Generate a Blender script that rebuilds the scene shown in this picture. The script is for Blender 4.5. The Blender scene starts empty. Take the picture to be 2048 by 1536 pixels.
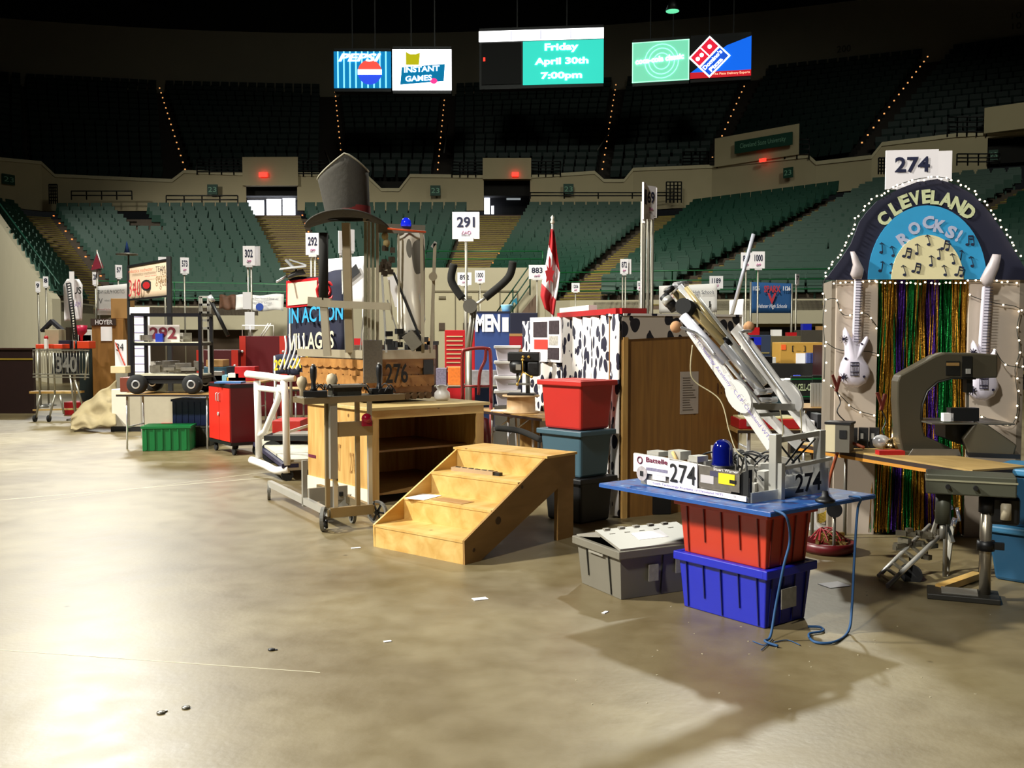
import bpy, math, random
from mathutils import Vector as V, Matrix, noise
SC=bpy.context.scene; COL=SC.collection
# ---------------- camera (image taken as 2048x1536) ----------------
FP=1990.0; PIT=math.atan((768-667)/FP); CZ=1.6
cp,sp=math.cos(PIT),math.sin(PIT)
cd=bpy.data.cameras.new('camera'); cam=bpy.data.objects.new('camera',cd); COL.objects.link(cam)
cam.location=(0,0,CZ); cam.rotation_euler=(math.pi/2-PIT,0,0)
cd.sensor_width=36; cd.lens=FP/2048*36; cd.clip_end=300; cd.clip_start=.05
SC.camera=cam
# ---------------- world / view ----------------
w=bpy.data.worlds.new('world'); SC.world=w; w.use_nodes=True
w.node_tree.nodes['Background'].inputs[0].default_value=(.55,.6,.6,1)
w.node_tree.nodes['Background'].inputs[1].default_value=.006
SC.view_settings.view_transform='Standard'; SC.view_settings.look='None'
SC.view_settings.gamma=1; SC.view_settings.exposure=0.25; SC.view_settings.use_curve_mapping=False
# ---------------- lamps under the arena roof, with added fill spots ----------------
def spot(name,loc,aim,power,col,ang,blend=.6,rad=.8):
    l=bpy.data.lights.new(name,'SPOT'); l.energy=power; l.color=col; l.spot_size=math.radians(ang); l.spot_blend=blend; l.shadow_soft_size=rad
    o=bpy.data.objects.new(name,l); COL.objects.link(o); o.location=loc
    o.rotation_euler=(V(aim)-V(loc)).to_track_quat('-Z','Y').to_euler(); return o
spot('high_bay_lamp_left',(-18,6.5,15),(-4,8.5,0),33000,(1,.98,.88),70,.8,.7)
spot('high_bay_lamp_left_rear',(-18,42,21),(-4,6,0),22000,(1,1,.95),46,.8,1.6)
spot('high_bay_lamp_centre',(7.5,31,19),(1,6,0),11000,(1,1,.88),58,.8,.5)
spot('fill_lamp_near',(-11,-7,16),(0,10,1.2),13500,(1,.98,.9),50,.8,.8)  # added fill from the front for the arch and signs
spot('high_bay_lamp_pits',(-3,13,18),(-2,26,0),15000,(1,1,.88),92,.7,1.2)
spot('fill_lamp_far_left',(-26,20,14),(-17,37,3),17000,(1,1,.9),50,.7,1.0)  # added spot that brightens the sloping left wall
spot('fill_lamp_doors',(1,17,18),(-3,35,1.5),11000,(1,.97,.82),52,.9,1.2)  # added spot that brightens the cream centre walls
spot('high_bay_lamp_right',(14,18,18),(12,42,3),3600,(.95,1,.86),75,.8,1.5)
spot('high_bay_lamp_bowl',(-4,22,19),(-6,46,4),2000,(.95,1,.86),90,.8,1.5)
# ---------------- helpers ----------------
def hexc(h):
    h=h.lstrip('#'); c=[int(h[i:i+2],16)/255 for i in (0,2,4)]
    return tuple([x/12.92 if x<=.04045 else ((x+.055)/1.055)**2.4 for x in c])+(1,)
def ray(px,py):
    z=(768-py)/FP
    return V(((px-1024)/FP, cp+z*sp, z*cp-sp))
def P(px,py,Y):
    r=ray(px,py); return r*(Y/r.y)+V((0,0,CZ))
def G(px,py,z=0.0):
    r=ray(px,py); return r*((z-CZ)/r.z)+V((0,0,CZ))
def PX(px,Y,z=0.0):
    return V(((px-1024)/FP*(Y*cp-(z-CZ)*sp),Y,z))
def lerp(a,b,t): return a+(b-a)*t
R=math.radians
MATS={}
def newmat(name):
    m=bpy.data.materials.new(name); m.use_nodes=True; nt=m.node_tree
    return m,nt,nt.nodes['Principled BSDF']
def mat(name,col,rough=.5,metal=0.0,var=.12,scale=6.0,stretch=(1,1,1),bump=0.0,emit=0.0,trans=0.0,alpha=1.0,coat=0.0,spec=.5):
    if name in MATS: return MATS[name]
    m,nt,b=newmat(name); N=nt.nodes; L=nt.links
    c=hexc(col); b.inputs['Roughness'].default_value=rough; b.inputs['Metallic'].default_value=metal
    b.inputs['Specular IOR Level'].default_value=spec
    if coat: b.inputs['Coat Weight'].default_value=coat
    if trans: b.inputs['Transmission Weight'].default_value=trans
    if alpha<1: b.inputs['Alpha'].default_value=alpha
    if emit:
        b.inputs['Emission Color'].default_value=c; b.inputs['Emission Strength'].default_value=emit
    tc=N.new('ShaderNodeTexCoord'); mp=N.new('ShaderNodeMapping'); mp.inputs['Scale'].default_value=stretch
    L.new(tc.outputs['Object'],mp.inputs[0])
    nz=N.new('ShaderNodeTexNoise'); nz.inputs['Scale'].default_value=scale; nz.inputs['Detail'].default_value=5
    L.new(mp.outputs[0],nz.inputs['Vector'])
    mx=N.new('ShaderNodeMix'); mx.data_type='RGBA'
    mx.inputs[6].default_value=tuple(x*(1-var) for x in c[:3])+(1,); mx.inputs[7].default_value=tuple(min(1,x*(1+var)) for x in c[:3])+(1,)
    L.new(nz.outputs[0],mx.inputs[0]); L.new(mx.outputs[2],b.inputs['Base Color'])
    if bump:
        bp=N.new('ShaderNodeBump'); bp.inputs['Strength'].default_value=bump; bp.inputs['Distance'].default_value=.01
        L.new(nz.outputs[0],bp.inputs['Height']); L.new(bp.outputs[0],b.inputs['Normal'])
    MATS[name]=m; return m
def woodmat(name,c1,c2,rough=.55,sc=3.0,axis=(1,1,.12),knots=True):
    m,nt,b=newmat(name); N=nt.nodes; L=nt.links
    tc=N.new('ShaderNodeTexCoord'); mp=N.new('ShaderNodeMapping'); mp.inputs['Scale'].default_value=axis
    L.new(tc.outputs['Object'],mp.inputs[0])
    nz=N.new('ShaderNodeTexNoise'); nz.inputs['Scale'].default_value=sc*4; nz.inputs['Detail'].default_value=6; nz.inputs['Distortion'].default_value=.6
    L.new(mp.outputs[0],nz.inputs['Vector'])
    n2=N.new('ShaderNodeTexNoise'); n2.inputs['Scale'].default_value=1.2; L.new(tc.outputs['Object'],n2.inputs['Vector'])
    cr=N.new('ShaderNodeValToRGB'); cr.color_ramp.elements[0].position=.3; cr.color_ramp.elements[1].position=.7
    cr.color_ramp.elements[0].color=hexc(c1); cr.color_ramp.elements[1].color=hexc(c2); L.new(nz.outputs[0],cr.inputs[0])
    mx=N.new('ShaderNodeMix'); mx.data_type='RGBA'; mx.blend_type='MULTIPLY'; mx.inputs[0].default_value=.35
    L.new(cr.outputs[0],mx.inputs[6]); L.new(n2.outputs[0],mx.inputs[7])
    out=mx.outputs[2]
    if knots:
        vo=N.new('ShaderNodeTexVoronoi'); vo.inputs['Scale'].default_value=3.2; L.new(tc.outputs['Object'],vo.inputs['Vector'])
        k=N.new('ShaderNodeValToRGB'); k.color_ramp.elements[0].position=.045; k.color_ramp.elements[1].position=.075
        k.color_ramp.elements[0].color=hexc('6b4a22'); k.color_ramp.elements[1].color=(1,1,1,1); L.new(vo.outputs['Distance'],k.inputs[0])
        m2=N.new('ShaderNodeMix'); m2.data_type='RGBA'; m2.blend_type='MULTIPLY'; m2.inputs[0].default_value=.8
        L.new(out,m2.inputs[6]); L.new(k.outputs[0],m2.inputs[7]); out=m2.outputs[2]
    L.new(out,b.inputs['Base Color']); b.inputs['Roughness'].default_value=rough
    MATS[name]=m; return m
def cowmat(name,sc,base='e8e2dc',spot_='17152c',th=.33,dist=.35,stretch=(1,1,.75)):
    m,nt,b=newmat(name); N=nt.nodes; L=nt.links
    tc=N.new('ShaderNodeTexCoord'); mp=N.new('ShaderNodeMapping'); mp.inputs['Scale'].default_value=stretch; L.new(tc.outputs['Object'],mp.inputs[0])
    nz=N.new('ShaderNodeTexNoise'); nz.inputs['Scale'].default_value=sc*.45; nz.inputs['Detail'].default_value=1.0
    L.new(mp.outputs[0],nz.inputs['Vector'])
    ad=N.new('ShaderNodeMix'); ad.data_type='VECTOR'; ad.inputs[0].default_value=dist*.28
    L.new(mp.outputs[0],ad.inputs[4]); L.new(nz.outputs['Color'],ad.inputs[5])
    vo=N.new('ShaderNodeTexVoronoi'); vo.inputs['Scale'].default_value=sc; L.new(ad.outputs[1],vo.inputs['Vector'])
    cr=N.new('ShaderNodeValToRGB'); cr.color_ramp.interpolation='CONSTANT'
    cr.color_ramp.elements[0].color=hexc(spot_); cr.color_ramp.elements[1].position=th; cr.color_ramp.elements[1].color=hexc(base)
    L.new(vo.outputs['Distance'],cr.inputs[0]); L.new(cr.outputs[0],b.inputs['Base Color']); b.inputs['Roughness'].default_value=.85
    MATS[name]=m; return m
class MB:
    def __init__(s): s.v=[]; s.f=[]; s.s=[]
    def add(s,vs,fs,sm=False):
        o=len(s.v); s.v+=[V(x) for x in vs]
        for f in fs: s.f.append([i+o for i in f]); s.s.append(sm)
        return s
    def box(s,c,d,rz=0.0,rot=None):
        M=rot if rot is not None else Matrix.Rotation(rz,3,'Z'); c=V(c); hx,hy,hz=d[0]/2,d[1]/2,d[2]/2
        vs=[c+M@V((x*hx,y*hy,z*hz)) for x in(-1,1) for y in(-1,1) for z in(-1,1)]
        return s.add(vs,[(0,1,3,2),(4,6,7,5),(0,4,5,1),(2,3,7,6),(0,2,6,4),(1,5,7,3)])
    def bx(s,x0,x1,y0,y1,z0,z1): return s.box(((x0+x1)/2,(y0+y1)/2,(z0+z1)/2),(abs(x1-x0),abs(y1-y0),abs(z1-z0)))
    def bar(s,p,q,w,h=None,up=(0,0,1)):
        p=V(p);q=V(q);h=h or w; d=(q-p); l=d.length
        if l<1e-6: return s
        d.normalize(); u=V(up); x=d.cross(u)
        if x.length<.05: x=d.cross(V((0,1,0)))
        x.normalize(); y=x.cross(d)
        vs=[b+x*(sx*w/2)+y*(sy*h/2) for b in(p,q) for sx,sy in((-1,-1),(1,-1),(1,1),(-1,1))]
        return s.add(vs,[(3,2,1,0),(4,5,6,7),(0,1,5,4),(1,2,6,5),(2,3,7,6),(3,0,4,7)])
    def tube(s,pts,r,n=8,closed=False):
        pts=[V(p) for p in pts]; m=len(pts); rings=[]; prev=None
        for i,p in enumerate(pts):
            a=pts[(i-1)%m] if (i or closed) else p; b=pts[(i+1)%m] if (i<m-1 or closed) else p
            d=(b-a)
            if d.length<1e-9: d=V((0,0,1))
            d.normalize()
            if prev is None:
                x=d.cross(V((0,0,1)))
                if x.length<.1: x=d.cross(V((0,1,0)))
            else:
                x=prev-d*prev.dot(d)
                if x.length<.05: x=d.cross(V((0,1,0)))
            x.normalize(); prev=x; y=d.cross(x); rr=r[i] if isinstance(r,(list,tuple)) else r
            rings.append([p+(x*math.cos(2*math.pi*k/n)+y*math.sin(2*math.pi*k/n))*rr for k in range(n)])
        o=len(s.v); fl=[]
        for i in range(m if closed else m-1):
            j=(i+1)%m
            for k in range(n): fl.append((i*n+k,i*n+(k+1)%n,j*n+(k+1)%n,j*n+k))
        s.add([v for g in rings for v in g],fl,True)
        if not closed:
            for q,rv in((0,True),(m-1,False)):
                idx=[o+q*n+k for k in range(n)]
                s.f.append(idx[::-1] if rv else idx); s.s.append(False)
        return s
    def cyl(s,p,q,r,n=16,r2=None): return s.tube([p,q],[r,r if r2 is None else r2],n)
    def lathe(s,prof,c=(0,0,0),n=24,rot=None,sm=True):
        c=V(c); M=rot or Matrix.Identity(3); vs=[]
        for r,z in prof:
            for k in range(n): a=2*math.pi*k/n; vs.append(c+M@V((r*math.cos(a),r*math.sin(a),z)))
        fs=[(i*n+k,i*n+(k+1)%n,(i+1)*n+(k+1)%n,(i+1)*n+k) for i in range(len(prof)-1) for k in range(n)]
        o=len(s.v); s.add(vs,fs,sm)
        if prof[0][0]>1e-4: s.f.append([o+k for k in range(n)][::-1]); s.s.append(False)
        if prof[-1][0]>1e-4: s.f.append([o+(len(prof)-1)*n+k for k in range(n)]); s.s.append(False)
        return s
    def sph(s,c,r,n=14,sc=(1,1,1)):
        c=V(c); vs=[];m=n//2
        for i in range(m+1):
            t=math.pi*i/m
            for k in range(n):
                a=2*math.pi*k/n; vs.append(c+V((r*sc[0]*math.sin(t)*math.cos(a),r*sc[1]*math.sin(t)*math.sin(a),-r*sc[2]*math.cos(t))))
        return s.add(vs,[(i*n+k,i*n+(k+1)%n,(i+1)*n+(k+1)%n,(i+1)*n+k) for i in range(m) for k in range(n)],True)
    def prism(s,poly,o,ux,uy,d,sm=False):
        o=V(o);ux=V(ux);uy=V(uy);n=ux.cross(uy).normalized()*d; m=len(poly)
        a=[o+ux*x+uy*y for x,y in poly]
        vs=a+[p+n for p in a]
        return s.add(vs,[list(range(m))[::-1],list(range(m,2*m))]+[(i,(i+1)%m,m+(i+1)%m,m+i) for i in range(m)],sm)
    def hexa(s,b,t):  # bottom 4 and top 4 points
        return s.add(list(b)+list(t),[(3,2,1,0),(4,5,6,7),(0,1,5,4),(1,2,6,5),(2,3,7,6),(3,0,4,7)])
    def sheet(s,fn,nu,nv,th=.004,sm=True):
        vs=[];o=[]
        for i in range(nu+1):
            for j in range(nv+1): o.append(V(fn(i/nu,j/nv)))
        W=nv+1; nr=[]
        for i in range(nu+1):
            for j in range(nv+1):
                du=o[min(i+1,nu)*W+j]-o[max(i-1,0)*W+j]; dv=o[i*W+min(j+1,nv)]-o[i*W+max(j-1,0)]
                n=du.cross(dv); nr.append(n.normalized() if n.length>1e-12 else V((0,0,1)))
        b=[p-n*th for p,n in zip(o,nr)]; K=len(o); fs=[]
        for i in range(nu):
            for j in range(nv):
                q=(i*W+j,(i+1)*W+j,(i+1)*W+j+1,i*W+j+1); fs.append(q); fs.append(tuple(K+x for x in q[::-1]))
        for i in range(nu): fs.append((i*W,K+i*W,K+(i+1)*W,(i+1)*W)); fs.append((i*W+nv,(i+1)*W+nv,K+(i+1)*W+nv,K+i*W+nv))
        for j in range(nv): fs.append((j,j+1,K+j+1,K+j)); fs.append((nu*W+j,K+nu*W+j,K+nu*W+j+1,nu*W+j+1))
        return s.add(o+b,fs,sm)
    def build(s,name,m,parent=None,world=False,bevel=0.0,label=None):
        vs=s.v
        if parent is not None and world:
            Mi=TM[parent.name].inverted(); vs=[Mi@p for p in vs]
        me=bpy.data.meshes.new(name); me.from_pydata([tuple(p) for p in vs],[],s.f); me.polygons.foreach_set('use_smooth',s.s); me.update()
        if m: me.materials.append(m)
        o=bpy.data.objects.new(name,me); COL.objects.link(o)
        if parent is not None: o.parent=parent; TM[o.name]=TM[parent.name]
        else: TM[o.name]=Matrix.Identity(4)
        if bevel:
            b=o.modifiers.new('bevel','BEVEL'); b.width=bevel; b.segments=2; b.limit_method='ANGLE'
        if label: o['label']=label
        return o
TM={}
def tag(o,label,cat,group=None,kind=None):
    o['label']=label; o['category']=cat
    if group: o['group']=group
    if kind: o['kind']=kind
    return o
def thing(name,label,cat,loc=(0,0,0),rz=0.0,group=None):
    o=bpy.data.objects.new(name,None); COL.objects.link(o); o.empty_display_size=.1
    o.location=V(loc); o.rotation_euler=(0,0,rz); TM[o.name]=Matrix.Translation(V(loc))@Matrix.Rotation(rz,4,'Z')
    return tag(o,label,cat,group)
def one(mb,name,m,label,cat,group=None,bevel=0.0,kind=None,org=None):
    """a thing that is one mesh; its origin is put at its base"""
    if org is None:
        xs=[p.x for p in mb.v]; ys=[p.y for p in mb.v]; zs=[p.z for p in mb.v]
        org=V(((min(xs)+max(xs))/2,(min(ys)+max(ys))/2,min(zs)))
    org=V(org); mb.v=[p-org for p in mb.v]
    o=mb.build(name,m,bevel=bevel); o.location=org; TM[o.name]=Matrix.Translation(org)
    return tag(o,label,cat,group,kind)
def struct(mb,name,m):
    o=mb.build(name,m); o['kind']='structure'; return o
def text(s,o,ux,uy,w,h,m,parent=None,name='lettering',ext=.002,bold=0.0,world=False,shear=0.0,label=None,sp_=1.0):
    """letters fitted in a w x h box whose lower left corner is o"""
    cu=bpy.data.curves.new('t','FONT'); cu.body=s; cu.size=1; cu.offset=bold; cu.extrude=0; cu.shear=shear; cu.space_character=sp_; cu.resolution_u=3
    cu.align_x='LEFT'; t=bpy.data.objects.new('t',cu); COL.objects.link(t)
    dg=bpy.context.evaluated_depsgraph_get(); me=bpy.data.meshes.new_from_object(t.evaluated_get(dg))
    bpy.data.objects.remove(t); bpy.data.curves.remove(cu)
    vs=[v.co.copy() for v in me.vertices]; fs=[list(p.vertices) for p in me.polygons]
    bpy.data.meshes.remove(me)
    if not vs: return None
    x0=min(v.x for v in vs);x1=max(v.x for v in vs);y0=min(v.y for v in vs);y1=max(v.y for v in vs)
    o=V(o);ux=V(ux).normalized();uy=V(uy).normalized();n=ux.cross(uy).normalized()
    mb=MB(); K=len(vs)
    f=[o+ux*((v.x-x0)/(x1-x0+1e-9)*w)+uy*((v.y-y0)/(y1-y0+1e-9)*h)+n*ext for v in vs]
    mb.add(f,fs)
    if isinstance(parent,MB): return parent.add(f,fs)
    return mb.build(name,m,parent,world=world,label=label)
def children(o): return [c for c in bpy.data.objects if c.parent==o]
def copy_tree(o,kids=None,parent=None):
    c=o.copy(); COL.objects.link(c)
    if parent is not None: c.parent=parent
    for ch in (kids if kids is not None else children(o)): copy_tree(ch,None,c)
    return c
# common materials
ALU=mat('aluminium','c4c2bb',.3,.5,.08); ALUD=mat('dull aluminium','98948a',.42,.4,.12); STEEL=mat('steel','7d7a72',.35,.45,.1)
CHROME=mat('chrome','e2e2e4',.14,.6,.02); BLACK=mat('black plastic','101012',.45,0,.1); RUB=mat('black rubber','0c0c0d',.8,0,.2,20)
WHITE=mat('white plastic','e9e6e2',.35,0,.03); PVC=mat('white pipe','ece8e2',.3,0,.03); PAPER=mat('paper','f1eef0',.8,0,.03)
SIGNM=mat('white sign card','f3eef2',.6,0,.02); INK=mat('dark blue ink','151a3c',.7,0,.05); INKB=mat('black ink','0a0a0e',.7,0,.05); PINK=mat('pink ink','c77ba8',.7)
RED=mat('red paint','b01a20',.35,0,.08); DRED=mat('dark red paint','560b13',.38,0,.1); ORANGE=mat('orange plastic','d8401c',.4,0,.05); ORANGEC=mat('red orange crate plastic','b5321b',.4,0,.05)
PINE=woodmat('pine plywood','cf9f4e','ecc67a',.5,2.2,(.25,1,1)); PLY=woodmat('brown plywood','805727','996c30',.6,3,(2.2,2.2,.12)); PINEV=woodmat('upright pine','bb8c48','dcb26c',.5,3,(1.5,1.5,.15))
WOODT=woodmat('table top wood','a87f45','c29858',.5,3,(.3,1.2,1),False)
BLUEP=mat('blue plastic','1722a8',.38,0,.06); GREYP=mat('grey plastic','6f6a5e',.5,0,.08); GREEN=mat('green plastic','0b6b33',.4,0,.1)
CREAM=mat('cream wall paint','a79e86',.8,0,.06,1.5); YEL=mat('yellow card','e8c51c',.6)
CARDB=mat('cardboard','a37a46',.8,0,.08); NAVY=mat('navy cloth','11142e',.8); GLASSY=mat('clear polycarbonate','dfe3e6',.12,0,.02,alpha=.42,spec=.8)
# ================= ARENA SHELL =================
def floor_mat():
    m,nt,b=newmat('concrete floor'); N=nt.nodes; L=nt.links
    tc=N.new('ShaderNodeTexCoord')
    def nz(sc,det=6,dist=0.0):
        n=N.new('ShaderNodeTexNoise'); n.inputs['Scale'].default_value=sc; n.inputs['Detail'].default_value=det; n.inputs['Distortion'].default_value=dist
        L.new(tc.outputs['Object'],n.inputs['Vector']); return n
    a=nz(.7,12,.1); c=nz(5,10,.1); d=nz(30,4)
    cr=N.new('ShaderNodeValToRGB'); e=cr.color_ramp.elements; e[0].position=.3; e[0].color=hexc('63553a'); e[1].position=.7; e[1].color=hexc('897d5f')
    L.new(a.outputs[0],cr.inputs[0])
    c2=N.new('ShaderNodeValToRGB'); e=c2.color_ramp.elements; e[0].position=.3; e[0].color=hexc('c9c0a6'); e[1].position=.7; e[1].color=hexc('ffffff')
    L.new(c.outputs[0],c2.inputs[0])
    mx=N.new('ShaderNodeMix'); mx.data_type='RGBA'; mx.blend_type='MULTIPLY'; mx.inputs[0].default_value=.55
    L.new(cr.outputs[0],mx.inputs[6]); L.new(c2.outputs[0],mx.inputs[7])
    vo=N.new('ShaderNodeTexVoronoi'); vo.inputs['Scale'].default_value=1.3; L.new(tc.outputs['Object'],vo.inputs['Vector'])
    k=N.new('ShaderNodeValToRGB'); k.color_ramp.elements[0].position=.012; k.color_ramp.elements[1].position=.03
    k.color_ramp.elements[0].color=hexc('6a604a'); k.color_ramp.elements[1].color=(1,1,1,1); L.new(vo.outputs['Distance'],k.inputs[0])
    m2=N.new('ShaderNodeMix'); m2.data_type='RGBA'; m2.blend_type='MULTIPLY'; m2.inputs[0].default_value=.7
    L.new(mx.outputs[2],m2.inputs[6]); L.new(k.outputs[0],m2.inputs[7]); L.new(m2.outputs[2],b.inputs['Base Color'])
    mr=N.new('ShaderNodeMapRange'); mr.inputs[3].default_value=.3; mr.inputs[4].default_value=.5; L.new(c.outputs[0],mr.inputs[0]); L.new(mr.outputs[0],b.inputs['Roughness'])
    bp=N.new('ShaderNodeBump'); bp.inputs['Strength'].default_value=.08; bp.inputs['Distance'].default_value=.01; L.new(d.outputs[0],bp.inputs['Height']); L.new(bp.outputs[0],b.inputs['Normal'])
    return m
FM=floor_mat()
struct(MB().bx(-60,60,-12,64,-.2,0),'floor',FM)
CEIL=mat('black roof','050505',.9); struct(MB().bx(-90,90,-12,90,26,26.5),'ceiling',CEIL)
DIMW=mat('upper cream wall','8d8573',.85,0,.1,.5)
SEATM=mat('green seat plastic','0d3a2a',.6,0,.12,9); SEATD=mat('dimmed green seat','0a1f1a',.6,0,.15,9)  # SEATD is a darker copy: upper deck dimness put into the colour
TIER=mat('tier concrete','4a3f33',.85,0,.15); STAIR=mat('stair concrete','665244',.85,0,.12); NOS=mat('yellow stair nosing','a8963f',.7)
TIERD=mat('dimmed tier concrete','14110e',.9,0,.15)  # darker concrete copy, carries the dimness of the upper deck
ZF,ZB,NR=2.6,7.15,20
# aisle stations of the lower bowl: (front px, front Y, back px, back Y)
ST=[(121,31.8,-40,44.6),(196,37.2,68,47.4),(640,40,548,47.0),(905,35.5,998,47.0),(1140,31.6,1352,47),(1345,31,1712,40),(1690,30,2100,37.2),(2200,27,2500,30)]
AW=[.2,1.5,1.7,1.9,1.5,1.3,1.3,.2]   # aisle widths
def station(i,zf=ZF,zb=ZB):
    a,b,c,d=ST[i]; return PX(a,b,zf),PX(c,d,zb)
secs=[]
for i in range(len(ST)-1):
    fl,bl=station(i); fr,br=station(i+1)
    wl,wr=AW[i]/2,AW[i+1]/2
    uf=(fr-fl).normalized(); ub=(br-bl).normalized(); kl=1.45 if i in (2,3) else 1; kr=1.45 if i+1 in (2,3) else 1
    secs.append((fl+uf*wl,fr-uf*wr,bl+ub*wl*kl,br-ub*wr*kr))
def tier(FL,FR,BL,BR,n,m,name,z0,z1,nose=None,upto=1.0):
    mb=MB(); ns=MB(); dz=(z1-z0)/n
    for r in range(int(n*upto)):
        a=r/n; b=(r+1)/n; z=z0+dz*r
        p=[lerp(FL,BL,a),lerp(FR,BR,a),lerp(FR,BR,b),lerp(FL,BL,b)]
        mb.hexa([V((q.x,q.y,z-dz*1.3-(0 if nose else 1.2*a))) for q in p],[V((q.x,q.y,z)) for q in p])
        if nose:
            u=(p[3]-p[0]).normalized()*.06
            q4=[p[0],p[1],p[1]+u,p[0]+u]
            ns.hexa([V((q.x,q.y,z-.04)) for q in q4],[V((q.x,q.y,z+.012)) for q in q4])
    o=struct(mb,name,m)
    if nose: c=ns.build('nosing',nose,o)
    return o
for (FL,FR,BL,BR) in secs: tier(FL,FR,BL,BR,NR,TIER,'seating_tier',ZF,ZB)
for i in range(1,len(ST)-1):
    tier(secs[i-1][1],secs[i][0],secs[i-1][3],secs[i][2],NR*2,STAIR,'aisle_stair',ZF-.1,ZB,NOS)
    if i in (2,3):
        p=[secs[i-1][3],secs[i][2],secs[i][2]*1.05,secs[i-1][3]*1.05]; z=ZB; struct(MB().hexa([V((q.x,q.y,z-.3)) for q in p],[V((q.x,q.y,z)) for q in p]),'landing',STAIR)
# one folding seat, facing -y, origin at the tread
def seat_mb(t=None,lod=0):
    mb=MB(); M=t or Matrix.Identity(4)
    def tb(c,d,tilt=0):
        b=MB().box((0,0,0),d,rot=Matrix.Rotation(tilt,3,'X')); mb.add([M@(v+V(c)) for v in b.v],b.f)
    tb((0,.30,.62),(.47,.05,.42),-.16)
    tb((0,.20,.42),(.44,.07,.36),-.42)
    if lod==0:
        tb((0,.33,.86),(.40,.045,.07),-.16)
        tb((-.245,.2,.4),(.03,.26,.05)); tb((.245,.2,.4),(.03,.26,.05)); tb((0,.28,.2),(.06,.06,.4))
    return mb
seats=[]
_o='first second third fourth fifth sixth seventh eighth ninth tenth eleventh twelfth thirteenth fourteenth fifteenth sixteenth seventeenth eighteenth nineteenth'.split()
ORD=_o+['twentieth']+['twenty-'+x for x in _o[:9]]+['thirtieth']+['thirty-'+x for x in _o[:9]]+['fortieth']+['forty-'+x for x in _o[:9]]
for si,(FL,FR,BL,BR) in enumerate(secs):
    for r in range(NR):
        t=(r+.35)/NR; L_=lerp(FL,BL,t); R_=lerp(FR,BR,t); z=ZF+(ZB-ZF)/NR*r
        wdt=(R_-L_).length-.15; n=int(wdt/.52)
        u=(R_-L_).normalized(); yaw=math.atan2(u.y,u.x)
        for k in range(n):
            q=L_+u*((.075+(k+.5)/n*wdt)); q=V((q.x,q.y,z))
            if si==1 and r>13 and abs((k+.5)/n-.40)<1.2/n*1.4: continue
            px=1024+FP*q.x/(q.y*cp-(z-CZ)*sp); py=667-(z+.6-CZ)/q.y*FP
            if px<-60 or px>2110: continue
            seats.append((q,yaw,si,px,py,r,k))
def hiddenseat(px,py): return (px>1650 and py>420+abs(px-1850)*.0) or (1760<px<1905 and py>290) or (600<px<760 and py>310)
vis=[s for s in seats if 0<s[3]<2048 and not hiddenseat(s[3],s[4]) and s[4]<590]
vis.sort(key=lambda s:s[0].y); near=vis[:300]; nid=set(id(s) for s in near)
sm0=seat_mb().build('arena_seat',SEATM)
grp={}
first=True
for s in near:
    o=sm0 if first else sm0.copy()
    if not first: COL.objects.link(o)
    first=False
    o.location=s[0]; o.rotation_euler=(0,0,s[1]); TM[o.name]=Matrix.Identity(4)
    wh=['stand above the sloping wall','stand left of the bright doorway','behind the top hat','between the dark doorway and the flag','behind the flag and sign 69','between the slanted pole and the arch','beyond the lit arch'][s[2]]
    tag(o,'green seat, %s row up, %s from left, %s'%(ORD[s[5]],ORD[s[6]],wh),'seat','folding seats of the lower stand '+wh)
for si in range(len(secs)):
    mb=MB()
    for s in seats:
        if s[2]==si and id(s) not in nid:
            b=seat_mb(Matrix.Translation(s[0])@Matrix.Rotation(s[1],4,'Z'),1); mb.add(b.v,b.f)
    if mb.v:
        pos=['at the far left end','left of the bright doorway','behind the top hat','between dark doorway aisles','behind the flag','left of the lit arch','at the far right end'][si]
        one(mb,'seat_block',SEATM,'rows of green folding seats of the lower stand '+pos,'seats',kind='stuff')
# lower front wall
def wallrun(pts,z0,z1,th,m,name,back=1):
    mb=MB()
    for p,q in zip(pts[:-1],pts[1:]):
        u=(q-p); n=V((-u.y,u.x,0)).normalized()*th*back
        b=[V((a.x,a.y,z0)) for a in (p,q,q+n,p+n)]
        zz=z1 if isinstance(z1,tuple) else (z1,z1)
        mb.hexa(b,[V((a.x,a.y,z)) for a,z in zip(b,(z1,z1,z1,z1))])
    return struct(mb,name,m)
fp=[station(i)[0] for i in range(len(ST))]
for p in fp: p.z=0
CREAMD=mat('shaded recess','1a1712',.9)
wallrun(fp[:3]+[PX(760,37)],1.75,ZF+.05,.3,CREAM,'wall_front_left')
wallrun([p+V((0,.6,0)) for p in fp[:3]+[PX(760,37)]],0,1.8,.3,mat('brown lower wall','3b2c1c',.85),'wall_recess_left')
wallrun([PX(1040,33)]+fp[4:],1.9,ZF+.05,.3,CREAM,'wall_front_right')
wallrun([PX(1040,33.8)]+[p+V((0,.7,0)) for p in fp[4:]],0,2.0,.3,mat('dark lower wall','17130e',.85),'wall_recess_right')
wallrun([PX(490,39.5),PX(760,36.6)],0,ZF,.3,CREAM,'wall_service')
mb=MB()
for z in (.5,1.0,1.45,1.85):
    for p,q in zip(fp[4:-1],fp[5:]): mb.bar(p+V((0,.45,z)),q+V((0,.45,z)),.3,.1)
struct(mb,'trim_3',mat('bleacher edge','6f6136',.7))
ct=struct(MB().bx(PX(735,33).x,PX(1090,32).x,32.2,32.6,0,3.72),'wall_centre',CREAM)
DL=mat('door seam','6d6450',.8)
d=struct(MB().bx(PX(868,32).x,PX(1035,32).x,32.1,32.2,0,2.95),'door_1',mat('cream door','b0a68a',.7,0,.05))
mb=MB()
for x in (868,911,958,1000,1035): mb.bx(PX(x,32).x-.02,PX(x,32).x+.02,32.07,32.1,0,2.95)
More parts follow.
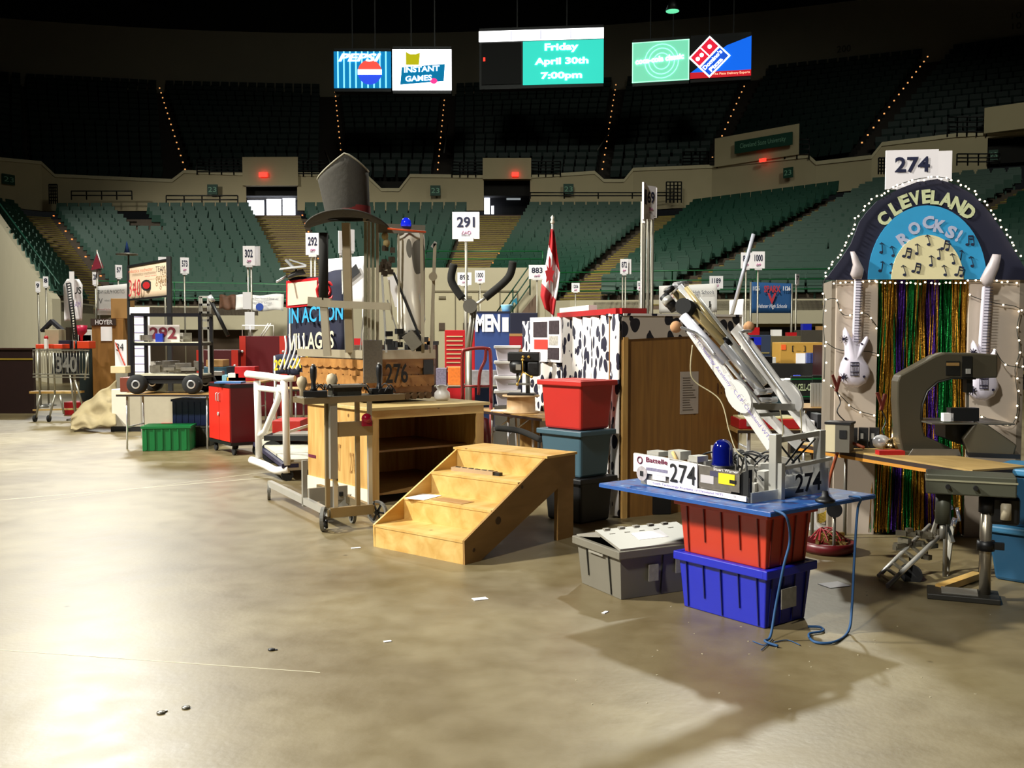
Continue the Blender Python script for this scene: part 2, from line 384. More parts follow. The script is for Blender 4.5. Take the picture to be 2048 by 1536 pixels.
mb.bx(PX(868,32).x,PX(1035,32).x,32.07,32.1,2.93,2.98); mb.build('seam',DL,d)
mb=MB()
for x in (884,932): mb.bx(PX(x-6,32).x,PX(x+6,32).x,32.05,32.1,1.72,1.94)
mb.build('vent',mat('vent brown','4a3a2c',.7),d)
mb=MB(); mb.bx(PX(878,32).x,PX(892,32).x,32.05,32.1,2.72,2.8); mb.bx(PX(926,32).x,PX(944,32).x,32.05,32.1,2.72,2.8); mb.build('door_closer',DL,d)
# sloping end wall of the left stand
a,b=station(0); u=(b-a); u.z=0; u2=u.normalized()
top=[]; mb=MB(); aa=a-u2*.0; n=V((u2.y,-u2.x,0))*-.25
mb.hexa([V((aa.x,aa.y,0)),V((b.x,b.y,0)),V((b.x,b.y,0))+n,V((aa.x,aa.y,0))+n],[V((aa.x,aa.y,2.7)),V((b.x,b.y,8.2)),V((b.x,b.y,8.2))+n,V((aa.x,aa.y,2.7))+n])
n=n*-1; struct(mb,'wall_left',CREAM)
mb=MB()
for k in range(9):
    q=lerp(a,b,k/9+.04); mb.cyl((q.x,q.y,q.z+.1),(q.x,q.y,q.z+.55),.03,6)
mb.tube([(a.x,a.y,3.15),(b.x,b.y,8.6)],.03,6)
struct(mb,'trim_1',mat('dark green rail','0b3a2b',.5,.2))
# guard rails of the lower stand
RAILM=MATS['dark green rail']
def rail(name,pts,h,nb=3,step=1.5,lab=None,m=None,r=.022):
    mb=MB(); pts=[V(p) for p in pts]
    for j in range(nb): mb.tube([p+V((0,0,h*(j+1)/nb)) for p in pts],r,6)
    for p,q in zip(pts[:-1],pts[1:]):
        n=max(1,int((q-p).length/step))
        for k in range(n+1):
            c=lerp(p,q,k/n); mb.cyl(c,c+V((0,0,h)),r,6)
    return one(mb,name,m or RAILM,lab,'railing')
GRN=mat('bright green rail','0f5a2e',.4,.2)
rail('guard_rail',[PX(600,40,2.6)+V((0,-.1,.05))]+[p+V((0,-.1,2.65)) for p in fp[2:0:-1]],.9,3,2.5,'green rail along the front of the left lower stand',GRN)
rail('guard_rail',[PX(1100,32.2,2.65)]+[p+V((0,.1,2.65)) for p in fp[5:7]],.9,3,2.5,'green rail along the front of the right lower stand above the cream band',GRN)
rail('guard_rail',[PX(850,32.3,3.75),PX(1085,32.3,3.75)],.5,2,2.5,'low green rail on top of the centre wall with the double door',GRN)
rail('stair_rail',[PX(992,31.6,1.3),PX(1060,31.4,2.8)],.95,3,.8,'dark stair rail climbing beside the centre wall')
struct(MB().hexa([PX(990,31.8,0),PX(1075,31.8,0),PX(1075,32.2,0),PX(990,32.2,0)],[PX(990,31.8,1.2),PX(1075,31.8,2.9),PX(1075,32.2,2.9),PX(990,32.2,1.2)]),'aisle_stair',STAIR)
# upper deck wall (concourse face) with its notches, at the back of the lower stand
bp=[]
for i in range(len(ST)): q=station(i)[1]; bp.append(q)
def backpt(px,off=2.0):
    # point on the line behind the lower stand at picture column px
    for p,q in zip(bp[:-1],bp[1:]):
        a0=1024+FP*p.x/p.y; a1=1024+FP*q.x/q.y
        if px<=a1 or (q is bp[-1]):
            lo,hi=(-3,1) if p is bp[0] else (0,1)
            for _ in range(40):
                t=(lo+hi)/2; m_=lerp(p,q,t)
                if 1024+FP*m_.x/m_.y<px: lo=t
                else: hi=t
            m_=lerp(p,q,lo); d=V((m_.x,m_.y,0)); return d+d.normalized()*off
    return None
# profile of the parapet: (px, py)
PROF=[(-30,322),(92,333),(118,358),(350,368),(374,350),(440,353),(497,355),(598,355),(735,357),(765,386),(800,386),(822,358),(968,360),(1060,360),(1188,352),(1206,368),(1246,368),(1264,346),(1420,340),(1440,338),(1610,320),(1626,334),(1736,322),(1756,297),(1900,280),(1965,276),(2060,272),(2140,262)]
mb=MB(); cap=MB()
def zat(p,py): return CZ+(667-py)/FP*p.y*1.0
prof=[]
for px,py in PROF:
    q=backpt(px); q.z=zat(q,py); prof.append(q)
OPEN=[(497,598,375,430),(975,1055,362,430),(1440,1512,338,362),(1965,2140,270,310)]
for k,(p,q) in enumerate(zip(prof[:-1],prof[1:])):
    px0,px1=PROF[k][0],PROF[k+1][0]
    d=V((p.x+q.x,p.y+q.y,0)).normalized()*.35
    z0=7.6
    if PROF[k][0]==497 : z0=zat(p,374)
    if PROF[k][0]==968 : z0=zat(p,362)
    if PROF[k][0]==1965: z0=zat(p,280)
    mb.hexa([V((a.x,a.y,z0)) for a in (p,q,q+d,p+d)],[V((a.x,a.y,max(z0+.05,a.z))) for a in (p,q,q+d,p+d)])
    cap.hexa([V((a.x,a.y,a.z)) for a in (p-d*.2,q-d*.2,q+d,p+d)],[V((a.x,a.y,a.z+.16)) for a in (p-d*.2,q-d*.2,q+d,p+d)])
struct(mb,'wall_concourse',mat('concourse wall','b5a684',.85,0,.08,1.2)); CW=MATS['concourse wall']
struct(cap,'trim_2',mat('concourse coping','c0b392',.8))
# vomitory blocks standing through the upper deck
def block(px0,px1,pyt,pyb,off=-.2,depth=.4):
    p=backpt(px0,2.0+off); q=backpt(px1,2.0+off); d=V((p.x+q.x,p.y+q.y,0)).normalized()*depth
    zt=zat(p,pyt); zb_=zat(p,pyb)
    return MB().hexa([V((a.x,a.y,zb_)) for a in (p,q,q+d,p+d)],[V((a.x,a.y,zt)) for a in (p,q,q+d,p+d)])
struct(block(490,600,318,374),'wall_vomitory_left',CW)
struct(block(966,1062,320,361),'wall_vomitory_centre',CW)
struct(block(1425,1592,282,338,-.2),'wall_vomitory_right',CW)
struct(block(1957,2150,222,272,-.2,2),'wall_vomitory_far_right',CW)
# dark lobby behind the openings
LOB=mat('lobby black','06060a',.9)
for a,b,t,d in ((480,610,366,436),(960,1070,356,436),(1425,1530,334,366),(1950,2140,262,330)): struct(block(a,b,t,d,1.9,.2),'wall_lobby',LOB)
DAY=mat('daylight glass','eef2ff',.2,emit=4.0,var=0)
def lit(name,px0,px1,pyt,pyb,m=DAY,off=1.4): return struct(block(px0,px1,pyt,pyb,off,.08),name,m)
o=lit('window_1',499,594,377,391); o=lit('window_2',499,532,403,432); lit('window_3',537,566,401,433); lit('window_4',569,594,399,432)
lit('door_2',499,598,391,401,mat('grey transom','6d6a66',.6),1.45)
lit('window_5',1013,1041,378,402,mat('pale lit opening','aab2b4',.5,emit=.5,var=0)); lit('window_6',969,980,388,430); lit('window_7',983,988,414,430)
lit('window_8',1468,1509,339,344,mat('cool lit window','b9d0ff',.4,emit=1.6,var=0)); lit('window_9',1468,1509,347,352,MATS['cool lit window'])
def onwall(px0,px1,py0,py1,m,label,cat,name,s=None,txtm=None,off=-.35,emit=False):
    p=backpt(px0,2.0+off); q=backpt(px1,2.0+off); z1=zat(p,py0); z0=zat(p,py1)
    u=(q-p).normalized(); t=thing(name,label,cat,(p+q)/2+V((0,0,z0)),math.atan2(u.y,u.x)); W=(q-p).length; H=z1-z0
    MB().bx(-W/2,W/2,-.03,.05,0,H).build('panel',m,t)
    if s: text(s,(-W*.4,-.032,H*.25),(1,0,0),(0,0,1),W*.8,H*.5,txtm,t)
    return t
EX=mat('red exit glow','ff2a1e',.5,emit=2.6,var=0); GS=mat('green section sign','12402f',.6); GL=mat('pale green lettering','7fae93',.6)
onwall(523,539,348,357,EX,'small red lit exit sign above the bright doorway','exit sign','exit_sign')
onwall(1024,1037,348,356,EX,'small red lit exit sign above the dark doorway','exit sign','exit_sign')
onwall(1514,1526,322,328,EX,'tiny red exit sign on the block under the green banner','exit sign','exit_sign',off=-.5)
for k,(x,y,wd) in enumerate([(14,350,24),(420,372,20),(862,374,20),(1126,371,20),(1562,340,18),(1968,305,18)]):
    onwall(x,x+wd,y,y+20,GS,['green section sign at the left end of the concourse wall','green section sign left of the bright doorway','green section sign between hat and dark doorway','green section sign right of the dark doorway','green section sign below the long green banner','green section sign at the far right of the concourse wall'][k],'sign','section_sign','23',GL)
onwall(1465,1578,288,312,GS,'long green banner on the block of the right upper deck','banner','wall_banner','Cleveland State University',GL,off=-.5)
# concourse rails
def crail(px0,px1,py0,py1,nb,lab,off=-.1,bow=0,step=2.0):
    pts=[]
    for k in range(5):
        x=lerp(px0,px1,k/4); q=backpt(x,2.0+off-bow*math.sin(math.pi*k/4)); q.z=zat(q,py1); pts.append(q)
    h=zat(pts[0],py0)-zat(pts[0],py1)
    rail('guard_rail',pts,h,nb,step,lab,MATS['black rail'],.03)
mat('black rail','0d0d0c',.5,.3)
crail(400,497,322,353,5,'curved black rail left of the bright doorway')
crail(594,660,325,357,5,'curved black rail right of the bright doorway, behind the hat')
crail(905,968,328,358,5,'curved black rail left of the dark doorway')
crail(1062,1120,327,357,5,'curved black rail right of the dark doorway')
crail(1362,1430,308,340,5,'curved black rail left of the green banner block')
crail(1516,1612,285,322,4,'straight black rail in front of the green banner')
crail(1885,1962,240,278,4,'curved black rail at the far right of the upper deck')
def lrail(px0,px1,py0,py1,nb,lab): crail(px0,px1,py0,py1,nb,lab,-1.6)
lrail(150,270,385,402,2,'two-bar black rail above the left lower stand'); lrail(338,480,394,410,2,'two-bar black rail left of the bright doorway stairs')
lrail(1060,1330,388,400,2,'long two-bar black rail behind the flag'); lrail(106,122,372,410,6,'black gate rail at the top of the left aisle')
lrail(1330,1360,367,408,6,'black gate rail at the top of the aisle behind sign 69'); lrail(1750,1772,320,352,5,'black gate rail left of sign 274'); lrail(1905,1990,312,335,3,'black rail right of sign 274')
# ---------------- upper deck ----------------
CX,CY,RR=-10,-8.5,73.0
def circ(px,rad=RR):
    a=(px-1024)/FP; lo,hi=10,90
    for _ in range(50):
        y=(lo+hi)/2; x=a*y
        if (x-CX)**2+(y-CY)**2<rad*rad: lo=y
        else: hi=y
    return V((a*lo,lo,0))
UZ0,UZ1,UN=8.6,16.6,16
USEC=[(-60,64,-60,56),(70,330,62,322),(392,640,335,645),(700,865,682,885),(905,1190,912,1222),(1215,1395,1250,1486),(1420,1690,1530,1838),(1735,2040,1895,2230),(2090,2500,2280,2700)]
ULS={(2,0):'right of the far left upper seats',(3,0):'left of the seats above the hat',(3,1):'right of the seats above the hat',(4,1):'right of the seats above the dark doorway',(5,1):'under the pizza screen',(6,1):'above the green banner',(7,1):'in the far right upper corner'}
upper=MB(); utier=MB(); ulight=[]; us=0
blobs=[MB() for _ in USEC]
for k,(f0,f1,b0,b1) in enumerate(USEC):
    FL,FR=backpt(f0,2.6),backpt(f1,2.6); BL,BR=circ(b0),circ(b1)
    if FL is None or FR is None: continue
    dz=(UZ1-UZ0)/UN
    for r in range(UN):
        t=r/UN; t2=(r+1)/UN; z=UZ0+dz*(r+1)
        p=[lerp(FL,BL,t),lerp(FR,BR,t),lerp(FR,BR,t2),lerp(FL,BL,t2)]
        utier.hexa([V((q.x,q.y,z-dz*1.4)) for q in p],[V((q.x,q.y,z)) for q in p])
        L_,R_=lerp(FL,BL,t+.3/UN),lerp(FR,BR,t+.3/UN); W=(R_-L_).length; n=int(W/.54); u=(R_-L_).normalized(); yaw=math.atan2(u.y,u.x)
        for j in range(n):
            q=L_+u*((j+.5)/n*W); px=1024+FP*q.x/q.y
            if -40<px<2090:
                b=seat_mb(Matrix.Translation(V((q.x,q.y,z)))@Matrix.Rotation(yaw,4,'Z'),1); blobs[k].add(b.v,b.f)
        if r>0:
            for e,sd in ((L_-u*.25,0),(R_+u*.25,1)):
                if (k,sd) in ULS: ulight.append((V((e.x,e.y,z+.25)),k,sd,r))
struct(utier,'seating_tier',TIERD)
# sloped dark stairs filling the gaps between upper sections
mb=MB()
for k in range(len(USEC)-1):
    f0=backpt(USEC[k][1],2.6); f1=backpt(USEC[k+1][0],2.6); b0=circ(USEC[k][3]); b1=circ(USEC[k+1][2])
    if f0 is None or f1 is None: continue
    for r in range(UN*2):
        t=r/(UN*2); t2=(r+1)/(UN*2); z=UZ0+(UZ1-UZ0)*(r+1)/(UN*2)
        p=[lerp(f0,b0,t),lerp(f1,b1,t),lerp(f1,b1,t2),lerp(f0,b0,t2)]
        mb.hexa([V((q.x,q.y,z-.5)) for q in p],[V((q.x,q.y,z)) for q in p])
struct(mb,'aisle_stair',mat('dimmed stair concrete','2a241f',.9))  # stair colour darkened to hold the dimness of the upper deck
nm=['at the very left edge','','at the far left','left of the bright doorway','directly above the top hat','above the dark doorway','left of the green banner','above the green banner','above sign 274','at the far right edge']
for k,b in enumerate(blobs):
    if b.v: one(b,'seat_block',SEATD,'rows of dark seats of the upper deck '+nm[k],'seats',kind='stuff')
AMB=mat('amber step light','ffb066',.5,emit=.8,var=0)
base=None
for q,k,sd,r in ulight:
    px=1024+FP*q.x/q.y
    if not(0<px<2048): continue
    if base is None: base=one(MB().box((0,0,0),(.06,.05,.06)),'aisle_light',AMB,'x','light'); o=base
    else: o=base.copy(); COL.objects.link(o)
    o.location=q; tag(o,'tiny amber step light, %s from the bottom, %s'%(ORD[r-1],ULS[(k,sd)]),'light','amber step lights '+ULS[(k,sd)])
AM2=mat('orange step light','ff8a3c',.5,emit=1.0,var=0); base=None
for i in range(1,len(ST)-1):
    f,b=secs[i][0],secs[i][2]
    if ST[i][0]>1650: continue
    wh=['','leftmost aisle','aisle under the bright doorway','aisle under the dark doorway','aisle right of the flag','aisle behind the slanted pole'][i]
    for n_,r in enumerate(range(2,NR,2)):
        q=lerp(f,b,(r+.5)/NR); q=V((q.x,q.y,ZF+(ZB-ZF)/NR*r+.35))
        if base is None: base=one(MB().box((0,0,0),(.06,.05,.05)),'aisle_light',AM2,'x','light'); o=base
        else: o=base.copy(); COL.objects.link(o)
        o.location=q; tag(o,'tiny orange step light, %s up the %s'%(ORD[n_],wh),'light','orange step lights of the '+wh)
# upper back wall
mb=MB(); pts=[circ(x,RR+.3) for x in range(-700,2900,60)]
for p,q in zip(pts[:-1],pts[1:]):
    d=V((p.x+q.x,p.y+q.y,0)).normalized()*.4
    mb.hexa([V((a.x,a.y,UZ1-.6)) for a in (p,q,q+d,p+d)],[V((a.x,a.y,20.8)) for a in (p,q,q+d,p+d)])
struct(mb,'wall_back',DIMW)
mb=MB()
for p,q in zip(pts[:-1],pts[1:]):
    d=V((p.x+q.x,p.y+q.y,0)).normalized()*.4
    mb.hexa([V((a.x,a.y,20.8)) for a in (p,q,q+d,p+d)],[V((a.x,a.y,26)) for a in (p,q,q+d,p+d)])
struct(mb,'wall_back_upper',CEIL)
WN=mat('grey stencil','3b372f',.9)
def wallnum(s,px,py,w,h,lab):
    p=circ(px,RR-.05); q=circ(px+w,RR-.05); z=CZ+(667-py)/FP*p.y; u=(q-p).normalized()
    t=MB(); text(s,V((p.x,p.y,z)),u,(0,0,1),(q-p).length,h*p.y/FP,None,parent=t); one(t,'wall_number',WN,lab,'number')
wallnum('236',1068,190,26,14,'grey number 236 painted under the centre scoreboard'); wallnum('238',1372,174,24,10,'upper grey number 238 under the pizza screen')
wallnum('139',1372,188,24,10,'lower grey number 139 under the pizza screen'); wallnum('200',1664,115,27,13,'grey number 200 on the upper wall right of the screens')
wallnum('101',2006,50,28,12,'upper grey number 101 at the right end of the upper wall'); wallnum('101',2008,70,26,12,'lower grey number 101 at the right end of the upper wall'); wallnum('117',778,200,22,12,'faint grey number under the left screens')
# stand handrails in the upper aisles
for k,(x0,y0,x1,y1) in enumerate([(670,262,684,300),(650,300,662,330),(896,248,888,305),(910,300,903,345),(1158,296,1128,330),(1222,260,1195,300)]):
    a=backpt(x0 if k<99 else x0,6.5); 
    p=P(x0,y0,a.y*1.02); q=P(x1,y1,a.y*.97)
    one(MB().tube([p,q],.035,6),'handrail',STEEL,['pale handrail high in the aisle left of the seats above the hat','lower pale handrail in the aisle left of the hat','pale handrail right of the seats above the hat','lower pale handrail right of the hat','pale handrail right of the dark doorway','upper pale handrail under the centre scoreboard right end'][k],'handrail')
# ---------------- scoreboards ----------------
def em(name,h,s=1.6): return mat(name,h,.5,emit=s,var=0,spec=0)
SW=em('screen white','ffffff',3); STL=em('screen teal','35c9b5',1.0); SBL=em('screen blue','2a6ce0',1.0); SGR=em('screen green','7fe0b8',.75)
def panel(name,lab,cat,px0,px1,yl,yr,pyt,pyb,frame=True):
    p=P(px0,pyb,yl); q=P(px1,pyb,yr); q.z=p.z; H=(pyb-pyt)/FP*yl; u=(q-p); W=u.length
    t=thing(name,lab,cat,p,math.atan2(u.y,u.x)); 
    if frame: MB().bx(.01,W-.01,.06,.6,-.15,H+.15).build('housing',BLACK,t)
    MB().bx(W*.3,W*.3+.05,.3,.35,H+.14,26-p.z).bx(W*.7,W*.7+.05,.3,.35,H+.14,26-p.z).build('hanger',BLACK,t)
    return t,W,H
def scr(t,x0,x1,z0,z1,m,name='screen',y=0.0): return MB().bx(x0,x1,y,.06,z0,z1).build(name,m,t)
t,W,H=panel('scoreboard','left scoreboard screen with blue stripes and a round badge','screen',668,782,46,46,105,176)
scr(t,0,W,0,H,em('screen deep teal','1273a8',1.0))
mb=MB()
for k in range(9): mb.bx(W*(.06+k*.105),W*(.085+k*.105),-.01,0,0,H)
mb.build('stripe',em('stripe pale','7fd6ff',1.4),t)
MB().cyl((W*.63,-.02,H*.42),(W*.63,-.005,H*.42),H*.33,28).build('badge',em('badge blue','2a46c8',1.2),t)
mb=MB(); mb.prism([(H*.33*math.cos(a),H*.33*math.sin(a)) for a in [math.pi*k/14 for k in range(15)]],(W*.63,-.022,H*.44),(1,0,0),(0,0,1),-.01); mb.build('badge_top',em('badge red','e0483c',1.2),t)
MB().bx(W*.42,W*.84,-.04,-.025,H*.36,H*.5).build('badge_band',SW,t)
text('PEPSI',(W*.08,-.03,H*.72),(1,0,0),(0,0,1),W*.75,H*.22,SW,t,bold=.03,shear=.3)
t,W,H=panel('scoreboard','white scoreboard screen with yellow badge and teal INSTANT GAMES panel','screen',785,903,46,46,101,180)
scr(t,0,W,0,H,SW)
mb=MB(); mb.prism([(0,.07),(.74,.16),(.76,.58),(.03,.5)],(W*.13,-.01,H*.06),(W,0,0),(0,0,H),-.01); mb.build('panel',em('panel teal','0f6f9a',.9),t)
MB().prism([(0,0),(.22,0),(.24,.3),(.17,.26),(.07,.26),(0,.32)],(W*.23,-.012,H*.62),(W,0,0),(0,0,H),-.01).build('badge',em('badge yellow','b9b41a',.8),t)
text('INSTANT',(W*.2,-.03,H*.42),(1,0,.05),(0,0,1),W*.6,H*.14,em('pale lettering','dff2ff',1.6),t,bold=.03); text('GAMES',(W*.22,-.03,H*.2),(1,0,.05),(0,0,1),W*.45,H*.14,MATS['pale lettering'],t,bold=.03)
MB().sph((W*.7,-.01,H*.22),H*.09,10,(1,.1,.8)).build('splash',em('splash pink','f0357c',1.3),t)
t,W,H=panel('scoreboard','large centre scoreboard with white top strip and teal date screen','screen',958,1207,47,46.4,66,172)
scr(t,0,W,H*.81,H,SW,'light_strip'); scr(t,W*.355,W,0,H*.79,STL)
MB().bx(W*.02,W*.34,0,.05,H*.02,H*.78).build('dark_panel',mat('score panel','0b0b0d',.6),t)
mb=MB()
for k in (.26,.5,.74): mb.bx(W*k-.02,W*k+.02,-.01,.0,H*.82,H*.99)
mb.build('divider',em('divider grey','8f8fb0',1),t)
LT=em('soft white letters','c8fff0',2)
text('Friday',(W*.53,-.02,H*.57),(1,0,0),(0,0,1),W*.27,H*.17,LT,t,bold=.04); text('April 30th',(W*.45,-.02,H*.32),(1,0,0),(0,0,1),W*.43,H*.16,LT,t,bold=.04); text('7:00pm',(W*.5,-.02,H*.06),(1,0,0),(0,0,1),W*.33,H*.16,LT,t,bold=.04)
MB().bx(W*.035,W*.05,-.01,.0,H*.45,H*.52).build('red_digit',EX,t)
t,W,H=panel('scoreboard','pale green scoreboard screen with a ring emblem','screen',1264,1378,46,45.4,88,166)
scr(t,0,W,0,H,SGR)
mb=MB(); mb.bx(0,W,-.01,0,0,H*.02).bx(0,W,-.01,0,H*.98,H).bx(0,W*.015,-.01,0,0,H).bx(W*.985,W,-.01,0,0,H); mb.build('border',em('border pale','b9ffd9',1),t)
mb=MB()
for r in (.2,.32,.42): mb.tube([(W*.52+H*r*math.cos(a),-.012,H*.5+H*r*math.sin(a)) for a in [2*math.pi*k/24 for k in range(24)]],.02,4,closed=True)
mb.build('emblem',em('emblem pale','a8ffe0',1.1),t); text('coca-cola classic',(W*.06,-.03,H*.45),(1,0,.06),(0,0,1),W*.85,H*.14,SW,t,bold=.03)
t,W,H=panel('scoreboard','blue and red scoreboard screen with the pizza diamond','screen',1380,1502,45.4,44.8,80,158)
scr(t,0,W,0,H,mat('screen off','08080a',.5))
MB().prism([(0,.1),(1,.1),(1,.98),(.6,.78),(0,.14)],(0,-.006,0),(W,0,0),(0,0,H),-.01).build('blue_field',em('field blue','1563e0',.9),t)
MB().bx(0,W,-.022,-.01,0,H*.15).build('red_band',em('band red','c4242c',.8),t); text('The Pizza Delivery Experts',(W*.38,-.03,H*.045),(1,0,0),(0,0,1),W*.6,H*.07,em('cream letters','f3d9b0',1.2),t)
s_=H*.44; cx_,cz_=W*.32,H*.52; c45=math.sqrt(.5)
e1=V((c45,0,c45)); e2=V((c45,0,-c45)); o0=V((cx_,-.03,cz_))
# diamond: e1 up-right, e2 down-right
D=H*.73
def dq(a0,a1,b0,b1,m,nmn,y): 
    o=V((cx_,y,cz_)); pl=[o+e1*((a-.5)*D)+e2*((b-.5)*D) for a,b in((a0,b0),(a1,b0),(a1,b1),(a0,b1))]
    mb=MB(); mb.hexa([p+V((0,.012,0)) for p in pl],pl); mb.build(nmn,m,t)
RDm=em('diamond red','d32238',1.0)
dq(0,1,0,1,SW,'diamond',-.03); dq(.05,.49,.05,.47,RDm,'red_square',-.045); dq(.53,.95,.05,.47,RDm,'red_square',-.045); dq(.05,.95,.53,.95,em('diamond blue','1d4fc0',1.0),'blue_half',-.045)
for a,b in ((.74,.26),(.18,.26),(.36,.26)):
    c=V((cx_,-.05,cz_))+e1*((a-.5)*D)+e2*((b-.5)*D); MB().cyl(c,c+V((0,-.01,0)),D*.07,14).build('dot',SW,t)
c=V((cx_,-.06,cz_))+e1*(-.42*D)+e2*(.22*D)
text("Domino's",c,e1,-e2,D*.82,D*.15,SW,t,bold=.03); text('Pizza',c+e2*(.2*D)+e1*(.1*D),e1,-e2,D*.55,D*.14,SW,t,bold=.03)
# pendant lamp
q=P(1345,22,40); t=thing('pendant_lamp','small hanging roof lamp above the pizza screen','lamp',q)
MB().lathe([(.02,.5),(.1,.45),(.28,0)],n=14).cyl((0,0,.45),(0,0,26-q.z),.015,5).build('shade',BLACK,t); MB().lathe([(0,.06),(.26,.02),(.26,-.02),(0,-.06)],n=14).build('lens',em('greenish lamp','7affc0',.7),t)
# ================= FOREGROUND =================
def near_frame(name,label,cat,px,py,th,z=0.0,group=None):
    """thing whose local origin is its near corner; +x runs right/back, +y runs left/back"""
    g=G(px,py,z); t=thing(name,label,cat,g,R(th),group); t['_n']=0; del t['_n']; t_g[t.name]=(g,th); return t
t_g={}
def length_to(t,px,left=False,z=None,off=(0,0)):
    """distance along local +x (or +y) from the origin to picture column px"""
    g,th=t_g[t.name]; a=(px-1024)/FP; T=Matrix.Rotation(R(th),3,'Z'); g=g+T@V((off[0],off[1],0))
    zz=g.z if z is None else z
    d=T@(V((0,1,0)) if left else V((1,0,0))); k=cp; c0=-(zz-CZ)*sp
    return (a*(g.y*k+c0)-g.x)/(d.x-a*d.y*k)
# ---- attached-lid crates ----
def crate(t,lx,ly,h,m,z=0.0,taper=.025,ribs=True,dark=None,open_=False,nrx=4,nry=5):
    mb=MB(); tp=taper
    b=[V((tp,tp,z)),V((lx-tp,tp,z)),V((lx-tp,ly-tp,z)),V((tp,ly-tp,z))]; u=[V((0,0,z+h)),V((lx,0,z+h)),V((lx,ly,z+h)),V((0,ly,z+h))]
    if open_:
        for i in range(4):
            j=(i+1)%4; c=V((lx/2,ly/2,0)); k=.03
            bi=[b[i],b[j],lerp(b[j],V((c.x,c.y,z)),k),lerp(b[i],V((c.x,c.y,z)),k)]; ui=[u[i],u[j],lerp(u[j],V((c.x,c.y,z+h)),k),lerp(u[i],V((c.x,c.y,z+h)),k)]
            mb.hexa(bi,ui)
        mb.hexa(b,[p+V((0,0,.015)) for p in b])
    else: mb.hexa(b,u)
    body=mb.build('body',m,t,bevel=.006)
    mb=MB(); e=.022; zz=z+h-.045
    mb.bx(-e,lx+e,-e,0.012,zz,z+h+.004).bx(-e,lx+e,ly-.012,ly+e,zz,z+h+.004).bx(-e,.012,0,ly,zz,z+h+.004).bx(lx-.012,lx+e,0,ly,zz,z+h+.004)
    mb.build('rim',m,t,bevel=.005)
    if ribs:
        mb=MB()
        for i in range(nry):
            y=ly*(i+.5)/nry; zb=z+.01 if i%2==0 else z+h*.25
            mb.bar((lerp(tp,0,(zb-z)/h)-.004,y,zb),(-.004,y,zz+.01),.006,.007)
            mb.bar((lx-lerp(tp,0,(zb-z)/h)+.004,y,zb),(lx+.004,y,zz+.01),.006,.007)
        for i in range(nrx):
            x=lx*(i+.5)/nrx; zb=z+.01
            mb.bar((x,tp-.004,zb),(x,-.004,zz+.01),.007,.006)
        mb.build('rib',dark or m,t)
    return body
BLUED=mat('blue rib shade','0c1256',.45); ORD_=mat('orange rib shade','6e1a10',.5); GRYD=mat('grey rib shade','26241f',.6)  # darker copies for the ribs: groove shade put into the colour
t=near_frame('storage_crate','blue plastic tote crate standing on the floor under the orange one','crate',1531,1262,38)
LX=length_to(t,1622); LY=length_to(t,1356,True); CB=(t,LX,LY); H1=.325
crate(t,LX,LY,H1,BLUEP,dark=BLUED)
MB().bx(LX*.28,LX*.6,-.018,-.012,.10,.21).build('shipping_label',mat('smudged label','8f8a80',.8,0,.3,30),t)
blueT=t
g,th=t_g[t.name]
t=thing('storage_crate','orange-red plastic tote crate on the blue crate under the blue board','crate',g+V((0,0,H1)),R(38)); t_g[t.name]=(g+V((0,0,H1)),38)
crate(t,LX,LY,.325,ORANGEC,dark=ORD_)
# ---- blue board ----
ZT=.66
def bpaint():
    m,nt,b=newmat('scuffed blue paint'); N=nt.nodes;L=nt.links; tc=N.new('ShaderNodeTexCoord'); n=N.new('ShaderNodeTexNoise'); n.inputs['Scale'].default_value=14; n.inputs['Detail'].default_value=9
    L.new(tc.outputs['Object'],n.inputs['Vector']); c=N.new('ShaderNodeValToRGB'); e=c.color_ramp.elements
    e[0].position=.3; e[0].color=hexc('4d2f4c'); e[1].position=.47; e[1].color=hexc('1a488c'); x=e.new(.62); x.color=hexc('245796'); x=e.new(.7); x.color=hexc('8fa9c8')
    L.new(n.outputs[0],c.inputs[0]); L.new(c.outputs[0],b.inputs['Base Color']); b.inputs['Roughness'].default_value=.4; return m
t=near_frame('blue_board','scuffed blue painted board laid across the orange crate','board',1541,1025,38,ZT+.02)
BX=length_to(t,1750); BY=length_to(t,1199,True)
mb=MB(); mb.bx(0,BX,0,BY,-.022,0); mb.build('top',bpaint(),t,bevel=.004); MB().bx(-.004,BX,-.004,0,-.024,-.004).bx(-.004,0,0,BY,-.024,-.004).build('edge',mat('blue edge','1f4f96',.5,0,.3,30),t)
boardT=t; ZB_=ZT+.02
# rope
ROPE=mat('blue rope','1f4a78',.7)
def wp(px,py,Y): return P(px,py,Y)
a=G(1556,1022,ZB_+.01); a2=G(1705,996,ZB_+.01)
mb=MB()
def sm_(pts,n=6):
    out=[]
    for i in range(len(pts)-1):
        p0=pts[max(i-1,0)];p1=pts[i];p2=pts[i+1];p3=pts[min(i+2,len(pts)-1)]
        for k in range(n):
            t=k/n; out.append(.5*((2*p1)+(p2-p0)*t+(2*p0-5*p1+4*p2-p3)*t*t+(3*p1-p0-3*p2+p3)*t**3))
    return out+[pts[-1]]
rp=[a+V((-.01,.03,0)),G(1570,1029,ZB_)+V((0,-.03,-.01)),wp(1580,1080,5.12),wp(1568,1130,5.12),wp(1552,1210,5.14),G(1541,1272,.03),G(1530,1282,.02),G(1556,1292,.01)]
one(MB().tube(sm_(rp),.007,6),'rope',ROPE,'blue rope hanging from the near edge of the blue board','rope')
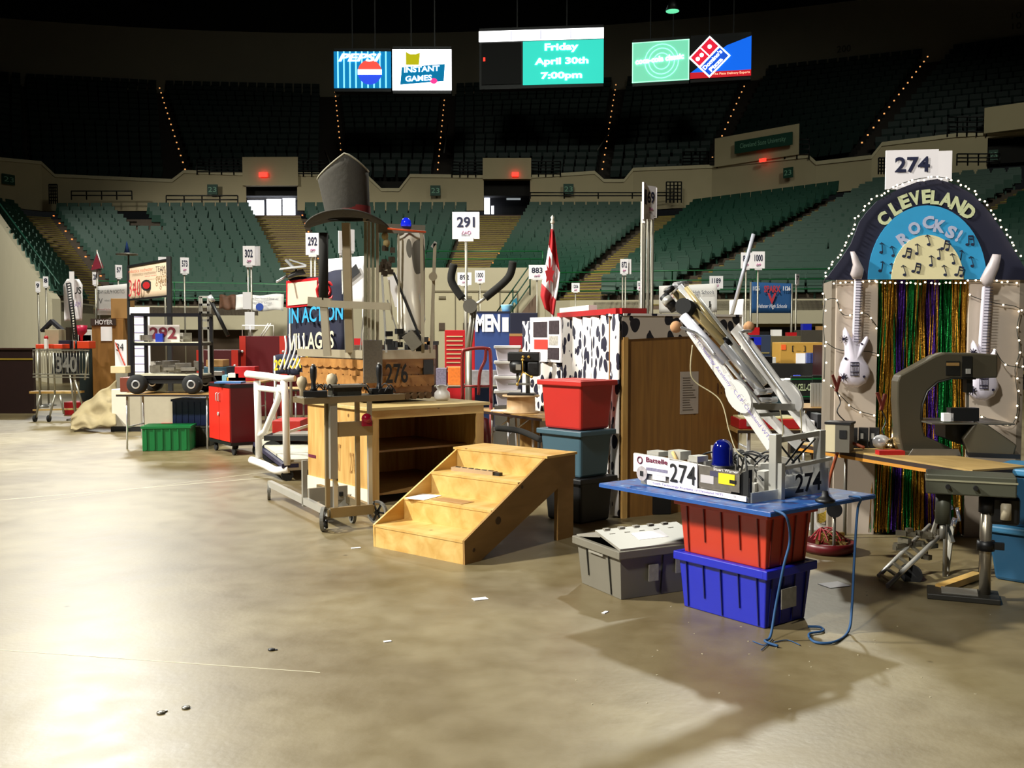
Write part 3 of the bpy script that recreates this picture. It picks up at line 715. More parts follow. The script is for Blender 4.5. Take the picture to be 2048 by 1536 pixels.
rp=[a2+V((0,.05,.0)),a2+V((.03,-.05,.01)),wp(1716,1015,5.55),wp(1712,1060,5.5),wp(1708,1130,5.45),wp(1704,1210,5.3),G(1697,1262,.015),G(1668,1284,.01),G(1630,1284,.01),G(1618,1268,.01),G(1646,1262,.01),G(1640,1254,.01),G(1616,1253,.01)]
one(MB().tube(sm_(rp),.007,6),'rope',ROPE,'blue rope looping from the right corner of the board down to the floor','rope')
mb=MB(); 
for pts in ([(1545,1278),(1530,1290),(1505,1282)],[(1548,1284),(1575,1280),(1600,1290)],[(1540,1285),(1522,1300)]): mb.tube(sm_([G(x,y,.006) for x,y in pts]),.0025,5)
one(mb,'frayed_strands',ROPE,'frayed blue rope strands on the floor by the blue crate','rope',kind='stuff')
# ---- robot 274 ----
t=near_frame('robot','low aluminium competition robot numbered 274 with raised telescoping arms on the blue board','robot',1497,1006,36,ZB_)
RX=length_to(t,1655); RY=length_to(t,1268,True); rT=t
hs=.175
SIDEM=mat('brushed side plate','b6b1aa',.3,.6,.06,3)
STK=mat('white sticker','efe9ec',.6,0,.02)
pl=[(0,0),(RY-.1,.0),(RY-.02,.06),(RY,.12),(RY,hs),(RY*.62,hs-.005),(RY*.1,hs-.03),(0,hs-.05)]
MB().prism(pl,(-.001,0,.012),(0,1,0),(0,0,1),.012).build('side_plate',SIDEM,t,bevel=.002)
MB().prism(pl,(RX*.99,0,.012),(0,1,0),(0,0,1),.012).build('side_plate',SIDEM,t)
MB().bx(0,RX,0,.01,.0,.05).build('lower_rail',ALUD,t)
e=MB(); e.bx(.0,RX,-.006,0,0.03,.055); 
# raised end plate at right front: starts part way
x0=RX*.33
ep=MB(); ep.bx(RX*.02,RX*.36,-.012,-.002,.0,.055).prism([(RX*.36,0),(RX,0),(RX,.19),(RX*.36,.165)],(0,-.012,0),(1,0,0),(0,0,1),-.01); ep.build('end_plate',GLASSY,t)
MB().bar((RX*.36,-.018,.17),(RX,-.018,.195),.025,.02).bar((RX*.36,-.018,.0),(RX*.36,-.018,.2),.03,.03).build('end_frame',ALU,t)
text('274',(RX*.52,-.026,.02),(1,0,0),(0,0,1),RX*.34,.11,INKB,t,'number',bold=.02)
for x in (RX*.36,RX*.93):
    MB().bx(x-.025,x+.025,.0,.05,.0,.36).build('upright',ALU,t,bevel=.003)
MB().bar((RX*.38,.02,.325),(RX*.93,.02,.345),.03,.03).build('cross_bar',ALU,t)
mb=MB(); 
for (x1,z1,x2,z2) in ((.42,.30,.62,.19),(.88,.31,.6,.18),(.5,.18,.75,.3)): mb.tube([(RX*x1,.03,z1),(RX*x2,.04,z2)],.006,5)
mb.build('brace_wire',BLACK,t)
# stickers and lettering on the left side plate; ux runs from far-left to near => -y
def side(y,z,w,h,m,nm='sticker',e=.004): MB().bx(-.014-e,-.012,y-w,y,z,z+h).build(nm,m,t)
side(RY*.985,.075,RY*.34,.11,STK); text('Battelle',(-.02,RY*.86,.145),(0,-1,0),(0,0,1),RY*.2,.03,mat('maroon ink','6a1d3c',.6),t,bold=.02)
mb=MB(); mb.tube([(-.021,RY*.92+.02*math.cos(a),.15+.02*math.sin(a)) for a in [k*math.pi/7 for k in range(14)]],.004,5,closed=True); mb.build('logo',MATS['maroon ink'],t)
MB().prism([(.045*math.cos(a),.045*math.sin(a)) for a in [k*math.pi/10 for k in range(20)]],(-.0195,RY*.9,.07),(0,-1,0),(0,0,1),.002).build('round_sticker',mat('smoky sticker','a8a0a2',.6,0,.5,40),t)
MB().bx(-.024,-.02,RY*.885,RY*.915,.055,.085).build('round_sticker_mark',INKB,t)
side(RY*.86,.095,RY*.2,.018,mat('grey print','7b7790',.6,0,.5,60),'small_print',.006); side(RY*.8,.045,RY*.12,.028,STK,'sticker',.005)
side(RY*.645,.035,RY*.245,.14,STK,'number_card',.005); text('274',(-.021,RY*.635,.05),(0,-1,0),(0,0,1),RY*.225,.11,INKB,t,'number',ext=.003,bold=.005)
side(RY*.385,.05,RY*.33,.12,mat('smoky plate','77726c',.25,.5,.4,30),'window_panel',.0035); side(RY*.37,.075,RY*.11,.045,mat('grey sticker','b3aeb0',.6),'sticker',.006)
side(RY*.22,.085,RY*.13,.06,YEL,'sticker',.007); side(RY*.13,.095,RY*.05,.02,BLACK,'sticker',.008); side(RY*.29,.12,RY*.08,.03,mat('dark sticker','3c3a52',.6),'sticker',.0065)
text('Stuart Warner',(-.02,RY*.26,.155),(0,-1,0),(0,0,1),RY*.2,.016,STK,t); side(RY*.1,.02,RY*.02,.012,INKB,'bolt',.006)
text('Youth Technology Academy of Cleveland WTS',(-.02,RY*.8,.015),(0,-1,0),(0,0,1),RY*.62,.016,mat('violet ink','6a5aa8',.6),t)
MB().bx(-.02,-.012,0,RY*.85,.008,.036).build('skirt_strip',STK,t)
# deck, clutter
MB().bx(.02,RX-.02,.02,RY-.04,.0,.03).build('deck',ALUD,t)
mb=MB(); random.seed(4)
for k in range(26):
    x=random.uniform(.05,RX-.06); y=random.uniform(.05,RY*.85); s1=random.uniform(.03,.1); s2=random.uniform(.03,.08); h=random.uniform(.04,.15)
    mb.box((x,y,.03+h/2),(s1,s2,h),random.choice((0,.3,-.4)))
mb.build('electronics',mat('metal clutter','bcb9b2',.35,.4,.4,20),t)
mb=MB()
for k in range(16):
    p=V((random.uniform(.08,RX-.1),random.uniform(.06,RY*.8),.08)); q=V((random.uniform(.08,RX-.1),random.uniform(.06,RY*.8),.1)); m_=(p+q)/2+V((0,0,.12)); mb.tube(sm_([p,m_,q]),.006,5)
mb.build('wiring',BLACK,t)
for k,(y,w_,h) in enumerate(((RY*.8,.1,.03),(RY*.6,.1,.05),(RY*.45,.07,.035))): MB().bx(.03,.12,y,y+w_,hs-.0,hs+h).build('bracket',ALU,t)
MB().cyl((.02,RY*.6,.15),(.02,RY*.66,.22),.01,8).build('peg',mat('pale wood peg','c9a86c',.6),t)
for y in (.12,RY*.75): MB().cyl((.05,y,.04),(.09,y,.04),.055,16).build('wheel',RUB,t)
MB().prism([(0,0),(.16,0),(.13,.06),(.06,.13),(0,.15)],(-.002,-.0,.03),(0,.8,0),(0,0,1),.03).build('guard',RUB,t)
# beacon
BEA=mat('blue beacon','0a1470',.08,0,.03,coat=1.0); BEA.node_tree.nodes['Principled BSDF'].inputs['Transmission Weight'].default_value=.25
bc=MB().lathe([(.062,.0),(.066,.015),(.06,.03),(.06,.1),(.052,.13),(.035,.15),(.015,.158),(.0,.16)],(RX*.18,RY*.33,hs-.02),22).build('beacon',BEA,t)
MB().lathe([(.07,0),(.07,.025),(.06,.03)],(RX*.18,RY*.33,hs-.035),22).build('beacon_base',BLACK,t)
# casters/eye on board right
c=G(1650,1004,ZB_); o=MB(); o.lathe([(.05,0),(.055,.01),(.04,.02),(.02,.035),(.015,.06),(0,.062)],c,18); one(o,'suction_cup',BLACK,'round black suction foot on the blue board beside robot 274','robot part')
# arms: measured between the rear uprights and the raised tip
def arm_pts(*a): return [P(x,y,Y) for x,y,Y in a]
near0,near1=P(1580,900,5.62),P(1372,650,6.02)
def plate(p,q,w,th,m,nm,w2=None):
    # flat plate whose width lies in the vertical plane of the arm
    d=(q-p).normalized(); side_=V((.81,.59,0)); n=d.cross(side_).normalized(); w2=w2 or w
    mb=MB(); mb.hexa([p-n*w/2-side_*th/2,p+n*w/2-side_*th/2,p+n*w/2+side_*th/2,p-n*w/2+side_*th/2],[q-n*w2/2-side_*th/2,q+n*w2/2-side_*th/2,q+n*w2/2+side_*th/2,q-n*w2/2+side_*th/2]); return mb.build(nm,m,t,world=True)
CLP=mat('frosted polycarbonate','e6e4e2',.2,0,.05,alpha=.72)
plate(P(1545,892,5.60),P(1382,655,6.02),.085,.012,CLP,'arm_plate'); plate(P(1640,888,5.9),P(1470,655,6.3),.085,.012,CLP,'arm_plate')
plate(P(1600,893,5.75),P(1500,800,5.95),.06,.012,CLP,'arm_plate')
side_=V((.81,.59,0)); p0,p1=P(1538,886,5.58),P(1372,660,5.99); d=(p1-p0).normalized(); n=d.cross(side_).normalized()
text('Youth Technology Academy   C.E.P. Cleveland WTS',p1+n*-.012-side_*.012,-d,n if n.z>0 else -n,(p1-p0).length,.03,MATS['violet ink'],t,'lettering',world=True)
mb=MB()
mb.tube([P(1352,585,6.15),P(1452,690,6.0)],.028,12).tube([P(1372,575,6.2),P(1455,682,6.05)],.016,8); mb.build('arm_tube',mat('brass-tinted chrome','d8c490',.2,.5,.1),t,world=True)
MB().tube([P(1360,572,6.25),P(1450,688,6.05)],.02,12).build('arm_tube',CHROME,t,world=True)
MB().tube([P(1448,690,6.0),P(1522,782,5.85)],.03,12).build('arm_tube',CHROME,t,world=True)
MB().tube([P(1446,680,6.02),P(1456,694,6.0)],.036,12).build('clamp',BLACK,t,world=True)
MB().tube([P(1366,632,6.0),P(1452,726,5.85)],.03,12).build('arm_tube',mat('white arm tube','e8e8f6',.2,.3),t,world=True)
MB().tube([P(1395,655,5.95),P(1520,806,5.7)],.012,8).build('arm_rod',CHROME,t,world=True)
MB().tube([P(1395,600,6.3),P(1530,770,6.1)],.025,10).build('arm_tube',ALU,t,world=True)
MB().tube(sm_([P(1502,662,6.2),P(1484,664,6.15),P(1490,680,6.1),P(1580,805,5.85)]),.011,8).build('arm_rod',CHROME,t,world=True)
MB().tube(sm_([P(1360,655,5.9),P(1376,660,5.9),P(1400,672,5.9),P(1430,710,5.82)]),.009,8).build('arm_rod',CHROME,t,world=True)
FOAM=mat('tan foam ball','b98a62',.9,0,.2,20)
MB().sph(P(1352,654,5.92),.036,14).build('foam_ball',FOAM,t,world=True); MB().sph(P(1498,654,6.22),.036,14).build('foam_ball',FOAM,t,world=True)
MB().cyl(P(1328,592,6.1),P(1350,618,6.05),.032,14).cyl(P(1336,576,6.1),P(1342,584,6.1),.035,10).build('motor',BLACK,t,world=True)
MB().cyl(P(1332,598,6.08),P(1340,607,6.06),.034,12).build('motor_label',ALU,t,world=True)
MB().cyl(P(1366,612,6.0),P(1388,622,6.2),.05,16).build('drive_sprocket',RUB,t,world=True)
MB().cyl(P(1335,583,6.2),P(1356,574,6.35),.028,12).cyl(P(1350,571,6.3),P(1372,568,6.4),.022,10).build('roller',CHROME,t,world=True)
mb=MB(); 
for c_,r_ in ((P(1480,792,5.75),.075),(P(1582,792,6.0),.07)):
    d=(P(1372,650,6.02)-P(1545,892,5.6)).normalized(); n=d.cross(side_).normalized()
    pts=[(.11*math.cos(a),r_*math.sin(a)) for a in [k*math.pi/9 for k in range(18)]]
    mb=MB(); mb.prism(pts,c_,d,n,.02); mb.build('gearbox_cover',CLP,t,world=True)
MB().bar(P(1500,812,5.8),P(1600,815,6.0),.03,.04).bar(P(1515,830,5.78),P(1560,828,5.9),.02,.02).build('cross_bar',ALU,t,world=True)
MB().cyl(P(1513,784,5.8),P(1540,782,5.9),.02,10).cyl(P(1520,800,5.8),P(1552,800,5.9),.016,10).build('hinge',CHROME,t,world=True)
for pts in (((1385,690,5.9),(1381,740,5.9),(1392,765,5.9),(1440,800,5.85),(1458,860,5.8),(1472,900,5.75),(1490,915,5.7)),((1560,820,5.8),(1566,860,5.8),(1560,890,5.75)),((1600,820,5.9),(1603,850,5.9),(1600,895,5.85))): MB().tube(sm_(arm_pts(*pts)),.004,5).build('loose_wire',mat('pale wire','b9ae8a',.5),t,world=True)
# ---- grey crate ----
t=near_frame('storage_crate','grey plastic tote crate with its split lid flaps half closed','crate',1240,1203,27)
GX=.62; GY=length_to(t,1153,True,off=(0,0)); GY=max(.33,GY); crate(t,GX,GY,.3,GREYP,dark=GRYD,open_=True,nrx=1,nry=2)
LIDM=mat('pale grey lid','8a857b',.45,0,.08)
def flap(y0,z0,y1,z1,lab=None):
    mb=MB().hexa([V((.0,y0,z0)),V((GX,y0,z0)),V((GX,y1,z1)),V((0,y1,z1))],[V((.0,y0,z0+.015)),V((GX,y0,z0+.015)),V((GX,y1,z1+.015)),V((0,y1,z1+.015))])
    for k in range(5): mb.bx(.06+k*.11,.10+k*.11,y1-.02,y1+.01,z1+.0,z1+.02)
    f=mb.build('lid_flap',LIDM,t); return f
flap(0,.3,GY*.56,.365); flap(GY,.3,GY*.45,.345)
MB().hexa([V((.2,GY*.18,.327)),V((.42,GY*.18,.327)),V((.42,GY*.36,.358)),V((.2,GY*.36,.358))],[V((.2,GY*.18,.337)),V((.42,GY*.18,.337)),V((.42,GY*.36,.362)),V((.2,GY*.36,.362))]).build('label',PAPER,t)
MB().bx(.2,.27,-.012,-.006,.1,.2).build('faded_label',MATS['smudged label'],t); MB().bx(.4,.46,-.012,-.006,.13,.23).build('faded_label',MATS['smudged label'],t); MB().bx(-.012,-.006,GY*.35,GY*.68,.235,.27).build('card_holder',LIDM,t)
# orange tool case behind
g=G(1320,1045,0); 
t=thing('tool_case','small orange-lidded black case behind the grey crate','case',g+V((0,.35,0)),R(10)); MB().bx(-.14,.16,0,.25,0,.25).build('body',BLACK,t,bevel=.01); MB().bx(-.15,.17,-.01,.26,.25,.3).bx(-.05,.08,.05,.1,.3,.33).build('lid',ORANGE,t,bevel=.01)
# ---- steps ----
t=near_frame('wooden_steps','four-tread pine steps with plywood sides leading up from the floor','steps',930,1130,50)
SY=length_to(t,747,True); SX=1.42; nT=4; rz=.168; run=.30
print('steps',SY,SX)
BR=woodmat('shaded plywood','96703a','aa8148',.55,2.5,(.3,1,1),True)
for k in range(nT):
    x=k*run; z=rz*(k+1)
    MB().bx(x-.0,x+.018,.02,SY-.02,rz*k if k else 0.0,z-.018).build('riser',PINE,t)
    MB().bx(x-.004,x+(run if k<3 else .36)+.02,.02 if k<3 else -.02,SY-.02 if k<3 else SY+.02,z-.018,z).build('tread',PINE,t)
# side stringers
top=nT*rz-.018
prof=[(0,0),(.16,0),(3*run+.27,.46),(3*run+.38,.46),(3*run+.38,top),(3*run,top),(-.005,rz-.0)]
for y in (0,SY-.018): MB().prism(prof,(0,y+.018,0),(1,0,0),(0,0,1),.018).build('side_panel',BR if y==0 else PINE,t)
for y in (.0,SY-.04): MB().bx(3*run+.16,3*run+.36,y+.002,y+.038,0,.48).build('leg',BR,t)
MB().bx(3*run+.34,3*run+.36,.04,SY-.04,.5,top).build('back_rail',PINE,t)
mb=MB()
for x,z in ((.35,.29),(.09,.12),(.62,.5)): mb.cyl((x,-.003,z-.03),(x,.0,z-.03),.014 if x!=.35 else .03,12)
mb.build('knot',mat('wood knot','4b3216',.6),t)
def onstep(mb,k): return mb
t2w=TM[t.name]
def loc2w(t,p): return TM[t.name]@V(p)
# papers and a rack on the steps
o=MB().bx(-.12,.12,-.09,.09,0,.003); o=one(o,'paper_sheet',PAPER,'white paper sheet on the second tread of the pine steps','paper',org=(0,0,0)); o.location=loc2w(t,(run+.1,SY*.86,2*rz+.001)); o.rotation_euler=(0,0,R(60))
o=MB().bx(-.16,.16,-.07,.07,0,.002); o=one(o,'cardboard_sheet',CARDB,'thin brown card beside the paper on the second tread','card',org=(0,0,0)); o.location=loc2w(t,(run+.12,SY*.55,2*rz+.001)); o.rotation_euler=(0,0,R(140))
o=thing('slotted_rail','slotted aluminium rail lying on the third tread of the steps','rail',loc2w(t,(2*run+.17,SY*.42,3*rz)),R(140)); mb=MB().bx(0,.44,-.03,.03,0,.03); mb.build('bar',mat('pale rail','b59a78',.5,.2),o)
mb=MB(); 
for k in range(6): mb.bx(.02+k*.07,.06+k*.07,-.01,.01,.03,.034)
mb.build('slot',BLACK,o); MB().bx(-.06,0,-.02,.02,0,.025).build('end_clip',BLACK,o)
stepsT=t
# ---- wooden desk ----
t=near_frame('wooden_cabinet','large pine plywood workbench cabinet with an open dark front','workbench',740,1010,38)
DX=length_to(t,965,z=.9); DY=length_to(t,617,True); DH=.9; print('desk',DX,DY); deskT=t
MB().bx(0,.02,.0,DY,.1,DH-.02).build('side_panel',PINEV,t); MB().bx(DX-.02,DX,.0,DY,.0,DH-.02).build('side_panel',PINEV,t)
MB().bx(.02,DX-.02,DY-.02,DY,.1,DH-.02).build('back_panel',PINEV,t)
MB().bx(-.03,DX+.06,-.05,DY+.05,DH-.02,DH+.01).build('top',woodmat('pale bench top','c2a668','dcc184',.5,1.5,(.3,1,1),False),t,bevel=.003)
MB().bx(0,DX,-.02,.0,DH-.1,DH-.02).build('front_rail',PINE,t)
MB().bx(0,.09,-.02,.0,.0,DH-.1).build('stile',PINEV,t); MB().bx(DX-.09,DX,-.02,.0,.0,DH-.1).build('stile',PINEV,t)
MB().bx(-.02,.0,-.02,DY,0.0,.14).build('base_board',mat('white base board','d8cdb8',.6,0,.1),t)
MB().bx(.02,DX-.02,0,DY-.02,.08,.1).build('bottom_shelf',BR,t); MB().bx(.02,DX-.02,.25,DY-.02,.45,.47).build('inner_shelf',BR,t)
text('PKT',(-.003,DY*.52,.26),(0,-1,0),(0,0,1),.1,.26,mat('faded stamp','9b7038',.7),t,'stamp'); text('276',(-.003,DY*.3,.26),(0,-1,0),(0,0,1),.12,.2,MATS['faded stamp'],t,'stamp')
MB().bx(-.004,.0,DY*.86,DY*.99,.33,.36).build('tape',mat('maroon tape','5f1530',.6),t)
# power adapter on floor by bench
g=G(672,1000,.2); t=thing('power_strip','black power adapter on a ledge beside the bench','adapter',G(670,990,.17),R(-30)); MB().bx(-.1,.1,-.04,.04,0,.04).build('body',BLACK,t,bevel=.005)
MB().tube(sm_([V((.06,0,.04)),V((.02,.0,.12)),V((-.04,.02,.2)),V((-.05,.03,.32))]),.005,5).tube(sm_([V((-.06,0,.04)),V((-.08,.0,.16)),V((-.04,.02,.3))]),.005,5).build('cord',BLACK,t)
g=loc2w(t,(0,0,0)); one(MB().bx(g.x-.13,g.x+.13,g.y-.05,g.y+.09,0,.165),'block',ALUD,'dull metal box carrying the power adapter beside the bench','box')
# ---- tall wheeled frame with joysticks ----
t=near_frame('control_cart','tall thin aluminium cart on spoked wheels carrying robot joysticks','cart',660,1060,30)
cT=t; ALB=mat('bronzed aluminium','9a8a6c',.4,.7,.1)
WX=length_to(t,745); WY=length_to(t,540,True); print('cart',WX,WY)
def W_(px,py,Y): return P(px,py,Y)
Yb=t_g[t.name][0].y
# base frame
MB().bar((0,0,.14),(WX,0,.14),.04,.08).build('base_rail',ALB,t); MB().bar((0,0,.14),(0,WY,.16),.04,.06).build('base_rail',ALU,t)
MB().bar((WX,0,.14),(WX,WY*.8,.14),.04,.06).build('base_rail',ALB,t); MB().bar((.02,WY*.35,.2),(WX,WY*.35,.2),.03,.12).build('base_rail',ALUD,t)
HC=1.06
pole=[(.03,.02),(.13,.05),(WX-.14,.03),(WX-.02,.05)]
for i,(x,y) in enumerate(((.0,.05),(.055,.02),(WX-.12,.02),(WX-.0,.05))):
    MB().bar((x,y,.1),(x,y,HC),.035,.03).build('upright',ALB if i%2==0 else ALU,t)
MB().bar((.03,-.01,.42),(.03,-.01,HC),.045,.06,up=(1,0,0)).build('sleeve',ALUD,t); MB().bar((.062,-.012,.4),(.062,-.012,HC),.008,.01).build('slot',BLACK,t)
MB().bar((.02,-.01,.82),(WX,-.01,.82),.03,.12).build('cross_plate',ALB,t)
MB().bar((.0,WY*.38,.1),(0,WY*.38,.5),.04,.04).build('rear_stub',ALUD,t)
def wheel(c,ax,r,t,spokes=6,w_=.028,nm='wheel'):
    c=V(c); ax=V(ax).normalized(); u=ax.cross(V((0,0,1))).normalized(); v_=u.cross(ax)
    mb=MB(); n=28
    def ring(rr,o): return [c+ax*o+(u*math.cos(2*math.pi*k/n)+v_*math.sin(2*math.pi*k/n))*rr for k in range(n)]
    rs=[ring(r,-w_/2),ring(r,w_/2),ring(r*.82,w_/2),ring(r*.82,-w_/2)]
    mb.add([p for q in rs for p in q],[(i*n+k,i*n+(k+1)%n,((i+1)%4)*n+(k+1)%n,((i+1)%4)*n+k) for i in range(4) for k in range(n)])
    ww=mb.build(nm,mat('grey tyre','6f6d66',.6),t)
    mb=MB().cyl(c-ax*w_*.6,c+ax*w_*.6,r*.2,14)
    for k in range(spokes):
        a=2*math.pi*k/spokes; mb.bar(c,c+(u*math.cos(a)+v_*math.sin(a))*r*.85,r*.14,w_*.5,up=ax)
    mb.build('hub',BLACK,ww); return ww
wheel((-.06,-.02,.1),(.85,-.5,0),.1,t); wheel((0,WY+.03,.085),(1,-.3,0),.085,t); wheel((WX+.06,.04,.1),(.85,.5,0),.1,t); wheel((WX-.1,.2,.06),(1,0,0),.06,t)
MB().cyl((-.05,-.06,0.03),(-.05,-.06,.1),.012,8).build('caster_stem',BLACK,t)
# top tray
mb=MB().bar((-.22,-.02,HC),(WX+.28,-.02,HC+.01),.05,.05).bar((-.22,.22,HC),(WX+.28,.22,HC+.01),.05,.05).bar((-.2,0,HC),(-.2,.24,HC),.04,.04).bar((WX+.26,0,HC),(WX+.26,.24,HC),.04,.04); mb.build('tray_frame',ALB,t)
MB().bx(-.2,WX+.26,-.02,.22,HC+.02,HC+.03).build('tray',ALUD,t)
MB().bx(.05,WX-.08,.02,.16,HC+.03,HC+.1).build('control_box',mat('dark electronics','33322a',.5,.2,.5,30),t); MB().bx(.02,WX-.04,.0,.18,HC+.1,HC+.12).build('control_lid',mat('silver lid','8f8d86',.3,.6,.3,20),t)
mb=MB(); random.seed(8)
for k in range(18):
    p=V((random.uniform(-.1,WX+.15),random.uniform(0,.2),HC+.05)); q=p+V((random.uniform(-.15,.15),random.uniform(-.1,.1),random.uniform(0,.04))); mb.tube(sm_([p,(p+q)/2+V((0,0,.06)),q]),.006,5)
mb.build('cable_tangle',BLACK,t)
MB().sph((WX-.06,-.04,.9),.045,12).bx(WX-.1,WX-.02,-.06,-.01,.84,.88).build('red_cap',mat('glossy red','8c0f28',.15),t)
def joystick(x,y,zr,lab):
    j=thing('joystick',lab,'joystick',TM[cT.name]@V((x,y,HC+.03)),zr)
    MB().bx(-.09,.1,-.05,.05,0,.05).build('base',BLACK,j,bevel=.005); MB().lathe([(.03,.05),(.022,.07),(.018,.12),(.026,.16),(.028,.22),(.02,.25),(0,.255)],(-.01,0,0),14).build('grip',BLACK,j); MB().lathe([(.012,.25),(.014,.262),(0,.266)],(-.01,0,0),10).build('trigger_button',ALUD,j)
joystick(-.11,.02,R(10),'black joystick on the left end of the cart tray'); joystick(WX+.12,.1,R(25),'black joystick on the right end of the cart tray')
for x,y,s,lab in ((-.17,.16,1,'pale mushroom-shaped wooden knob beside the left joystick'),(.10,.2,1.1,'rounded pale wooden knob behind the cart control box')):
    one(MB().lathe([(.02,0),(.02,.05*s),(.035*s,.08*s),(.045*s,.11*s),(.035*s,.15*s),(0,.165*s)],TM[cT.name]@V((x,y,HC+.03)),14),'mushroom_knob',mat('pale birch','b9a88a',.6),lab,'knob')  # turned wooden knobs on the cart tray
# ---- totes behind the steps ----
TR=mat('red tote plastic','b3251f',.42,0,.06); TG=mat('slate blue tote','3f5a66',.42,0,.06); TB=mat('black tote','101013',.5); 
def tote(px,py,th,z,h,pl_,pr_,m,lab,lid=None,tp=.04,lx=None):
    t=near_frame('storage_tote',lab,'tote',px,py,th,0); g,_=t_g[t.name]; t.location=g+V((0,0,z)); TM[t.name]=Matrix.Translation(g+V((0,0,z)))@Matrix.Rotation(R(th),4,'Z')
    LX=lx or length_to(t,pr_,z=z+h); LY=length_to(t,pl_,True,z=z+h)
    b=[V((tp,tp,0)),V((LX-tp,tp,0)),V((LX-tp,LY-tp,0)),V((tp,LY-tp,0))]; u=[V((0.015,0.015,h-.03)),V((LX-.015,.015,h-.03)),V((LX-.015,LY-.015,h-.03)),V((.015,LY-.015,h-.03))]
    MB().hexa(b,u).build('body',m,t,bevel=.02)
    MB().bx(-.012,LX+.012,-.012,LY+.012,h-.05,h-.005).build('lid' if lid else 'rim',lid or m,t,bevel=.008)
    MB().bx(.06,LX-.06,.06,LY-.06,h-.01,h).build('lid_panel',lid or m,t,bevel=.004)
    return t,LX,LY
tote(1161,1052,42,0,.39,1082,1232,TB,'black tote at the bottom of the stack behind the steps'); tote(1161,1052,42,.39,.4,1076,1229,TG,'slate blue-grey tote in the middle of the stack behind the steps'); t,_,_=tote(1161,1052,42,.79,.42,1077,1232,TR,'red tote on top of the stack behind the steps')
t,_,_=tote(1225,1015,42,0,.38,1190,1250,mat('maroon tote','3b0d14',.5),'dark maroon tote on the floor right of the tote stack'); 
one(MB().bx(*[*(lambda c:(c.x-.04,c.x+.04,c.y-.2,c.y+.2))(P(1238,945,9.1)),.38,.62]),'file_bin',mat('bright green bin','0e7a3e',.4),'narrow bright green bin behind the stacked totes','bin')
# ---- cow print booth ----
COWS=cowmat('cow print cloth',13,th=.42,dist=.3,stretch=(1,1,.6)); COWD=cowmat('cow print wood band',10,'b9ada0','15121a',.43,.5,(1,1,.7))
t=near_frame('wooden_crate','tall brown plywood shipping crate with a cow print band on top','crate',1248,1036,28)
KX=length_to(t,1478,z=1.5); KY=.25; KH=(667-628)/FP*t_g[t.name][0].y+CZ; print('crate',KX,KH); crateT=t
MB().bx(0,KX,0,.02,0,KH-.02).build('front_panel',PLY,t); MB().bx(KX-.02,KX,.02,KY,0,KH-.02).build('side_panel',PLY,t); MB().bx(0,KX,KY-.02,KY,0,KH-.02).build('back_panel',PLY,t)
MB().bx(0,.02,.02,KY-.02,0,KH-.02).build('cloth_side',COWS,t)
MB().bx(-.03,.02,-.02,.02,0,KH-.2).build('corner_post',PINEV,t)
MB().prism([(-.035,0),(KX+.02,.05),(KX+.02,.22),(-.035,.22)],(0,-.012,KH-.22),(1,0,0),(0,0,1),-.012).build('cloth_band',COWD,t)
MB().bx(-.03,KX+.02,-.02,KY,KH-.015,KH+.005).build('cloth_top',COWS,t)
MB().bx(KX*.47,KX*.63,-.004,0,.88,1.26).build('notice_sheet',mat('dim paper','a3978c',.8,0,.1),t)
mb=MB()
for k in range(14): mb.bx(KX*.49,KX*(.55+.06*random.random()),-.006,-.0045,1.2-k*.022,1.207-k*.022)
mb.build('notice_text',mat('grey ink','5c5148',.8),t)
ST_=mat('red-brown stencil','451e12',.8); text('CA',(KX*.76,-.004,1.2),(1,0,0),(0,0,1),.2,.12,ST_,t,'stencil',bold=.03); text('1:10',(KX*.8,-.004,1.05),(1,0,0),(0,0,1),.17,.1,ST_,t,'stencil'); text('V5',(KX*.8,-.004,1.36),(1,0,0),(0,0,1),.1,.06,ST_,t,'stencil')
# cow print cloth walls
g0=t_g[t.name][0]
A_=TM[t.name]@V((-.065,-.02,0)); B_=PX(1120,10.6); C_=PX(1046,11.35)
def curtain(p,q,z0,z1,folds,amp,m,nm,lab,cat,sl=0.0):
    u=(q-p); n=V((-u.y,u.x,0)).normalized()
    mb=MB().sheet(lambda a,b: (p+u*a+n*(amp*math.sin(a*folds*2*math.pi)*(1.1-b*.5)+amp*.4*math.sin(a*folds*5.1))+V((0,0,lerp(z0,z1+sl*math.sin(a*9),b)))),int(folds*12),6,.006)
    return one(mb,nm,m,lab,cat)
curtain(V((A_.x,A_.y+.02,0)),V((B_.x,B_.y,0)),.02,KH,6,.03,COWS,'cow_print_curtain','white curtain with dark cow spots beside the brown crate','curtain')
curtain(V((B_.x,B_.y,0)),V((C_.x,C_.y,0)),.02,KH-.03,3,.03,COWS,'cow_print_curtain','short cow-spotted curtain end behind the photo board','curtain')
# red and white goods over the booth
p=V((B_.x,B_.y,KH+.025)); q=V((A_.x,A_.y+.05,KH+.025)); q2=TM[crateT.name]@V((.22,.03,KH+.025))
one(MB().bar(p,q,.07,.05).bar(q,q2,.07,.05),'red_cloth',RED,'long red cloth laid along the top of the cow print booth','cloth')
one(MB().bar(p+V((.03,0,.05)),lerp(p,q,.6)+V((0,0,.05)),.08,.05),'white_roll',WHITE,'white and pink rolled cloth on top of the cow print booth','roll')
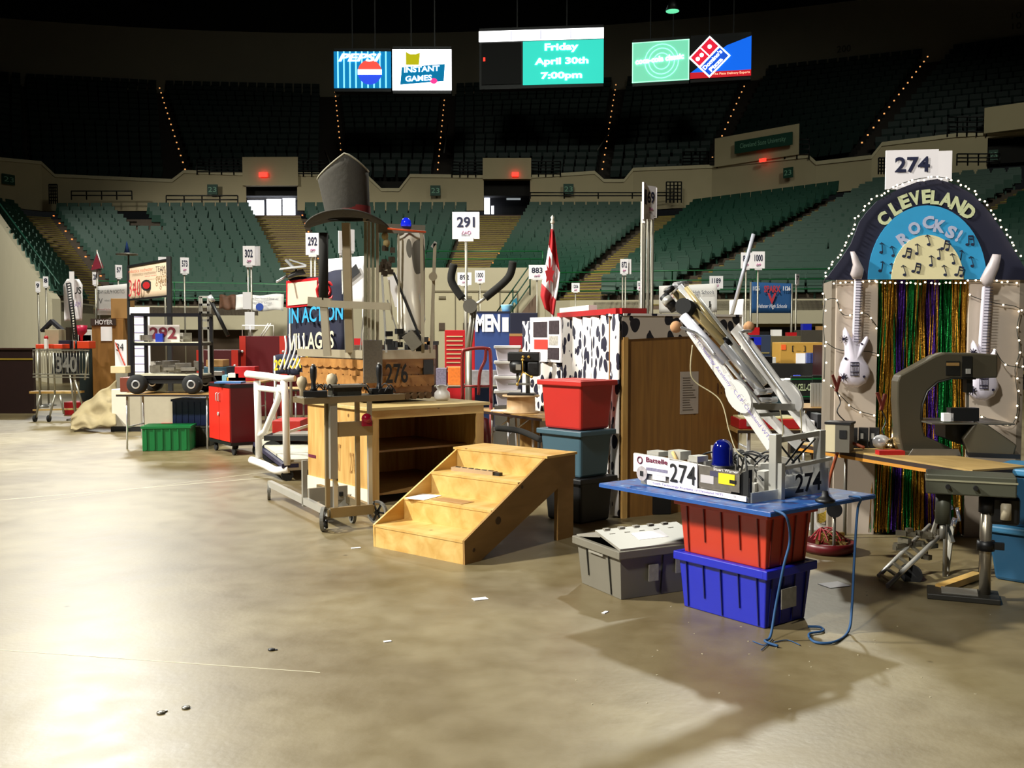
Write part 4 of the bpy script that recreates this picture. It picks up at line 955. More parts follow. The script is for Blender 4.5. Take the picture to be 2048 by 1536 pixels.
# photo board on curtain
t=thing('photo_board','white display board with photos leaning on the cow print curtain','display board',(0,0,0))
p=P(1060,722,11.12); q=P(1121,722,10.48); t.location=p; ang=math.atan2(q.y-p.y,q.x-p.x); t.rotation_euler=(0,0,ang); TM[t.name]=Matrix.Translation(p)@Matrix.Rotation(ang,4,'Z'); W=(q-p).length; H=(722-633)/FP*10.8
MB().bx(0,W,0,.02,0,H).build('board',PAPER,t); PH=mat('dark photo','3a3034',.5,0,.9,30)
for (x0,x1,z0,z1,m) in ((.12,.58,.55,.9,PH),(.15,.6,.28,.5,mat('red card','c2382c',.6)),(.64,.96,.62,.92,PH),(.64,.92,.38,.58,mat('pale photo','a8a39a',.5,0,.8,40)),(.6,.96,.06,.32,PH)): MB().bx(W*x0,W*x1,-.004,0,H*z0,H*z1).build('photo',m,t)
# ---- flag ----
p=P(1106,628,10.95); tip=P(1105,448,10.95)
t=thing('flag','Canadian flag hanging in folds from a thin pole','flag',p)
MB().cyl(p-V((0,0,p.z-.05)),tip,.012,8).build('pole',ALU,t,world=True); MB().lathe([(.012,0),(.026,.02),(.012,.05),(.022,.07),(0,.1)],tip,12).build('finial',mat('white finial','e6e0d0',.4),t,world=True)
# folded cloth: u across, v down; colours by bands across the fly (runs downward when hanging)
def flag_pt(v_,u_):
    # centre line and half width by height v 0(top)..1(bottom)
    cx=lerp(1105,1100,v_) ; top=458; bot=622
    l=[1101,1098,1094,1090,1084,1081,1090][min(6,int(v_*6))]; l2=[1101,1098,1094,1090,1084,1081,1090][min(6,int(v_*6)+1)]; fr=v_*6-int(v_*6)
    r=[1108,1112,1116,1120,1117,1112,1108][min(6,int(v_*6))]; r2=[1108,1112,1116,1120,1117,1112,1108][min(6,int(v_*6)+1)]
    x=lerp(lerp(l,l2,fr),lerp(r,r2,fr),u_); 
    yy=top+(bot-top)*v_+ (u_-.3)*14*v_
    return P(x,yy,10.93+.04*math.sin(u_*9+v_*3))
RF=mat('flag red','b3161e',.7,0,.1); WF=mat('flag white','efe8ea',.7)
f1=lambda u:lerp(.2,.5,u**1.4)
f2=lambda u:lerp(.68,.82,u)
MB().sheet(lambda a,b: flag_pt(f1(a)*b,a),10,8,.003).build('red_band',RF,t,world=True)
MB().sheet(lambda a,b: flag_pt(lerp(f1(a),f2(a),b),a),10,8,.003).build('white_band',WF,t,world=True)
MB().sheet(lambda a,b: flag_pt(lerp(f2(a),1,b),a),10,8,.003).build('red_band',RF,t,world=True)
lf=[(0,-.5),(.06,-.2),(.4,-.28),(.3,-.12),(.5,.08),(.28,.1),(.3,.3),(.12,.16),(.14,.42),(0,.55),(-.1,.4),(-.1,.16),(-.3,.3),(-.22,.1),(-.45,.08),(-.3,-.12),(-.36,-.28),(-.06,-.2)]
MB().prism([(a*.11,b*.36) for a,b in lf],P(1099,547,10.82),(1,0,.0),(0,0,1),-.003).build('maple_leaf',RF,t,world=True)
# ================= HAT ROBOT, CARTS, ARCH BOOTH =================
def plane_xz(t,px,py,yoff=0.0):
    """local x,z where the view ray meets the thing's vertical plane y=yoff"""
    M=TM[t.name]; o=M@V((0,yoff,0)); ux=M.to_3x3()@V((1,0,0)); n=M.to_3x3()@V((0,1,0)); r=ray(px,py); c=V((0,0,CZ))
    k=(o-c).dot(n)/r.dot(n); h=c+r*k-o; return h.dot(ux),h.z
FELT=mat('grey felt','3c3933',.95,0,.25,25,bump=.3)
t=near_frame('robot','tall competition robot numbered 276 with scalloped wooden log body, standing on the bench','robot',731,803,38,.935)
hT=t; BX_=length_to(t,868,z=1.3); BY_=length_to(t,602,True,z=1.3); print('hat',BX_,BY_)
LOG=woodmat('orange brown ply','94622c','b98444',.55,2.5,(.3,1,1),False); LOGD=mat('log end','5d4427',.8,0,.2,30)
def scal(z0,z1,nx,ins):
    # one scalloped plank on the right face and one on the left face
    def prof(L,n):
        pts=[(L,z1),(0,z1)]
        for k in range(n):
            for a in range(5): th_=math.pi*a/4; pts.append((L*(k+.5-.5*math.cos(th_))/n, z0+.022-.022*math.sin(th_)))
        return pts
    mb=MB().prism(prof(BX_-.02,nx)[::-1],(.01,ins,0),(1,0,0),(0,0,1),-.02).prism(prof(BY_-.02,nx)[::-1],(ins,.01,0),(0,1,0),(0,0,1),.02)
    return mb.build('scalloped_plank',LOG,t)
for z0,z1,n,i_ in ((.05,.135,9,.03),(.13,.245,10,-.02),(.235,.33,9,.01),(.315,.41,8,-.015)): scal(z0,z1,n,i_)
mb=MB()
for k in range(9): x=(k+.6)*BX_/9.5; mb.cyl((x,-.02,.035),(x,.04,.035),.034,14)
for k in range(6): y=(k+.8)*BY_/7; mb.cyl((-.02,y,.035),(.04,y,.035),.034,14)
mb.v=[v+V((0,0,.0)) for v in mb.v]; mb.build('log_end_row',LOGD,t)
MB().bx(0.05,BX_-.05,.06,BY_-.05,.0,.02).build('base_plate',ALUD,t)
ALG=mat('tarnished aluminium','aca18a',.38,.35,.12)
MB().bx(-.01,BX_,-.03,.0,.41,.5).build('top_rail',ALG,t); MB().bx(-.03,0,-.0,BY_+.03,.42,.5).build('top_rail',ALG,t); MB().bx(-.01,BX_,BY_-.04,BY_,.42,.48).bx(BX_-.04,BX_,0,BY_,.42,.48).build('top_rail',ALG,t)
MB().bx(-.04,.17,-.04,-.03,.18,.6).build('corner_plate',mat('spotty grey plate','6d675d',.6,.3,.3,60),t)
text('276',(.2,-.045,.17),(1,0,0),(0,0,1),.26,.2,INKB,t,'number',bold=.02)
MB().bx(BX_-.14,BX_-.02,-.02,.0,.25,.4).build('side_box',BLACK,t); MB().bx(.05,BX_-.06,.06,BY_-.06,.41,.43).build('deck',ALUD,t)
def wbar(x0,y0,x1,y1,Y,w,m,nm,h=None,Y1=None): return MB().bar(P(x0,y0,Y),P(x1,y1,Y1 or Y),w,h or w,up=(0,1,0)).build(nm,m,t,world=True)
Yh=9.85
MB().tube([P(647,466,9.8),P(647,600,9.8)],.047,12).build('foam_post',mat('black foam','15130f',.9,0,.2,30),t,world=True)
wbar(617,603,662,606,9.8,.09,ALG,'clamp_block'); wbar(648,612,655,712,9.8,.07,mat('pale post','b5ab95',.4,.3),'lower_post')
wbar(692,446,700,705,9.9,.075,mat('wooden mast','a08f70',.6,0,.15),'mast'); wbar(686,500,692,705,9.88,.02,ALU,'mast_edge')
wbar(660,608,780,613,9.75,.07,ALG,'cross_bar',.03)
for k,x in enumerate((731,738,746,755)): wbar(x,440,x,706,9.95+.02*k,.028,ALG if k%2 else mat('greenish rail','8c866e',.4,.3),'mast_rail')
wbar(727,440,760,440,9.9,.03,ALG,'mast_cap',.06)
MB().sph(P(770,472,9.8),.035,10,(1,1,1.2)).sph(P(773,486,9.8),.035,10,(1,1,1.3)).build('sponge',mat('tan sponge','9c8a5c',.9,0,.2,20),t,world=True)
mb=MB(); random.seed(3)
for k in range(14): q=P(random.uniform(763,788),random.uniform(495,548),9.8); mb.box(q,(.05,.04,.05),random.random())
mb.build('gear_tangle',mat('dark gears','4a3f33',.5,.4,.4,30),t,world=True)
wbar(787,545,840,675,9.75,.022,BLACK,'brace'); wbar(764,550,773,705,9.75,.02,ALU,'thin_post'); wbar(778,560,785,640,9.8,.012,ALG,'thin_post')
wbar(757,456,850,460,9.8,.09,mat('clear top plate','7b7466',.3,.3),'top_plate',.02); MB().tube([P(775,457,9.7),P(852,464,9.7)],.01,8).build('orange_rod',mat('orange rod','d8521c',.5),t,world=True)
MB().lathe([(.05,0),(.053,.02),(.045,.06),(.025,.082),(0,.088)],P(812,453,9.8),18).build('beacon',mat('lit blue beacon','1428d8',.1,emit=.6,coat=1),t,world=True)
SLV=cowmat('cow print sleeve',4.2,'d9d2c4','6b675f',.36,.7,(1,1,.55))
def slv(a,b):
    px=lerp(794,850,a); py=lerp(668,466,b); w_=1 if .1<b<.95 else .92
    return P(822+(px-822)*w_,py,9.85-.1*math.sin(math.pi*a)+.012*math.sin(a*14+b*5))
MB().sheet(slv,16,16,.004).build('cloth_sleeve',SLV,t,world=True)
wbar(843,462,846,706,9.72,.03,ALG,'post'); wbar(797,470,799,690,9.74,.018,ALG,'post')
wbar(870,487,862,706,9.8,.03,ALG,'side_pole'); wbar(864,495,872,484,9.8,.03,ALU,'pole_hook'); MB().cyl(P(866,553,9.78),P(866,553,9.72),.042,16).build('pulley',ALG,t,world=True)
wbar(815,667,836,695,9.7,.12,mat('grey box','6e695c',.5,.2,.2,20),'motor_box',.16); wbar(784,552,800,612,10.05,.1,PAPER,'paper_sheet',.02)
mb=MB()
for k in range(16): q=P(random.uniform(775,850),random.uniform(660,698),9.75); mb.box(q,(.07,.05,.05),random.random())
mb.build('motor_clutter',BLACK,t,world=True)
for a in ((775,600,795,665),(728,620,720,705),(835,575,850,640)): wbar(*a,9.8,.012,ALU,'strut')
# hat
hc=P(697,436,9.75); k_=9.75/FP
hat=thing('top_hat','huge floppy grey felt top hat perched on the tall 276 robot','hat',hc)
n=40; rings=[]
for j,f in enumerate((0,.15,.35,.6,.85,1)):
    rr=[]
    for i in range(n):
        a=2*math.pi*i/n; cx_=math.cos(a); cy_=math.sin(a)
        wl=lerp(-44,-60,f) if cx_<0 else lerp(43,40,f)
        x=abs(cx_)*wl*k_ if cx_<0 else cx_*wl*k_
        topy=lerp(436-362,436-318,min(1,max(0,(x/k_+60)/60))) if x<0 else lerp(436-318,436-345,min(1,(x/k_)/40)**1.5)
        rr.append(V((x+.0,cy_*lerp(.19,.22,f),f*topy*k_)))
    rings.append(rr)
mb=MB(); vs=[p for r in rings for p in r]; fs=[(j*n+i,j*n+(i+1)%n,(j+1)*n+(i+1)%n,(j+1)*n+i) for j in range(5) for i in range(n)]
mb.add(vs,fs,True); o_=len(mb.v)-n
ctr=V((0,0,(436-320)*k_)); mb.v.append(ctr); ci=len(mb.v)-1
for i in range(n): mb.f.append((o_+i,o_+(i+1)%n,ci)); mb.s.append(False)
mb.build('crown',FELT,hat)
mb=MB(); mb.tube([r+V((0,0,.005)) for r in rings[-1]],.009,6,closed=True); mb.tube([V((p.x*.93,p.y*.93,p.z+.0)) for p in rings[-1]],.006,6,closed=True); mb.build('crown_edge',mat('pale felt edge','9a9684',.9),hat)
def brim(a,b):
    th_=2*math.pi*a; c_,s_=math.cos(th_),math.sin(th_)
    r0x,r1x=.20,(.42 if c_<0 else .385); r0y,r1y=.18,.30; rr=b
    x=c_*lerp(r0x,r1x,rr); y=s_*lerp(r0y,r1y,rr)
    z=rr*(-.075*c_*c_+.07*s_*s_)-.01*math.sin(th_*3)*rr
    return (x,y,z-.015)
MB().sheet(brim,48,6,.012).build('brim',FELT,hat)
mb=MB(); 
for i in range(n): pass
bb=[]
for zf in (.0,.11):
    bb.append([V((p.x*1.02,p.y*1.02,zf*1.0)) for p in rings[0]])
mb.add(bb[0]+bb[1],[(i,(i+1)%n,n+(i+1)%n,n+i) for i in range(n)],True); mb.build('hat_band',mat('red hat band','7c2420',.8),hat)
# ---- white pipe cart ----
t=near_frame('pipe_cart','cart frame of thick white plastic pipe on black casters left of the bench','cart',575,962,22)
PY_=length_to(t,519,True); Yp=t_g[t.name][0].y
def pt(px,py,f=0.0): return P(px,py,Yp+.5*f)
r=.04
MB().tube([pt(567,757),pt(571,800),pt(574,930)],r,12).build('post',PVC,t,world=True); MB().tube([pt(514,762,1),pt(516,830,1),pt(518,915,1)],r,12).build('post',PVC,t,world=True)
MB().tube([pt(494,748,1),pt(540,753,.5),pt(562,757,0),pt(590,757,-.1)],[r,r,r,r*.8],12).build('handle',PVC,t,world=True)
MB().tube([pt(516,776,1),pt(570,782)],r*.8,12).build('cross_pipe',PVC,t,world=True)
MB().tube([pt(560,770,.2),pt(556,800,.2),pt(530,862,.8),pt(518,872,1)],r*.85,12).build('brace_pipe',PVC,t,world=True)
MB().tube(sm_([pt(503,920,1.1),pt(530,930,.6),pt(553,941,.1),pt(578,938,0)],4),r*1.05,12).build('base_pipe',PVC,t,world=True)
MB().bx(-.02,1.3,.02,PY_+.1,.2,.23).build('deck',mat('pale deck','bdb9a8',.5),t); MB().bar((0,.0,.16),(1.2,.0,.16),.04,.09).build('deck_rail',mat('brown deck rail','8b7d66',.6),t)
MB().bx(-.06,.12,-.02,PY_+.12,.145,.19).build('under_frame',mat('dark blue frame','1f1c3c',.5),t)
for x,y in ((0,.02),(0,PY_),(1.1,.1)):
    w_=MB().cyl((x-.0,y-.02,.065),(x+.0,y+.02,.065),.065,16); w_.build('caster',RUB,t); MB().bx(x-.02,x+.02,y-.03,y+.03,.1,.16).build('caster_fork',STEEL,t)
MB().bar((.05,.3,.5),(1.1,.3,.8),.03,.03).bar((.02,.3,.47),(.0,0,.47),.02,.02).build('strut',ALU,t)
# red shop cart behind pipes
def cabinet(px,py,th,pl_,pr_,z0,z1,m1,m2,lab,cat='cabinet',doors=True,top=None,cast=True,lx=None):
    t=near_frame('tool_cabinet',lab,cat,px,py,th); ly=length_to(t,pl_,True,z=z1); lx=lx or length_to(t,pr_,z=z1)
    MB().bx(0,lx,0,ly,z0,z1).build('body',m2,t,bevel=.006)
    MB().bx(-.01,lx+.01,-.01,ly+.01,z1-.04,z1+.0).bx(-.01,lx+.01,-.01,ly+.01,z0,z0+.04).build('trim_frame',BLACK,t)
    MB().bx(0,lx,0,ly,z1,z1+.01).build('top',top or m2,t)
    if doors:
        for a,b in ((.01,ly/2-.004),(ly/2+.004,ly-.01)):
            d=MB().bx(-.015,-.001,a,b,z0+.05,z1-.05).build('door',m1,t); hy=b-.04 if a<.02 else a+.04
            MB().tube([(-.018,hy,z1-.12),(-.04,hy,z1-.13),(-.04,hy,z1-.22),(-.018,hy,z1-.23)],.009,6).build('handle',CHROME,d)
        MB().cyl((-.02,ly/2,z0+(z1-z0)*.5),(-.035,ly/2,z0+(z1-z0)*.5),.025,12).build('lock',CHROME,t)
    if cast:
        for x in (.06,lx-.06):
            for y in (.06,ly-.06): MB().cyl((x-.015,y,.05),(x+.015,y,.05),.05,14).bx(x-.02,x+.02,y-.02,y+.02,.07,z0).build('caster',RUB,t)
    return t,lx,ly
cabT,_,_=cabinet(463,912,36,419,520,.13,.93,mat('bright red door','c0261c',.35,0,.05),DRED,'red two-door tool cabinet on casters with black trim, beside the green crate')  # body in the darker red: shade of its side put into the colour
for (px,py,Y,w_,d_,h_,m,lab) in ((455,772,13.1,.35,.25,.02,mat('blue plate','4a78b0',.4),'thin blue and white plastic sheet lying on the red cabinet'),):
    p=P(px,py,Y); one(MB().bx(p.x-w_/2,p.x+w_/2,p.y,p.y+d_,.942,.942+h_),'plastic_sheet',m,lab,'sheet')
# ---- scroll saw bench and arch booth (right) ----
def g3(px,py,z): return G(px,py,z)
zt=.75
q0=G(1640,892,zt); q1=G(1945,940,zt); u=(q1-q0); L=u.length; ang=math.atan2(u.y,u.x)
t=thing('work_table','long plywood workbench with dark edge carrying the scroll saw at right','table',V((q0.x,q0.y,0)),ang); benchT=t
MB().bx(-.25,L,0,.48,zt-.012,zt).build('top',woodmat('bench ply top','a98a54','c4a468',.5,2,(.4,1,1),False),t); MB().bx(-.25,L,-.004,.48,zt-.04,zt-.012).build('dark_core',mat('dark bench core','2b1d17',.6),t); MB().bx(-.25,L,-.006,.47,zt-.062,zt-.04).build('lower_board',mat('orange ply edge','b77c28',.6),t)
for x in (-.2,L-.3): 
    for y in (.1,.42): MB().cyl((x,y,0),(x,y,zt-.062),.014,8).build('leg',STEEL,t)
bw=lambda x,y,z=0: TM[benchT.name]@V((x,y,z))
# scroll saw
SAW=mat('olive grey cast iron','4b4537',.42,.2,.08); SAWD=mat('dark saw parts','141310',.45)
p=G(1795,905,zt); t=thing('scroll_saw','large grey C-armed scroll saw standing on the workbench','saw',p,R(-3)); sT=t
def pp(l,yo=0.0): return [plane_xz(sT,x,y,yo) for x,y in l]
def oprism(pts,y0,y1,m,nm,bev=0.0): return MB().prism(pts[::-1] if False else pts,(0,y0,0),(1,0,0),(0,0,1),-(y1-y0)).build(nm,m,sT,bevel=bev)
frame=[(1800,904),(1793,870),(1789,800),(1790,762),(1795,750),(1865,711),(1885,705),(1950,706),(1990,709),(1990,755),(1945,757),(1900,756),(1870,764),(1850,782),(1840,808),(1838,838),(1845,870),(1920,905)]
oprism(pp(frame),-.05,.09,SAW,'frame',.012)
rimp=[(1945,757),(1900,756),(1870,764),(1850,782),(1840,808),(1838,838)]
MB().tube([(x,-.055,z) for x,z in pp(rimp)],.006,6).build('frame_rib',SAWD,t)
oprism(pp([(1886,722),(1914,722),(1914,750),(1886,750)]),-.056,-.048,SAWD,'label_plate'); oprism(pp([(1918,712),(1938,712),(1938,754),(1918,754)]),-.058,-.045,SAWD,'head_recess')
oprism(pp([(1887,725),(1912,725),(1912,731),(1887,731)]),-.06,-.054,mat('tan label','8a6a3a',.6),'label'); oprism(pp([(1925,737),(1934,737),(1934,747),(1925,747)]),-.066,-.058,ALU,'switch')
oprism(pp([(1934,757),(1938,757),(1938,835),(1934,835)]),-.0,.02,STEEL,'blade'); oprism(pp([(1930,757),(1942,757),(1942,785),(1930,785)]),-.03,.04,SAWD,'blade_clamp')
a0=pp([(1838,840),(2000,835)]); MB().bx(a0[0][0],a0[1][0],-.24,.2,a0[0][1]-.012,a0[0][1]).build('saw_table',mat('grey table casting','6a655b',.35,.5),t,bevel=.004)
oprism(pp([(1880,843),(1950,843),(1950,878),(1925,890),(1880,872)]),-.1,.1,SAWD,'trunnion'); oprism(pp([(1880,812),(1935,812),(1935,838),(1880,838)]),-.2,-.12,BLACK,'dark_block'); oprism(pp([(1866,822),(1885,822),(1885,838),(1866,838)]),-.2,-.15,PAPER,'white_card')
MB().bx(-.0,.36,-.16,.16,0,.02).build('base',SAW,t); MB().prism([(0,0),(.36,0),(.34,.045),(.03,.045)],(.02,-.17,.0),(1,0,0),(0,0,1),-.01).build('base_flange',mat('worn grey base','77736c',.4,.4,.2,20),t)
# motor housing at right
p=G(1975,915,zt); t=thing('saw_motor_housing','dark wedge-shaped motor housing at the right end of the bench','machine',p,R(-20)); MB().prism([(-.12,.02),(.16,.0),(.18,.09),(.0,.22),(-.08,.24),(-.16,.12)],(0,0,0),(1,0,0),(0,0,1),-.2).build('housing',SAW,t,bevel=.01); MB().bx(-.12,.2,-.02,.22,0,.03).build('base',BLACK,t)
# bench clutter
random.seed(12)
def w_one(mb,nm,m,lab,cat,loc,rz=0,grp=None):
    o=one(mb,nm,m,lab,cat,grp,org=(0,0,0)); o.location=loc; o.rotation_euler=(0,0,rz); TM[o.name]=Matrix.Translation(V(loc))@Matrix.Rotation(rz,4,'Z'); return o
p=G(1672,903,zt); t=thing('battery_charger','cream battery charger box with black front on the bench','charger',p,R(-30)); MB().bx(-.07,.0,-.04,.12,0,.2).build('body',mat('cream charger','c9bd9c',.5),t); MB().bx(.0,.1,-.04,.12,0,.2).build('front',mat('grey charger front','5b564c',.5),t); MB().bx(-.075,.11,-.045,.125,.2,.215).build('lid',BLACK,t); MB().bx(.03,.08,-.046,-.04,.1,.16).build('knob',BLACK,t)
for k,(px,Y) in enumerate(((1716,7.25),(1738,7.2),(1760,7.15))):
    p=G(px,900,zt); t=thing('socket_box',['left black socket box on the bench near the fringe curtain','middle black socket box on the bench near the fringe curtain','right black socket box on the bench near the fringe curtain'][k],'box',p+V((0,.12,0)),R(-20)); MB().bx(-.035,.035,0,.06,0,.15).build('body',BLACK,t); MB().bx(-.02,.0,-.004,0,.07,.11).build('socket',ALU,t)
mb=MB()
for k in range(10): mb.box((random.uniform(-.18,.14),random.uniform(-.04,.05),.014+random.uniform(0,.03)),(.12,.07,.02),random.random()*3)
w_one(mb,'paper_scraps',mat('crumpled papers','b3a888',.7,0,.2,20),'crumpled pale papers and parts heaped on the bench','papers',G(1728,893,zt+.002))
w_one(MB().sph((0,0,.06),.06,12,(1.1,1,.9)),'foil_ball',CHROME,'shiny crumpled silver bag on the bench edge','bag',G(1762,900,zt)); w_one(MB().lathe([(.06,0),(.07,.03),(.04,.07),(.012,.1),(.008,.17),(0,.19)],n=14),'pear_vessel',mat('gold chrome','cfae7a',.15,1),'small gold pear-shaped metal vessel beside the scroll saw','vessel',G(1785,902,zt)); w_one(MB().bx(-.09,.09,-.04,.04,0,.03),'red_tray',RED,'small red tray under the gold vessel on the bench','tray',G(1780,909,zt))
for k,(px,py,Y,lab) in enumerate(((1672,778,7.75,'dark red cable clamp hanging above the charger on the left panel'),(1762,815,7.3,'red cable clamp sticking up near the fringe curtain'))):
    p=P(px,py,Y); t=thing('cable_clamp',lab,'clamp',p); MB().bar((0,0,-.02),(.03,0,.1),.03,.02).bar((.01,0,0),(-.03,0,.11),.02,.02).build('jaws',mat('clamp red','a02020' if k else '5a2018',.4),t); MB().tube(sm_([V((.0,0,-.01)),V((.03,-.02,-.1)),V((.0,-.04,-.18)),V((.08,-.06,-.27))]),.005,5).build('cable',BLACK,t)
w_one(MB().tube(sm_([bw(.42,.05,zt+.03),bw(.3,-.03,zt+.06),bw(.24,-.06,zt-.08),bw(.2,-.08,.45),bw(.3,-.08,.3)]),.012,7),'hose',mat('orange cable','9a4a2a',.5),'orange brown cable drooping off the left of the bench','cable',(0,0,0))
# ---- bench drill press on the floor ----
IR=mat('grey green drill press','4c4d40',.45,.2,.1); p=G(1962,1200,0); t=thing('drill_press','grey belt-headed bench drill press standing on the floor at right','drill press',p,R(-22))
MB().bx(-.3,.1,-.1,.13,0,.035).build('base',mat('dark base','26241e',.5),t,bevel=.006); MB().bx(-.22,-.02,-.06,.08,.035,.045).build('base_plate',ALUD,t)
MB().cyl((.02,.02,.03),(.02,.02,.62),.033,18).build('column',mat('worn chrome column','a89f8e',.3,.8),t); MB().cyl((.02,.02,.3),(.02,.02,.36),.05,16).bar((-.02,.02,.33),(.12,.02,.33),.04,.04).build('table_collar',BLACK,t); MB().cyl((.02,.02,.53),(.02,.02,.62),.045,16).build('head_collar',BLACK,t)
MB().bx(-.32,.17,-.1,.14,.64,.76).build('belt_housing',IR,t,bevel=.008); MB().bx(-.325,.175,-.105,.145,.72,.73).build('housing_seam',mat('pale seam','8b8870',.4),t); MB().bx(.0,.2,.0,.16,.46,.63).build('motor',BLACK,t,bevel=.02); MB().cyl((-.22,0,.45),(-.22,0,.64),.045,14).build('quill',IR,t); MB().cyl((-.22,-.02,.36),(-.22,-.02,.45),.018,10).build('chuck',STEEL,t)
for k in (-.2,-.05): MB().cyl((k,-.1,.69),(k,-.13,.69),.014,10).build('knob',BLACK,t)
MB().cyl((.12,-.03,.5),(.12,-.03,.6),.03,12).build('capacitor',mat('beige can','a59a82',.5),t)
# ---- blue totes at the right edge ----
BLT=mat('steel blue tote','1f4e6e',.42,0,.06)
g=G(1972,1158,0)
for z,h,lab in ((0,.36,'large steel blue tote on the floor at the right edge, bottom of the stack'),(.36,.38,'upper steel blue tote with lid at the right edge under the saw motor')):
    t=thing('storage_tote',lab,'tote',V((g.x+.0,g.y+.0,z)),R(-45)); MB().hexa([V((.04,.04,0)),V((.6,.04,0)),V((.6,.4,0)),V((.04,.4,0))],[V((0,0,h-.04)),V((.64,0,h-.04)),V((.64,.44,h-.04)),V((0,.44,h-.04))]).build('body',BLT,t,bevel=.02); MB().bx(-.02,.66,-.02,.46,h-.045,h-.0).build('lid',mat('blue lid','3d79a0',.4),t,bevel=.012)
# ---- arch booth ----
t=near_frame('arch_booth','big arched music stage booth with white side panels reading CLEVELAND ROCKS','display booth',1668,1066,-9); bT=t
def bp_(px,py,yo=0.0): return plane_xz(bT,px,py,yo)
PANM=mat('white booth panel','b9ab9d',.7,0,.04,3)
xl0,_=bp_(1670,800); xl1,_=bp_(1752,800); xr0,_=bp_(1934,800); xr1,_=bp_(2034,800); _,zb=bp_(1850,559)
MB().bx(xl0,xl1,0,.05,0,zb+.02).build('left_panel',PANM,t); MB().bx(xr0,xr1,0,.05,0,zb+.02).build('right_panel',PANM,t)
MB().bx(xr1,xr1+.04,.0,.5,0,zb).build('side_return',mat('booth side','7a7063',.8),t); MB().bx(xl0-.03,xl0,.05,.5,0,zb).build('side_return',mat('booth side','7a7063',.8),t)
outer=[(1648,560),(1656,552),(1680,520),(1701,488),(1718,444),(1733,424),(1753,403),(1791,381),(1832,365),(1873,359),(1909,370),(1942,389),(1963,410),(1983,433),(2001,460),(2018,488),(2034,515),(2060,560)]
po=[bp_(*a) for a in outer]; MB().prism(po[::-1],(0,-.03,0),(1,0,0),(0,0,1),-.04).build('arch_board',NAVY,t)
def ell(cx,rx,ry,yo,m,nm):
    pts=[bp_(cx+rx*math.cos(a),559-ry*math.sin(a)) for a in [math.pi*k/28 for k in range(29)]]
    MB().prism(pts,(0,yo,0),(1,0,0),(0,0,1),-.012).build(nm,m,t)
ell(1852,118,147,-.042,mat('sky blue card','2f9ad0',.6),'blue_arc'); ell(1851.5,71.5,88,-.056,mat('cream card','e6dcae',.6),'cream_arc')
HOL=mat('glittery pale letters','dfe6b8',.35,.2,.25,30); HOL2=mat('glittery lavender letters','c9d0ee',.35,.2,.2,30)
def letter(ch,cx,cy,w_,h_,rot,m,yo):
    x,z=bp_(1600+cx/3.656,280+cy/3.656); s=7.8/FP/3.656; w_*=s; h_*=s; a=R(rot); ux=V((math.cos(a),0,math.sin(a))); uy=V((-math.sin(a),0,math.cos(a)))
    text(ch,V((x,yo,z))-ux*w_/2-uy*h_/2,ux,uy,w_,h_,m,t,'letter',ext=.004,bold=.05)
for ch,cx,cy,w_,rt in (('C',605,580,82,38),('L',688,503,66,30),('E',757,455,72,22),('V',833,430,76,14),('E',915,418,62,5),('L',978,425,60,-4),('A',1062,440,86,-14),('N',1145,478,90,-26),('D',1222,530,84,-36)): letter(ch,cx,cy,w_,100,rt,HOL,-.036)
for ch,cx,cy,w_,rt in (('R',748,725,80,34),('O',825,650,82,24),('C',928,608,84,8),('K',1010,635,80,-10),('S',1092,678,66,-24),('!',1150,705,22,-30)): letter(ch,cx,cy,w_,92,rt,HOL2,-.044)
NOTE=mat('dark note','1b2340',.7)
for k,(cx,cy,b) in enumerate([(585,790,0),(665,815,0),(770,825,1),(840,800,0),(920,735,0),(1048,770,1),(1000,835,0),(1100,870,0),(1160,845,0),(1228,735,1),(1240,890,0),(585,925,0),(658,940,0),(745,955,0),(838,935,1),(942,885,0),(1040,955,0),(1150,960,1)]):
    x,z=bp_(1600+cx/3.656,280+cy/3.656); a=.25*math.sin(k*2.1); s=.001072
    def q(dx,dz): return V((x+(dx*math.cos(a)-dz*math.sin(a))*s,0,z+(dx*math.sin(a)+dz*math.cos(a))*s))
    mb=MB(); y0=V((0,-.060 if ((cx-920)/262)**2+((1020-cy)/322)**2<1 else -.046,0))
    def disc(dx,dz): c=q(dx,dz)+y0; mb.prism([(13*s*math.cos(j*.7),10*s*math.sin(j*.7)) for j in range(9)],c,(1,0,0),(0,0,1),-.003)
    if b: disc(-16,-32); disc(20,-32); mb.bar(q(-6,-30)+y0,q(-8,32)+y0,.007,.003); mb.bar(q(28,-32)+y0,q(24,30)+y0,.007,.003); mb.bar(q(-8,28)+y0,q(24,28)+y0,.012,.003,up=(0,1,0)); mb.bar(q(-8,8)+y0,q(24,8)+y0,.008,.003,up=(0,1,0))
    else: disc(0,-34); mb.bar(q(8,-30)+y0,q(2,38)+y0,.007,.003); mb.bar(q(2,36)+y0,q(20,22)+y0,.008,.003); mb.bar(q(-14,28)+y0,q(3,36)+y0,.006,.003)
    mb.build('music_note',NOTE,t)
